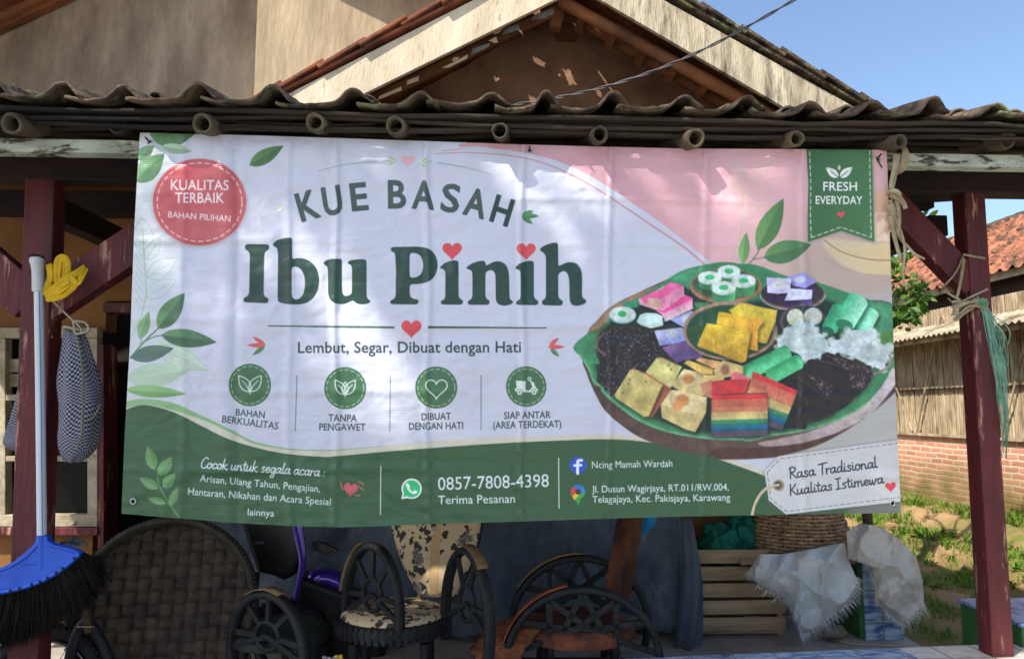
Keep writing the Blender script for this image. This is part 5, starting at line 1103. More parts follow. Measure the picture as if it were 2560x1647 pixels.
bot = [(204, 1382), (186, 1402), (160, 1424), (128, 1444), (90, 1462), (45, 1476), (0, 1485), (-45, 1488), (-100, 1482), (-125, 1462), (-80, 1430), (-40, 1428), (0, 1419), (35, 1402), (62, 1380), (82, 1362)]
pol = [P(x, y, FY - .018) for x, y in top + bot[1:]]
q.prism(pol, (0, .036, 0)); q.tube([P(106, 1336, FY), P(106, 1420, FY)], [.024, .022], 14)
hb = q.build('broom_head', M_BLUE, br, bevel=.004)
q = MB(); 
rim = catmull([P(x, y, FY - .02) for x, y in ((-122, 1466), (-45, 1484), (0, 1480), (45, 1471), (90, 1457), (128, 1439), (160, 1419), (200, 1384))], 6)
q.tube(rim, .011, 8); q.tube(catmull([P(x, y, FY - .018) for x, y in ((96, 1360), (70, 1386), (40, 1408), (0, 1425), (-60, 1434))], 5), .006, 6); q.tube(catmull([P(x, y, FY - .018) for x, y in ((118, 1360), (150, 1368), (200, 1384))], 5), .006, 6); q.tube([P(50, 1410, FY - .019), P(100, 1407, FY - .019)], .004, 6)
q.build('rib', M_BLUE, hb)
for k in range(11):
    q = MB(); p = rim[int(6 + k * 3.4)] if int(6 + k * 3.4) < len(rim) else rim[-2]
    q.box(p + Vector((0, -.0085, .0)), (.010, .008, .013), Euler((0, -.35, 0)).to_matrix()); q.build('slot', mat('slot_dark', (10, 22, 60), None, 3, .6, 0), hb)
bs = MB(); r2_ = random.Random(3)
for k in range(5200):
    t = r2_.random(); p = rim[int(t * (len(rim) - 1))]; b0 = Vector((p.x, FY + (r2_.random() - .5) * .05, p.z + .004))
    px_ = -120 + t * 325; fan = (t - .42)
    out = Vector((fan * .26 + (r2_.random() - .5) * .05, (r2_.random() - .5) * .09 - .02, -.235 + .09 * max(0, fan) * 2 + (r2_.random() - .5) * .07))
    if t > .9: out = Vector((.10 + r2_.random() * .04, (r2_.random() - .5) * .09, -.10 + (r2_.random() - .5) * .14))
    m = b0 + out * .5 + Vector((0, 0, .012)); e = b0 + out
    s = Vector((.0022, 0, 0)); bs.add([b0 - s, b0 + s, m + s, e, m - s], [(0, 1, 2, 3, 4)])
bs.build('bristles', mat('black_bristle', (20, 18, 16), (32, 27, 24), 9, .9, 0, spec=.05), br)
# yellow strap bundle
q = thing('strap_bundle', 'crumpled yellow fabric strap hung beside the broom handle', 'strap', P(150, 690, .40)); yb = q
M_YEL = mat('yellow_fabric', (226, 186, 30), (198, 158, 22), 12, .7, .3, 60, trans=.15)
def ribbon(mb, pts, wd, nrm=None, n=6, tw=0):
    c = catmull(pts, n); N = len(c); vs = []
    for i, p in enumerate(c):
        t = (c[min(i + 1, N - 1)] - c[max(0, i - 1)]).normalized(); s = t.cross(Vector(nrm or (0, 1, 0))).normalized(); a = tw * i / N
        s = Matrix.Rotation(a, 3, t) @ s; w_ = wd(i / (N - 1)) if callable(wd) else wd; vs += [p - s * w_ / 2, p + s * w_ / 2]
    mb.add(vs, [(2 * i, 2 * i + 1, 2 * i + 3, 2 * i + 2) for i in range(N - 1)], True)
sb = MB()
def strap(pts, wd, k0=0, curl=.25):
    """a flat woven strap with a raised edge, lying in loops"""
    c = catmull([P(x, y, .40 - dy) for x, y, dy in pts], 6); N = len(c); vs = []
    for i, p in enumerate(c):
        t = (c[min(i + 1, N - 1)] - c[max(0, i - 1)]).normalized(); s = t.cross(Vector((curl * math.sin(i * .35 + k0), 1, curl * math.cos(i * .3 + k0)))).normalized(); nn = s.cross(t)
        for k, hgt in ((-.5, .004), (-.42, 0), (-.1, .002), (.1, 0), (.42, .001), (.5, .004)): vs.append(p + s * wd * k - nn * hgt * (1 if nn.y < 0 else -1))
    sb.add(vs, [(6 * i + k, 6 * i + k + 1, 6 * i + 7 + k, 6 * i + 6 + k) for i in range(N - 1) for k in range(5)], False)
strap([(121, 660, 0), (124, 690, .015), (118, 716, .02), (113, 738, .02)], .030, 0)
strap([(142, 705, .02), (143, 672, .015), (146, 650, .01), (156, 645, .012), (165, 655, .02), (165, 690, .03)], .036, 1, .1)
strap([(122, 664, .005), (134, 668, .0), (142, 690, .01)], .022, 2)
strap([(112, 738, .03), (134, 722, .045), (160, 700, .05), (190, 682, .045), (214, 668, .03)], .034, 3)
strap([(113, 744, .035), (140, 733, .055), (166, 715, .06), (184, 700, .055)], .026, 4)
strap([(116, 748, .04), (135, 747, .06), (160, 738, .065), (186, 716, .06), (191, 703, .05), (178, 692, .045)], .022, 5, .1)
strap([(176, 694, .06), (192, 708, .065), (204, 690, .055), (214, 670, .035)], .026, 6, .3)
strap([(124, 730, .04), (150, 716, .06), (172, 706, .065)], .016, 7)
sb.build('folded_strap', M_YEL, yb, solid=.0015)
# checked bags on cords
def check_mat():
    m = bpy.data.materials.new('navy_checked_cotton'); m.use_nodes = True; n = m.node_tree.nodes; L = m.node_tree.links; b = n['Principled BSDF']; b.inputs['Roughness'].default_value = .9
    uvn = n.new('ShaderNodeUVMap'); uvn.uv_map = 'weave'; ck = n.new('ShaderNodeTexChecker'); ck.inputs['Scale'].default_value = 50; ck.inputs[1].default_value = lin((150, 152, 168)); ck.inputs[2].default_value = lin((22, 24, 40)); L.new(uvn.outputs[0], ck.inputs[0])
    L.new(ck.outputs[0], b.inputs['Base Color']); return m
M_CHECK = check_mat()
def bag(name, label, prof, Y, cordpts, depth=.09, seed=0, side=1):
    """prof: (left px, right px, y px) rows from the neck down"""
    rows = prof; c0 = P((rows[0][0] + rows[0][1]) / 2, rows[0][2], Y)
    t = thing(name, label, 'bag', c0, 'checked cloth bags hung on the left post')
    pr_ = [(0, *rows[0])]; n = 28; vs = []; uvl = []
    R_ = len(rows); H = 26
    for j in range(H + 1):
        f = j / H * (R_ - 1); i = min(int(f), R_ - 2); k = f - i
        l, r_, y = (rows[i][q] * (1 - k) + rows[i + 1][q] * k for q in range(3))
        a, b = P(l, y, Y), P(r_, y, Y); c = (a + b) / 2; rx = (b - a).length / 2; ry_ = min(depth, rx * .9)
        for s in range(n + 1):
            an = 2 * math.pi * s / n + math.pi / 2; pl_ = 1 + (.10 * math.sin(an * 7 + seed) * (1 - j / H) + .05 * math.sin(an * 5 + j * .25 + seed) + .03 * fbm(an, j * .2, seed))
            vs.append(c + Vector((rx * math.cos(an) * pl_, ry_ * math.sin(an) * pl_, .006 * math.sin(an * 6 + seed)))); uvl.append((s / n + .01 * math.sin(j * .4 + s * .5), j / H * 1.46 + .012 * math.sin(s * .9)))
    mb = MB(); mb.add(vs, [(j * (n + 1) + s, j * (n + 1) + s + 1, (j + 1) * (n + 1) + s + 1, (j + 1) * (n + 1) + s) for j in range(H) for s in range(n)], True)
    mb.add(vs[-(n + 1):-1], [tuple(range(n))])
    o = mb.build('cloth_body', M_CHECK, t); u_ = o.data.uv_layers.new(name='weave'); allu = uvl + uvl[-(n + 1):-1]
    for lp in o.data.loops: u_.data[lp.index].uv = allu[lp.vertex_index]
    cd = MB(); cd.tube(catmull(cordpts, 4), .0045, 6); o2 = cd.build('cord', M_STRING, t)
    return t
cr_ = [P(132, 752, .40), P(155, 775, .405), P(182, 801, .42), P(190, 818, .43)]
bg1 = bag('cloth_bag', 'blue checked cloth bag tied up with string, right of the left post', [(166, 200, 828), (162, 214, 845), (160, 225, 880), (155, 238, 920), (151, 250, 960), (152, 257, 985), (153, 257, 1010), (152, 250, 1050), (148, 247, 1085), (150, 244, 1110), (158, 222, 1140), (165, 200, 1153)], .46, cr_, seed=1)
lp = MB(); lp.tube(catmull([P(x, y, .41) for x, y in ((184, 802), (212, 806), (222, 822), (214, 830), (190, 834), (186, 818), (184, 802), (200, 818), (206, 832))], 5), .005, 6); torus(lp, P(186, 826, .45), (.2, .2, 1), .045, .006, 16, 6); lp.build('knot', M_STRING, bg1)
sm_ = MB(); sm_.tube(catmull([P(x, y, .365) for x, y in ((190, 836), (200, 880), (206, 930), (207, 1000), (206, 1060), (200, 1100), (190, 1120))], 5), .0035, 6); sm_.tube(catmull([P(x, y, .37) for x, y in ((205, 1058), (235, 1040), (250, 1012))], 5), .0035, 6); sm_.build('seam_cord', mat('olive_cord', (122, 132, 96), None, 9, .8, 0), bg1)
bag('cloth_bag', 'blue checked cloth bag half hidden behind the left post', [(52, 92, 955), (44, 92, 985), (34, 95, 1030), (24, 98, 1065), (16, 100, 1090), (12, 98, 1105), (22, 95, 1117), (40, 92, 1125)], .68, [P(64, 830, .66), P(62, 880, .68), P(70, 955, .68)], seed=4)
# ================================================================== CABLE
cb = thing('power_cable', 'twisted pair of grey overhead wires rising from the porch roof', 'cable', P(1275, 262, .35))
A, B = P(1275, 264, .35), P(2080, -56, -.35)
def cabl(ph, nm):
    q = MB(); pts = []
    for k in range(220):
        t = k / 219; p = A.lerp(B, t) + Vector((0, 0, -.10 * math.sin(math.pi * t))); a = t * 44 + ph; rr = .0042 if .02 < t else .0
        pts.append(p + Vector((0, math.cos(a), math.sin(a))) * rr)
    q.tube(pts, .0032, 6); q.build('wire', mat('grey_cable_sheath', (86, 86, 90), (60, 62, 66), 9, .5, 0), cb)
cabl(0, 'a'); cabl(math.pi, 'b')
# ================================================================== STRAW AND STRING on the right
q = thing('straw_tie', 'bundle of dry straw ribbons tied at the right end of the pale beam', 'straw tie', P(2262, 490, -.03)); s_ = MB()
for pts, wd in (([(2240, 384), (2236, 420), (2228, 460), (2226, 482)], .022), ([(2246, 386), (2240, 430), (2232, 470), (2227, 486)], .018), ([(2228, 484), (2246, 494), (2258, 508), (2264, 522)], .030), ([(2226, 500), (2238, 540), (2245, 580), (2252, 598), (2268, 615), (2286, 634), (2312, 648)], .016), ([(2226, 510), (2240, 560), (2252, 594)], .036), ([(2228, 510), (2246, 560), (2262, 620), (2258, 680), (2262, 716)], .014), ([(2226, 540), (2238, 600), (2252, 650)], .022), ([(2240, 490), (2248, 540), (2246, 592)], .02)):
    ribbon(s_, [P(x, y, -.02 - .02 * rnd.random()) for x, y in pts], lambda t, wd=wd: wd * (1 - .45 * t), tw=rnd.random() * 1.2 - .4)
s_.build('straw_ribbons', M_STRAW, q, solid=.0015)
kk = MB(); torus(kk, P(2236, 486, -.03), (.6, .2, .8), .02, .010, 14, 8); kk.build('knot', M_STRAW, q); kk = MB()
for k in range(5): torus(kk, P(2244, 398, .07), (1, .1 * (k - 2), .06 * (k - 2)), .062, .005, 20, 6)
kk.build('lashing', M_STRAW, q)
q = thing('rope_tie', 'frayed teal and straw rope wound round the right maroon post', 'rope', P(2430, 770, .5)); s_ = MB()
def PR(x, y, k=0): return P(x, y, .466 - .006 * k)
for pts, wd in (([(2408, 636), (2430, 640), (2464, 646)], .012), ([(2408, 642), (2390, 680), (2362, 712), (2350, 714)], .008), ([(2410, 646), (2404, 690), (2396, 730), (2392, 742)], .016), ([(2366, 730), (2386, 742), (2400, 750), (2380, 755)], .012), ([(2378, 768), (2408, 752), (2440, 736), (2470, 722)], .010), ([(2382, 772), (2420, 756), (2468, 750)], .018), ([(2384, 800), (2402, 782), (2430, 764), (2470, 772)], .014), ([(2390, 802), (2410, 784), (2436, 768)], .012)):
    ribbon(s_, [PR(x, y, rnd.random() * 2) for x, y in pts], wd, tw=rnd.random() - .5)
for k in range(3): s_.tube(catmull([P(x + rnd.random() * 8, y + rnd.random() * 10, .47) for x, y in ((2368, 740), (2384, 760), (2376, 780), (2396, 770), (2410, 756))], 5), .002, 5)
s_.build('straw_wrap', M_STRAW, q, solid=.0012)
tl_ = MB(); M_TEAL = mat('teal_nylon', (146, 190, 166), (96, 148, 128), 14, .5, 0, trans=.25)
r3_ = random.Random(8)
for k in range(44):
    x0_ = 2452 + r3_.random() * 14; x1_ = 2500 + r3_.random() * 20 - 6; end = 1010 + r3_.random() * 150 if k < 24 else 860 + r3_.random() * 160
    pts = []
    for t in (0, .2, .45, .7, 1):
        y = 765 + (end - 765) * t; bow = math.sin(t * math.pi) * (r3_.random() - .3) * 26
        pts.append(P(x0_ + (x1_ - x0_) * min(1, t * 1.4) + bow + (8 if t == 1 else 0), y, .475 - r3_.random() * .02))
    ribbon(tl_, pts, .0042, n=4, tw=r3_.random() * 3)
for k in range(26): ribbon(tl_, [PR(2432 + r3_.random() * 34, 738 + r3_.random() * 18, 1), PR(2440 + r3_.random() * 30, 750 + r3_.random() * 20, 1.6), PR(2452 + r3_.random() * 16, 768 + r3_.random() * 14, 1)], .008, n=4, tw=r3_.random() * 2)
tl_.build('frayed_strands', M_TEAL, q)
# ================================================================== WOVEN TRAY
tc_ = P(410, 1524, 1.0); tr_ = thing('woven_tray', 'large round woven bamboo tray leaning upright behind the broom', 'tray', tc_)
tc = tc_; Rt = .435; tiltM = Euler((R(90 - 14), 0, R(6))).to_matrix()
M_WEAVE = mat('dark_aged_bamboo', (78, 66, 54), (44, 38, 34), 7, .75, .4, 30, stretch=(1, 1, 1), c3=(104, 86, 62), s3=3.4, lo3=.56, hi3=.7)
wv_ = MB(); ns = 14
for dirn in (0, 1):
    for k in range(-ns // 2, ns // 2 + 1):
        o_ = k * (Rt * 2 / ns); half = math.sqrt(max(0, Rt ** 2 - o_ ** 2))
        if half < .05: continue
        n_s = 40; vs = []; ww = Rt * 2 / ns * (.97 if dirn else .98) / 2 * (.9 + .15 * rnd.random())
        for i in range(n_s + 1):
            s = -half + 2 * half * i / n_s
            ph = math.pi * (s / (Rt * 2 / ns)) + (math.pi if (k + dirn) % 2 else 0)
            z = .0065 * math.cos(ph) * (1 if dirn else 1) - .05 * (1 - (s * s + o_ * o_) / Rt ** 2) + (.0 if dirn else 0)
            for sd in (-1, 1):
                p = Vector((s, o_ + sd * ww + .004 * fbm(s * 9, k, dirn), z)) if dirn else Vector((o_ + sd * ww + .004 * fbm(s * 9, k, dirn), s, z)); vs.append(tc + tiltM @ p)
        wv_.add(vs, [(2 * i, 2 * i + 1, 2 * i + 3, 2 * i + 2) for i in range(n_s)], True)
lnb = MB(); lnb.lathe([(.0001, -.062), (Rt * .5, -.05), (Rt * .8, -.034), (Rt * .985, -.016)], tc, 48, tiltM); lnb.build('added_backing', mat('added_dark_backing', (40, 34, 29), (28, 24, 21), 6, .9, .3), tr_)  # added dark disc hiding the bright gaps between the strips
wv_.build('woven_strips', M_WEAVE, tr_, solid=.003)
rm = MB(); rr_ = []
for dr_, dz_, rad in ((0, .012, .021), (.004, .03, .016), (.014, .0, .016)):
    rm.tube([tc + tiltM @ Vector(((Rt + dr_) * math.cos(a), (Rt + dr_) * math.sin(a), dz_)) for a in [2 * math.pi * i / 72 for i in range(73)]], rad, 8, cap=False)
rmo = rm.build('rim', mat('smoky_cane', (72, 66, 54), (44, 42, 38), 9, .7, .4, 30), tr_)
kn_ = MB()
for i in range(120):
    a = 2 * math.pi * i / 120; c = tc + tiltM @ Vector(((Rt + .02) * math.cos(a), (Rt + .02) * math.sin(a), .026)); kn_.box(c, (.012, .012, .02), tiltM @ Euler((0, 0, a)).to_matrix())
kn_.build('binding', M_RUBBER, rmo)
# ================================================================== TYRE CHAIRS
def tyre_ring(mb, c, u, v, ru, rv, a0, a1, wd, th, tread=True, n=48):
    """a strip of tyre bent along an ellipse: wd across, th thick, with tread blocks outside"""
    c, u, v = Vector(c), Vector(u).normalized(), Vector(v).normalized(); ax = u.cross(v).normalized(); vs = []
    for i in range(n + 1):
        a = a0 + (a1 - a0) * i / n; p = c + u * ru * math.cos(a) + v * rv * math.sin(a); o = (u * math.cos(a) / ru + v * math.sin(a) / rv).normalized()
        for sa, so_ in ((-1, -.6), (-.8, .7), (-.3, 1), (.3, 1), (.8, .7), (1, -.6), (.7, -1), (-.7, -1)): vs.append(p + ax * sa * wd / 2 + o * so_ * th / 2)
    mb.add(vs, [(i * 8 + k, i * 8 + (k + 1) % 8, (i + 1) * 8 + (k + 1) % 8, (i + 1) * 8 + k) for i in range(n) for k in range(8)] + [tuple(range(8))[::-1], tuple(n * 8 + k for k in range(8))], True)
    if tread:
        m = int(n * 1.3)
        for i in range(m):
            a = a0 + (a1 - a0) * (i + .5) / m; p = c + u * ru * math.cos(a) + v * rv * math.sin(a); o = (u * math.cos(a) / ru + v * math.sin(a) / rv).normalized(); t = ax.cross(o)
            M_ = Matrix((ax, t, o)).transposed()
            for s in (-.28, .28): mb.box(p + o * (th / 2 + .001) + ax * s * wd, (wd * .42, abs(a1 - a0) * (ru + rv) / 2 / m * .62, .006), M_ @ Euler((0, 0, .25 * (1 if s > 0 else -1))).to_matrix())
def hoop(par, c, u, v, ru, rv, wd, th, spokes, a0=-.35, a1=math.pi + .35, lattice=False, name='arm_hoop', edge=None):
    c, u, v = Vector(c), Vector(u).normalized(), Vector(v).normalized()
    q = MB(); tyre_ring(q, c, u, v, ru, rv, a0, a1, wd, th, False); o = q.build(name, M_RUBBER, par)
    s = MB(); ax = u.cross(v).normalized()
    def pt(a, k=.96): return c + u * ru * k * math.cos(a) + v * rv * k * math.sin(a)
    hub = c + v * rv * .28
    if lattice:
        n = spokes
        for i in range(n + 1):
            a = .12 + (math.pi - .24) * i / n
            for sg in (-1, 1):
                b = a + sg * .95
                if .0 < b < math.pi: s.bar(pt(a), c + u * ru * .42 * math.cos(b) + v * rv * (.42 * math.sin(b)), wd * .5, .022, up=ax)
        tyre_ring(s, c, u, v, ru * .44, rv * .44, 0, math.pi, wd * .5, .024, False, 20); s.bar(c - u * ru * .95, c + u * ru * .95, wd * .5, .03, up=ax)
    else:
        for i in range(spokes):
            a = .25 + (math.pi - .5) * i / max(1, spokes - 1); s.bar(pt(a), hub + (pt(a) - hub) * .30, wd * .42, .017, up=ax)
        tyre_ring(s, hub, u, v, ru * .32, rv * .24, 0, 2 * math.pi, wd * .45, .02, False, 24)
        s.bar(c - u * ru * .92 - v * rv * .02, hub, wd * .42, .02, up=ax); s.bar(c + u * ru * .92 - v * rv * .02, hub, wd * .42, .02, up=ax)
    s.build('spokes', M_RUBBER, o)
    if edge:
        e = MB(); n = 16; vs = []
        for i in range(n + 1):
            a = edge[0] + (edge[1] - edge[0]) * i / n; p = pt(a, 1); od = (u * math.cos(a) / ru + v * math.sin(a) / rv).normalized(); p = p + od * (th / 2 + .008)
            vs += [p - ax * wd * .52, p + ax * wd * .52]
        e.add(vs, [(2 * i, 2 * i + 1, 2 * i + 3, 2 * i + 2) for i in range(n)], True); e.build('worn_edge', edge[2], o, solid=.004)
    return o
def floral():
    """cream cloth printed with grey rose sprays: blossoms with ringed petals among spiky leaves"""
    m = bpy.data.materials.new('floral_upholstery'); m.use_nodes = True; n = m.node_tree.nodes; L = m.node_tree.links; b = n['Principled BSDF']; b.inputs['Roughness'].default_value = .85
    def math_(op, a, c=None, clamp=False):
        q = n.new('ShaderNodeMath'); q.operation = op; q.use_clamp = clamp
        for i, s in enumerate((a, c)):
            if s is None: continue
            if isinstance(s, (int, float)): q.inputs[i].default_value = s
            else: L.new(s, q.inputs[i])
        return q.outputs[0]
    tc = n.new('ShaderNodeTexCoord'); nz = n.new('ShaderNodeTexNoise'); nz.inputs['Scale'].default_value = 38; nz.inputs['Detail'].default_value = 4; L.new(tc.outputs['Object'], nz.inputs['Vector'])
    wp = n.new('ShaderNodeVectorMath'); wp.operation = 'MULTIPLY_ADD'; L.new(nz.outputs['Color'], wp.inputs[0]); wp.inputs[1].default_value = (.055, .055, .055); L.new(tc.outputs['Object'], wp.inputs[2])
    vo = n.new('ShaderNodeTexVoronoi'); vo.inputs['Scale'].default_value = 9; L.new(wp.outputs[0], vo.inputs['Vector'])
    bl = math_('LESS_THAN', vo.outputs['Distance'], .34)
    rg = math_('SINE', math_('MULTIPLY', vo.outputs['Distance'], 46.0))
    rg = math_('MULTIPLY_ADD', rg, .5); rg.node.inputs[2].default_value = .5
    v2 = n.new('ShaderNodeTexVoronoi'); v2.inputs['Scale'].default_value = 24; v2.feature = 'F1'; L.new(wp.outputs[0], v2.inputs['Vector'])
    lfm = math_('LESS_THAN', v2.outputs['Distance'], .46)
    cl = n.new('ShaderNodeTexNoise'); cl.inputs['Scale'].default_value = 7; cl.inputs['Detail'].default_value = 2; L.new(tc.outputs['Object'], cl.inputs['Vector'])
    patch = math_('GREATER_THAN', cl.outputs['Fac'], .47); pat2 = math_('GREATER_THAN', cl.outputs['Fac'], .42)
    m1 = n.new('ShaderNodeMix'); m1.data_type = 'RGBA'; L.new(math_('MULTIPLY', lfm, pat2), m1.inputs[0]); m1.inputs[6].default_value = lin((204, 180, 142)); m1.inputs[7].default_value = lin((52, 50, 50))
    pc = n.new('ShaderNodeMix'); pc.data_type = 'RGBA'; L.new(rg, pc.inputs[0]); pc.inputs[6].default_value = lin((74, 72, 70)); pc.inputs[7].default_value = lin((138, 130, 116))
    m2 = n.new('ShaderNodeMix'); m2.data_type = 'RGBA'; L.new(math_('MULTIPLY', bl, patch), m2.inputs[0]); L.new(m1.outputs[2], m2.inputs[6]); L.new(pc.outputs[2], m2.inputs[7]); L.new(m2.outputs[2], b.inputs['Base Color'])
    return m
M_FLOR = floral(); M_PLAINF = mat('tan_upholstery', (198, 166, 124), (184, 152, 112), 5, .85, .15, 60)
# chair with the flowered seat
sc_ = PZ(985, 1530, .43)
ch = thing('tyre_chair', 'black tyre armchair with flowered cream seat and back, under the banner centre', 'armchair', (sc_.x, sc_.y, 0), 'armchairs made of old tyres')
q = MB(); q.lathe([(.0001, .035), (.12, .034), (.2, .028), (.255, .012), (.265, -.01), (.25, -.03)], sc_, 36); q.build('seat_cushion', M_FLOR, ch)
q = MB(); tyre_ring(q, sc_ + Vector((0, 0, -.04)), (1, 0, 0), (0, 1, 0), .272, .272, 0, 2 * math.pi, .075, .03, True, 40); q.build('seat_tyre', M_RUBBER, ch)
for a in (.8, 2.3, 3.9, 5.5):
    q = MB(); q.tube([sc_ + Vector((.24 * math.cos(a), .24 * math.sin(a), -.1)), Vector((sc_.x + .25 * math.cos(a), sc_.y + .25 * math.sin(a), 0))], .025, 8); q.build('leg', M_RUBBER, ch)
bc_ = P(1081, 1250, 1.22); bq = P(1085, 1478, 1.03)
upv = (bc_ - bq).normalized(); acr = Vector((1, -.28, 0)).normalized(); nb_ = acr.cross(upv).normalized()
def backpt(u, v):
    a = (u - .5) * 2; t = v; half = (.085 + .17 * math.sin(min(1, t * 1.35) * math.pi / 2)) * (1 if t < .72 else math.sqrt(max(0, 1 - ((t - .72) / .30) ** 2)) * .999 + .001)
    return bq + upv * (t * .66 - .02) + acr * a * half + nb_ * (.035 * (1 - a * a) * math.sin(min(1, t * 1.05) * math.pi) ** .5 - .06 * a * a)
q = MB(); q.grid(backpt, 20, 24); bko = q.build('backrest', M_FLOR, ch, solid=.05)
q = MB(); q.grid(lambda u, v: backpt(.36 + .26 * u, .02 + .93 * v) - nb_ * .0 + Vector((0, -.0275, .0)), 6, 20); q.build('plain_stripe', M_PLAINF, bko)
q = MB(); q.tube([backpt(0, t) for t in np.linspace(.02, .99, 20)] + [backpt(1, t) for t in np.linspace(.99, .02, 20)], .024, 8); q.build('back_frame', M_RUBBER, ch)
M_WORN = mat('worn_rubber_edge', (150, 122, 88), (112, 92, 68), 9, .8, .3, 30); M_WORNR = mat('rusty_rubber_edge', (176, 92, 54), (120, 66, 44), 12, .85, .5, 30)
hoop(ch, P(930, 1535, .78), (.62, -.55, 0), (0, 0, 1), .20, .325, .055, .034, 5, edge=(1.9, 2.9, M_WORN))
hoop(ch, P(1166, 1560, .66), (.45, -.75, 0), (0, 0, 1), .21, .34, .055, .034, 4, edge=(.9, 1.7, M_WORN))
# chair in front at the right: lattice sides and torn brown seat
c2_ = P(1455, 1640, .72)
ch2 = thing('tyre_chair', 'black tyre armchair with lattice sides and torn brown seat, right of the flowered one', 'armchair', (c2_.x, .95, 0), 'armchairs made of old tyres')
hoop(ch2, P(1458, 1652, .72), (1, -.05, 0), (0, 0, 1), .37, .335, .055, .036, 6, lattice=True, edge=(1.75, 2.9, M_WORNR))
hoop(ch2, P(1450, 1560, 1.15), (1, -.02, 0), (0, 0, 1), .37, .35, .055, .036, 6, lattice=True, edge=(1.5, 2.6, M_WORN), name='arm_hoop')
sx2 = P(1440, 1600, .95)
q = MB(); q.lathe([(.0001, .03), (.15, .03), (.26, .015), (.30, -.01), (.30, -.05)], Vector((sx2.x, .95, .36)), 30); q.build('seat_cushion', mat('torn_brown_leatherette', (128, 70, 46), (78, 48, 36), 9, .8, .6, 30, c3=(52, 40, 34), s3=6, lo3=.5, hi3=.6), ch2)
q = MB()
def ragged(u, v):
    a = math.pi * (.55 + .75 * u); rr = .30 + .22 * v * (1 + .25 * fbm(u * 8, 1))
    return Vector((sx2.x + rr * math.cos(a) - .02, .90 + rr * math.sin(a) * .6, .38 - .14 * v ** 1.4 + .03 * fbm(u * 9, v * 6)))
q.grid(ragged, 30, 8); q.build('torn_padding', mat('coir_padding', (150, 92, 58), (96, 58, 38), 22, .95, .8, 60), ch2, solid=.02)
for a in (.8, 2.3, 3.9, 5.5):
    q = MB(); q.tube([(sx2.x + .24 * math.cos(a), .95 + .2 * math.sin(a), .33), (sx2.x + .26 * math.cos(a), .95 + .22 * math.sin(a), 0)], .025, 8); q.build('leg', M_RUBBER, ch2)
# chair at the left whose arm shows
ch3 = thing('tyre_chair', 'black tyre armchair between the woven tray and the flowered chair', 'armchair', (P(665, 1640, .8).x, .95, 0), 'armchairs made of old tyres')
hoop(ch3, P(668, 1630, .72), (.75, -.5, 0), (0, 0, 1), .25, .265, .06, .036, 5, edge=(1.25, 2.1, M_WORN))
hoop(ch3, P(590, 1700, 1.0), (.75, -.5, 0), (0, 0, 1), .22, .25, .055, .034, 4)
q = MB(); s3 = Vector((P(690, 1640, .95).x, 1.02, .33)); q.lathe([(.0001, .02), (.2, .018), (.25, -.01), (.24, -.05)], s3, 28); q.build('seat_cushion', mat('dull_green_vinyl', (52, 60, 52), (40, 46, 40), 7, .6, .2), ch3)
for a in (.8, 2.3, 3.9, 5.5):
    q = MB(); q.tube([s3 + Vector((.2 * math.cos(a), .2 * math.sin(a), -.04)), Vector((s3.x + .22 * math.cos(a), s3.y + .2 * math.sin(a), 0))], .025, 8); q.build('leg', M_RUBBER, ch3)
# chair arm at far left in front of the tray
ch4 = thing('tyre_chair', 'black tyre armchair with bent arm by the foot of the left post', 'armchair', (P(250, 1680, .75).x, .9, 0), 'armchairs made of old tyres')
q = MB(); q.tube(catmull([P(x, y, .72) for x, y in ((168, 1700), (176, 1640), (190, 1590), (206, 1562), (222, 1552))], 5), .026, 8); q.tube(catmull([P(x, y, .72) for x, y in ((222, 1552), (240, 1580), (262, 1620), (290, 1700))], 5), .024, 8); q.build('arm_rail', M_RUBBER, ch4)
q = MB(); q.bar(P(212, 1510, .7), P(222, 1580, .7), .02, .03); q.build('arm_stick', mat('stick_wood', (96, 78, 58), None, 6, .8, .3), ch4)
q = MB(); q.lathe([(.0001, .02), (.2, .018), (.25, -.01), (.24, -.06)], Vector((P(250, 1680, .85).x, .95, .17)), 28); q.build('seat_cushion', M_RUBBER, ch4)
q = MB(); torus(q, P(216, 1566, .705), (0, .3, 1), .035, .004, 16, 6); q.build('string_lashing', M_STRING, ch4)
# ================================================================== SCOOTER (mostly behind the chairs)
sY = 1.45; mc = thing('motor_scooter', 'dark scooter with a purple stripe parked behind the tyre chairs', 'scooter', (P(700, 1500, sY).x, sY, 0))
q = MB(); pl_ = [(585, 1250), (745, 1250), (752, 1330), (748, 1400), (735, 1440), (706, 1452), (680, 1440), (640, 1432), (624, 1380), (604, 1320)]
q.prism([P(x, y, sY) for x, y in pl_], (0, .12, 0)); q.build('front_shield', M_BLACKPL, mc, bevel=.03)
M_PURP = mat('metallic_purple_paint', (84, 48, 176), (70, 38, 156), 4, .16, 0, spec=.6, coat=.8, metal=.3)
q = MB(); ribbon(q, [P(x, y, sY - .03) for x, y in ((738, 1240), (744, 1310), (752, 1360), (757, 1402), (748, 1450), (738, 1500))], lambda t: .062 * (1 - t) + .012, tw=.3); q.build('purple_fairing', M_PURP, mc, solid=.02)
q = MB(); q.tube(catmull([P(x, y, sY + .25) for x, y in ((776, 1452), (800, 1446), (830, 1448), (870, 1470))], 4), [.05, .055, .06, .06, .06, .06, .06, .06, .06, .06, .06, .05, .04], 12); q.build('tail_panel', M_PURP, mc)
q = MB(); c = P(705, 1620, sY + .05); tyre_ring(q, c, (1, .25, 0), (0, 0, 1), .235, .235, 0, 2 * math.pi, .08, .07, True, 40); wh = q.build('front_wheel', M_RUBBER, mc)
q = MB(); tyre_ring(q, c, (1, .25, 0), (0, 0, 1), .18, .18, 0, 2 * math.pi, .06, .02, False, 36)
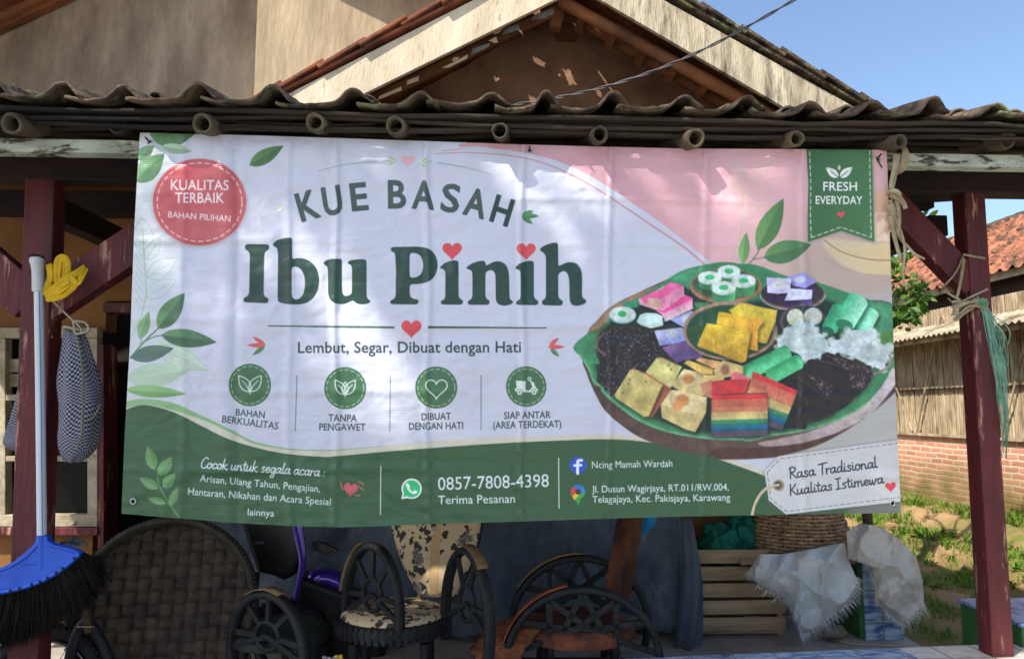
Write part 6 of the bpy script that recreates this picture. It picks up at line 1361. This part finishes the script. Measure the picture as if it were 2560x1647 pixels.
for k in range(5): a = k * 1.2566; q.bar(c, c + (Vector((1, .25, 0)).normalized() * math.cos(a) + Vector((0, 0, 1)) * math.sin(a)) * .18, .03, .03, up=(0, 1, 0))
q.build('rim', M_STEEL, wh)
q = MB(); q.bar(P(640, 1430, sY + .03), P(628, 1560, sY + .05), .04, .035, up=(0, 1, 0)); q.build('fork_leg', M_BLACKPL, mc, bevel=.005)
q = MB(); q.box(P(648, 1356, sY - .005), (.055, .01, .012)); q.build('badge', M_STEEL, mc)
q = MB(); q.prism([P(x, y, sY + .1) for x, y in ((780, 1354), (800, 1354), (848, 1374), (812, 1384), (786, 1374))], (0, .03, 0)); q.build('foot_peg', M_BLACKPL, mc, bevel=.004)
q = MB(); q.prism([P(x, y, sY + .14) for x, y in ((740, 1440), (900, 1500), (960, 1600), (960, 1700), (740, 1700))], (0, .25, 0)); q.build('engine_body', M_BLACKPL, mc, bevel=.03)
# second wheel peeping out at the left foot of the post
sw = thing('bicycle_wheel', 'rubber tyred wheel with grey rim at the foot of the left post', 'wheel', P(140, 1640, .8))
q = MB(); c = P(112, 1705, .8); u_ = Vector((1, .15, 0)).normalized(); tyre_ring(q, c, u_, (0, 0, 1), .235, .235, 0, 2 * math.pi, .06, .055, True, 44); q.build('tyre', M_RUBBER, sw)
q = MB(); tyre_ring(q, c, u_, (0, 0, 1), .192, .192, 0, 2 * math.pi, .045, .014, False, 44); 
for k in range(12): a = k * math.pi / 6; q.tube([c, c + (u_ * math.cos(a) + Vector((0, 0, 1)) * math.sin(a)) * .19], .002, 5)
q.tube([c - Vector((0, .04, 0)), c + Vector((0, .04, 0))], .02, 10); q.build('rim', M_STEEL, sw)
# ================================================================== TARPAULIN, TIMBER
M_TARP = mat('faded_grey_tarp', (98, 108, 120), (68, 77, 88), 5, .8, .5, 24, c3=(118, 124, 128), s3=7, lo3=.56, hi3=.7, stretch=(1, 1, .5))
tp = thing('tarpaulin', 'faded grey cloth tarpaulin draped behind the armchairs', 'tarpaulin', P(1300, 1450, 1.95))
def tarp(u, v):
    x = 480 + (1690 - 480) * u; yb = 1625 if u > .3 else 1600
    p = P(x, 1180, 1.95); z0 = 1.22 - .08 * math.sin(u * 7); zb_ = .06 + .05 * fbm(u * 10, 2)
    z = z0 + (zb_ - z0) * v
    fold = .05 * v * math.sin(u * 34 + 2.2 * fbm(u * 4, v)) * (1 if u > .45 else .35) + .05 * fbm(u * 5, v * 2.2, 3) + .012 * fbm(u * 22, v * 9, 8)
    return Vector((p.x + .10 * v * max(0, u - .8) * 5 * .35 + .03 * fbm(v * 4, u * 3, 6), 1.95 - fold - .12 * v, z))
q = MB(); q.grid(tarp, 150, 60); q.build('cloth', M_TARP, tp, solid=.003)
q = MB()
def gath(u, v):
    a = u * 2 * math.pi; r = .045 + .05 * v + .02 * math.sin(a * 5 + v * 3); c = P(1712 + 16 * math.sin(v * 3), 1300 + 318 * v, 1.72)
    return c + Vector((r * .8 * math.cos(a), r * .9 * math.sin(a), .01 * math.sin(a * 3)))
q.grid(gath, 24, 30); q.build('gathered_end', M_TARP, tp)
hm = MB(); hm.grid(lambda u, v: P(1690 + 50 * u, 1600 + 20 * v, 1.66) + Vector((0, .05 * math.sin(u * 9), .03 * fbm(u * 7, v * 5))), 16, 8); hm.build('trailing_hem', M_TARP, tp, solid=.01)
tm = thing('timber_prop', 'rough brown squared timber leaning in front of the grey tarpaulin', 'timber', P(1550, 1490, .98))
q = MB(); a, b = P(1585, 1240, 1.15), P(1540, 1500, .95); q.bar(a, b, .115, .10, up=(-.6, -1, 0)); q.build('beam', mat('split_brown_log', (104, 62, 40), (44, 30, 26), 6, .9, .7, 24, stretch=(2, 2, .3)), tm, bevel=.006)
fn_ = thing('blue_funnel', 'small bright blue plastic spout hanging beside the leaning timber', 'funnel', P(1622, 1310, 1.25))
q = MB(); q.tube([P(1624, 1280, 1.25), P(1622, 1306, 1.25), P(1612, 1326, 1.25), P(1610, 1338, 1.25)], [.045, .042, .016, .008], 12); q.build('cone', mat('sky_blue_plastic', (44, 150, 214), None, 4, .4, 0), fn_)
q = MB(); q.tube([P(1610, 1338, 1.25), P(1608, 1352, 1.25)], .003, 5); q.build('string', M_STRING, fn_)
# ================================================================== CRATES, NET BAG, BASKET, SACKS
cY = 1.85
cr = thing('slatted_crate', 'tall open crate of rough wooden slats right of the tarpaulin', 'crate', P(1830, 1560, cY))
M_SLAT = mat('raw_crate_wood', (200, 170, 134), (146, 120, 92), 6, .85, .4, 26, stretch=(.3, 1, 2))
xl, xr = P(1722, 1480, cY).x, P(1722, 1480, cY).x + .62
zt_c = .53
for k in range(5):
    z = .04 + k * .105; 
    q = MB(); q.box(((xl + xr) / 2, cY, z + .045), (xr - xl, .014, .085), Euler((.03 * (rnd.random() - .5), .025 * (rnd.random() - .5), 0)).to_matrix()); q.box(((xl + xr) / 2, cY + .34, z + .045), (xr - xl, .014, .085)); q.box((xl + .007, cY + .17, z + .045), (.014, .32, .085)); q.box((xr - .007, cY + .17, z + .045), (.014, .32, .085)); q.build('slat', M_SLAT, cr, bevel=.003)
for x, y in ((xl + .03, cY + .022), (xr - .03, cY + .022), (xl + .03, cY + .318), (xr - .03, cY + .318)):
    q = MB(); q.box((x, y, .29), (.03, .03, .56)); q.build('corner_post', M_SLAT, cr, bevel=.003)
q = MB(); q.box(((xl + xr) / 2, cY + .17, .03), (xr - xl - .04, .32, .012)); q.build('base_board', M_SLAT, cr)
nb2 = thing('net_bag', 'crumpled teal net bag lying in the top of the slatted crate', 'bag', P(1815, 1370, cY + .1))
def lump(c, rx, ry_, rz, amp, sd, mb, n=40, m=24, k=2.6):
    vs = []
    for j in range(m + 1):
        for i in range(n):
            t, p = math.pi * j / m, 2 * math.pi * i / n; d = Vector((math.sin(t) * math.cos(p), math.sin(t) * math.sin(p), math.cos(t)))
            r = 1 + amp * mnoise.ridged_multi_fractal(d * k + Vector((sd, sd, 0)), 1, 2, 4, 1, 2) * .5 - amp * .4 + amp * fbm(d.x * 2 + sd, d.y * 2, d.z * 2); vs.append(Vector(c) + Vector((d.x * rx, d.y * ry_, d.z * rz)) * r)
    mb.add(vs, [(j * n + i, j * n + (i + 1) % n, (j + 1) * n + (i + 1) % n, (j + 1) * n + i) for j in range(m) for i in range(n)], True)
q = MB(); lump(P(1806, 1362, cY + .15), .135, .11, .12, .35, 2.2, q); lump(P(1862, 1340, cY + .2), .11, .1, .12, .4, 5.2, q); q.build('net', mat('teal_net', (24, 122, 98), (10, 74, 62), 16, .6, .9, 60), nb2)
# basket
bk0 = P(2000, 1340, 2.0); bz = .56
bs_ = thing('wicker_basket', 'wide upturned wicker basket resting behind the frayed sacks', 'basket', (bk0.x, 2.05, bz))
M_WICK = mat('brown_wicker', (186, 154, 118), (122, 98, 74), 14, .75, .3, 50)
def bprof(t): return .345 - .045 * t - .03 * t * t, .52 + .26 * t
q = MB(); Nst = 40
rows = 13
for j in range(rows):
    t = j / (rows - 1); r, z = bprof(t); pts = []
    for i in range(Nst * 4 + 1):
        a = 2 * math.pi * i / (Nst * 4); w_ = math.cos(a * Nst / 2 + (math.pi if j % 2 else 0)); rr = r + .011 * w_; pts.append((bk0.x + rr * math.cos(a), 2.05 + rr * math.sin(a), z + .004 * fbm(a * 2, j)))
    q.tube(pts, .0105, 6, cap=False)
q.build('weave', M_WICK, bs_)
q = MB()
for i in range(Nst):
    a = 2 * math.pi * i / Nst; q.tube([(bk0.x + bprof(t)[0] * math.cos(a), 2.05 + bprof(t)[0] * math.sin(a), bprof(t)[1]) for t in (0, .3, .6, 1)], .007, 5)
q.build('stakes', M_WICK, bs_)
q = MB(); q.lathe([(.345, .515), (.355, .50), (.34, .49)], (bk0.x, 2.05, 0), 40); q.lathe([(.27, .785), (.2, .80), (.0001, .81)], (bk0.x, 2.05, 0), 40); q.build('rim', M_WICK, bs_)
pk_ = MB(); pk_.box((bk0.x, 2.05, .475), (.95, .5, .03)); pko = pk_.build('plank', M_SLAT, None, bevel=.003); tag(pko, 'plank under the upturned wicker basket, bridging crate and bench', 'plank')
# woven plastic sacks
M_SACK = mat('frayed_white_sack', (238, 238, 234), (228, 228, 224), 4, .6, .35, 160, c3=(186, 208, 224), s3=.9, lo3=.52, hi3=.85, trans=.2)
M_SACK2 = mat('dusty_white_sack', (232, 226, 216), (220, 213, 202), 4, .6, .35, 160, trans=.2)
def sack(name, label, outline, Y0, bulge, m, seed, fringe):
    o = [np.array(p, float) for p in outline]; cen = sum(o) / len(o); t = thing(name, label, 'sack', P(*cen, Y0), 'frayed woven sacks on the bench')
    n = 144; op = np.array([[np.interp(k / n * len(o), range(len(o) + 1), [q[i] for q in o + [o[0]]]) for i in (0, 1)] for k in range(n)])
    mb = MB(); M = 44; vs = []
    for j in range(M + 1):
        f = j / M
        for k in range(n):
            p = cen + (op[k] - cen) * (f + (0 if j < M else .012 * fbm(k * .9, seed)))
            tz = abs((((p[0] + .32 * (p[1] - cen[1]) + 34 * fbm(p[0] * .008, p[1] * .006, seed)) / 30 + seed * .37) % 2) - 1)
            t2 = abs((((.55 * p[0] - p[1] + 30 * fbm(p[0] * .01, p[1] * .01, seed + 2)) / 46 + seed * .61) % 2) - 1)
            d = bulge * (1 - f ** 2.2) + .035 * fbm(p[0] * .012, p[1] * .010, seed) + .075 * (tz ** 1.7 - .37) * (.45 + .55 * f) + .034 * (t2 ** 2 - .33) + .004 * fbm(p[0] * .06, p[1] * .06, seed + 4)
            vs.append(P(p[0], p[1], Y0 - d))
    mb.add(vs, [(j * n + k, j * n + (k + 1) % n, (j + 1) * n + (k + 1) % n, (j + 1) * n + k) for j in range(M) for k in range(n)], True); mb.build('woven_cloth', m, t, solid=.003)
    fr_ = MB(); r4 = random.Random(seed)
    for k in range(n):
        if not (fringe[0] <= k / n <= fringe[1]): continue
        for s in range(9):
            b = vs[M * n + k] + (vs[M * n + (k + 1) % n] - vs[M * n + k]) * r4.random(); nx = (op[k] - cen) / np.hypot(*(op[k] - cen)); L_ = .02 + r4.random() ** 2 * .07
            d = Vector((nx[0] * .6 + (r4.random() - .5) * .7, -.25 * r4.random(), -nx[1] * .7 - .45)).normalized(); e = b + d * L_; mid = b + d * L_ * .5 + Vector((r4.random() - .5, 0, r4.random() - .5)) * .012; q_ = Vector((.0011, 0, 0)); z_ = Vector((0, 0, .0009))
            fr_.add([b - q_, b + z_, mid + q_, e, mid - z_], [(0, 1, 2, 3, 4)])
    fr_.build('frayed_threads', m, t); return t
sack('woven_sack', 'frayed bluish white woven sack hanging in front of the wicker basket', [(1900, 1385), (1960, 1384), (2042, 1370), (2075, 1362), (2112, 1356), (2122, 1400), (2143, 1450), (2132, 1492), (2100, 1520), (2063, 1556), (2020, 1578), (2002, 1582), (1994, 1540), (1984, 1522), (1962, 1494), (1930, 1476), (1904, 1465), (1874, 1440), (1872, 1425)], 1.62, .10, M_SACK, 3, (.30, .95))
sack('woven_sack', 'dusty cream woven sack slumped over the blue tiled bench end', [(2117, 1330), (2150, 1308), (2180, 1312), (2210, 1322), (2250, 1350), (2290, 1390), (2306, 1450), (2310, 1500), (2306, 1515), (2280, 1540), (2252, 1556), (2222, 1530), (2192, 1495), (2190, 1460), (2176, 1420), (2166, 1390), (2140, 1396), (2120, 1396)], 1.58, .10, M_SACK2, 7, (.40, .80))
q = MB(); lump(P(2082, 1578, 1.75), .085, .07, .045, .15, 9, q, 24, 14); tag(q.build('stone_block', mat('grey_stone', (136, 124, 112), (104, 96, 86), 7, .95, .5, 20)), 'grey stone lying under the hanging white sack', 'stone')
q = MB(); q.tube(catmull([PZ(x, y, .012) for x, y in ((1995, 1560), (2060, 1590), (2130, 1608), (2200, 1612), (2262, 1614))], 6), .004, 6); tag(q.build('straw_string', M_STRING), 'thin straw string lying on the cement floor below the sacks', 'string')
gb = thing('green_lid', 'small bright green plastic lid at the bottom edge of the picture', 'lid', P(742, 1645, .62))
q = MB(); q.prism([P(x, y, .62) for x, y in ((733, 1642), (758, 1638), (757, 1652), (728, 1656))], (0, .06, 0)); q.build('lid_top', mat('green_plastic', (30, 176, 70), None, 3, .4, 0), gb, bevel=.004)
q = MB(); q.prism([P(x, y, .64) for x, y in ((731, 1656), (756, 1653), (754, 1680), (730, 1680))], (0, .05, 0)); q.build('lid_skirt', mat('green_plastic', (30, 176, 70)), gb, bevel=.004)
pk2 = thing('snack_packet', 'crumpled silver and yellow packet in front of the flowered chair', 'packet', P(835, 1645, .62))
q = MB(); q.grid(lambda u, v: P(806 + 52 * u, 1640 + 40 * v, .62) + Vector((0, .02 * fbm(u * 4, v * 4), .008 * fbm(u * 9, v * 9, 3))), 14, 10); q.build('silver_foil', mat('silver_foil', (176, 178, 176), (120, 122, 116), 16, .3, .5, 40, metal=.8), pk2, solid=.004)
q = MB(); q.grid(lambda u, v: P(838 + 18 * u, 1636 + 40 * v, .612) + Vector((0, .02 * fbm(u * 4, v * 4), 0)), 6, 10); q.build('yellow_print', mat('yellow_print', (226, 196, 40), None, 5, .4, .2), pk2, solid=.003)
# ================================================================== TREES
M_LEAFY = mat('glossy_leaf', (98, 134, 52), (58, 96, 36), 5, .45, 0, trans=.35, c3=(156, 168, 72), s3=6, lo3=.55, hi3=.7)
M_BARK = mat('grey_bark', (112, 96, 80), (76, 64, 54), 9, .9, .6, 24)
def leafblade(mb, c, d, nrm, L_, wd):
    d = d.normalized(); s = d.cross(nrm).normalized(); nn = s.cross(d)
    mb.add([c, c + d * L_ * .35 + s * wd * .5 + nn * .06 * L_, c + d * L_ * .7 + s * wd * .4 + nn * .04 * L_, c + d * L_, c + d * L_ * .7 - s * wd * .4 + nn * .04 * L_, c + d * L_ * .35 - s * wd * .5 + nn * .06 * L_], [(0, 1, 2, 3), (0, 3, 4, 5)])
def rv(r): return Vector((r.uniform(-1, 1), r.uniform(-1, 1), r.uniform(-1, 1))).normalized()
yt = thing('young_tree', 'young broad leaved tree between the porch and the neighbouring house', 'tree', (3.5, 3.6, -.08))
r5 = random.Random(21); tb = MB(); tb.tube(catmull([(3.5, 3.6, -.1), (3.46, 3.6, .9), (3.4, 3.55, 1.8), (3.35, 3.5, 2.6), (3.3, 3.5, 3.1)], 4), [.05 - .0022 * k for k in range(17)], 8)
lm = MB()
clus = [(2250, 520), (2272, 560), (2300, 535), (2318, 545), (2246, 610), (2262, 650), (2240, 700), (2262, 730), (2285, 715), (2250, 760), (2275, 770), (2262, 800), (2290, 745), (2240, 790), (2300, 720), (2230, 650)]
cl3 = [P(x, y, 3.1 + r5.random() * .9) for x, y in clus] + [P(1960 + r5.random() * 230, 520 + r5.random() * 300, 3.0 + r5.random()) for k in range(16)]
for c in cl3:
    tb.tube(catmull([(3.38, 3.55, max(.8, c.z - .7)), c.lerp(Vector((3.38, 3.55, c.z - .4)), .45), c], 3), [.02 - .002 * k for k in range(7)], 5)
    for k in range(15):
        p = c + rv(r5) * r5.random() * .13; d = rv(r5) + Vector((0, 0, -.25)); leafblade(lm, p, d, rv(r5), .09 + r5.random() * .06, .038 + r5.random() * .018)
tb.build('trunk', M_BARK, yt); lm.build('crown', M_LEAFY, yt)
# the big shade tree in front of the house, behind the photographer: it dapples the banner
sh = thing('shade_tree', 'tall leafy tree in front of the house that dapples the porch', 'tree', (-6.6, -8.0, -.09))
r6 = random.Random(5); tr = MB(); cr2 = MB()
tr.tube(catmull([(-6.6, -8.0, -.1), (-6.5, -7.8, 3.0), (-6.4, -7.2, 6.2), (-6.2, -6.6, 8.8)], 5), [.24 - .009 * k for k in range(16)], 10)
def crown_pt(bx_, bz_, dist): return Vector((bx_, 0, bz_)) + SUN * dist
def clump(c, r, n):
    for k in range(n):
        p = c + rv(r6) * r * r6.random() ** .5; leafblade(cr2, p, rv(r6), rv(r6), .16 + r6.random() * .1, .08 + r6.random() * .04)
cl = []
gaps = [(P(gx, gy, 0).x, P(gx, gy, 0).z, gr_) for gx, gy, gr_ in ((620, 500, .13), (935, 650, .17), (700, 690, .11), (1000, 470, .12), (1065, 1085, .20), (760, 770, .12), (1140, 1195, .16), (1470, 690, .13), (1840, 570, .12), (900, 372, .13), (540, 900, .10), (1250, 1010, .11), (1560, 1000, .12), (1240, 420, .12), (2000, 700, .14), (400, 700, .1), (1700, 840, .12), (620, 1180, .13))]
for k in range(2700):
    bz_ = -.5 + 3.05 * r6.random(); bx_ = -5.4 + (6.85 if bz_ < 1.55 else 7.3) * r6.random(); dist = 9.4 + 3.6 * r6.random()
    g_ = fbm(bx_ * 1.25, bz_ * 1.5, 2.0, 2)
    if g_ < -.22: continue
    if any((bx_ - hx_) ** 2 + (bz_ - hz_) ** 2 < (hr_ * .75 + .14) ** 2 for hx_, hz_, hr_ in gaps): continue
    if bz_ > 2.28 and g_ < .2: continue
    c = crown_pt(bx_, bz_, dist); cl.append(c)
for c in cl: clump(c, .21, 15)
for k in range(60):
    c = Vector((-7.0 + r6.uniform(-4.2, 2.8), -7.6 + r6.uniform(-3.2, 2.6), 9.4 + r6.uniform(-1.6, 2.4)))
    q = c - SUN * (c.y / SUN.y)
    if q.z > 2.3 or (q.x > 1.7): continue
    clump(c, .42, 26)
for c in cl[::14]: tr.tube(catmull([(-6.3, -6.9, 7.6), c.lerp(Vector((-6.2, -6.6, 8.4)), .4), c], 4), [.07, .06, .05, .045, .04, .03, .025, .02, .015], 5)
tr.build('trunk', M_BARK, sh); cr2.build('crown', M_LEAFY, sh)
for o in bpy.data.objects:
    if '_org' in o: del o['_org']
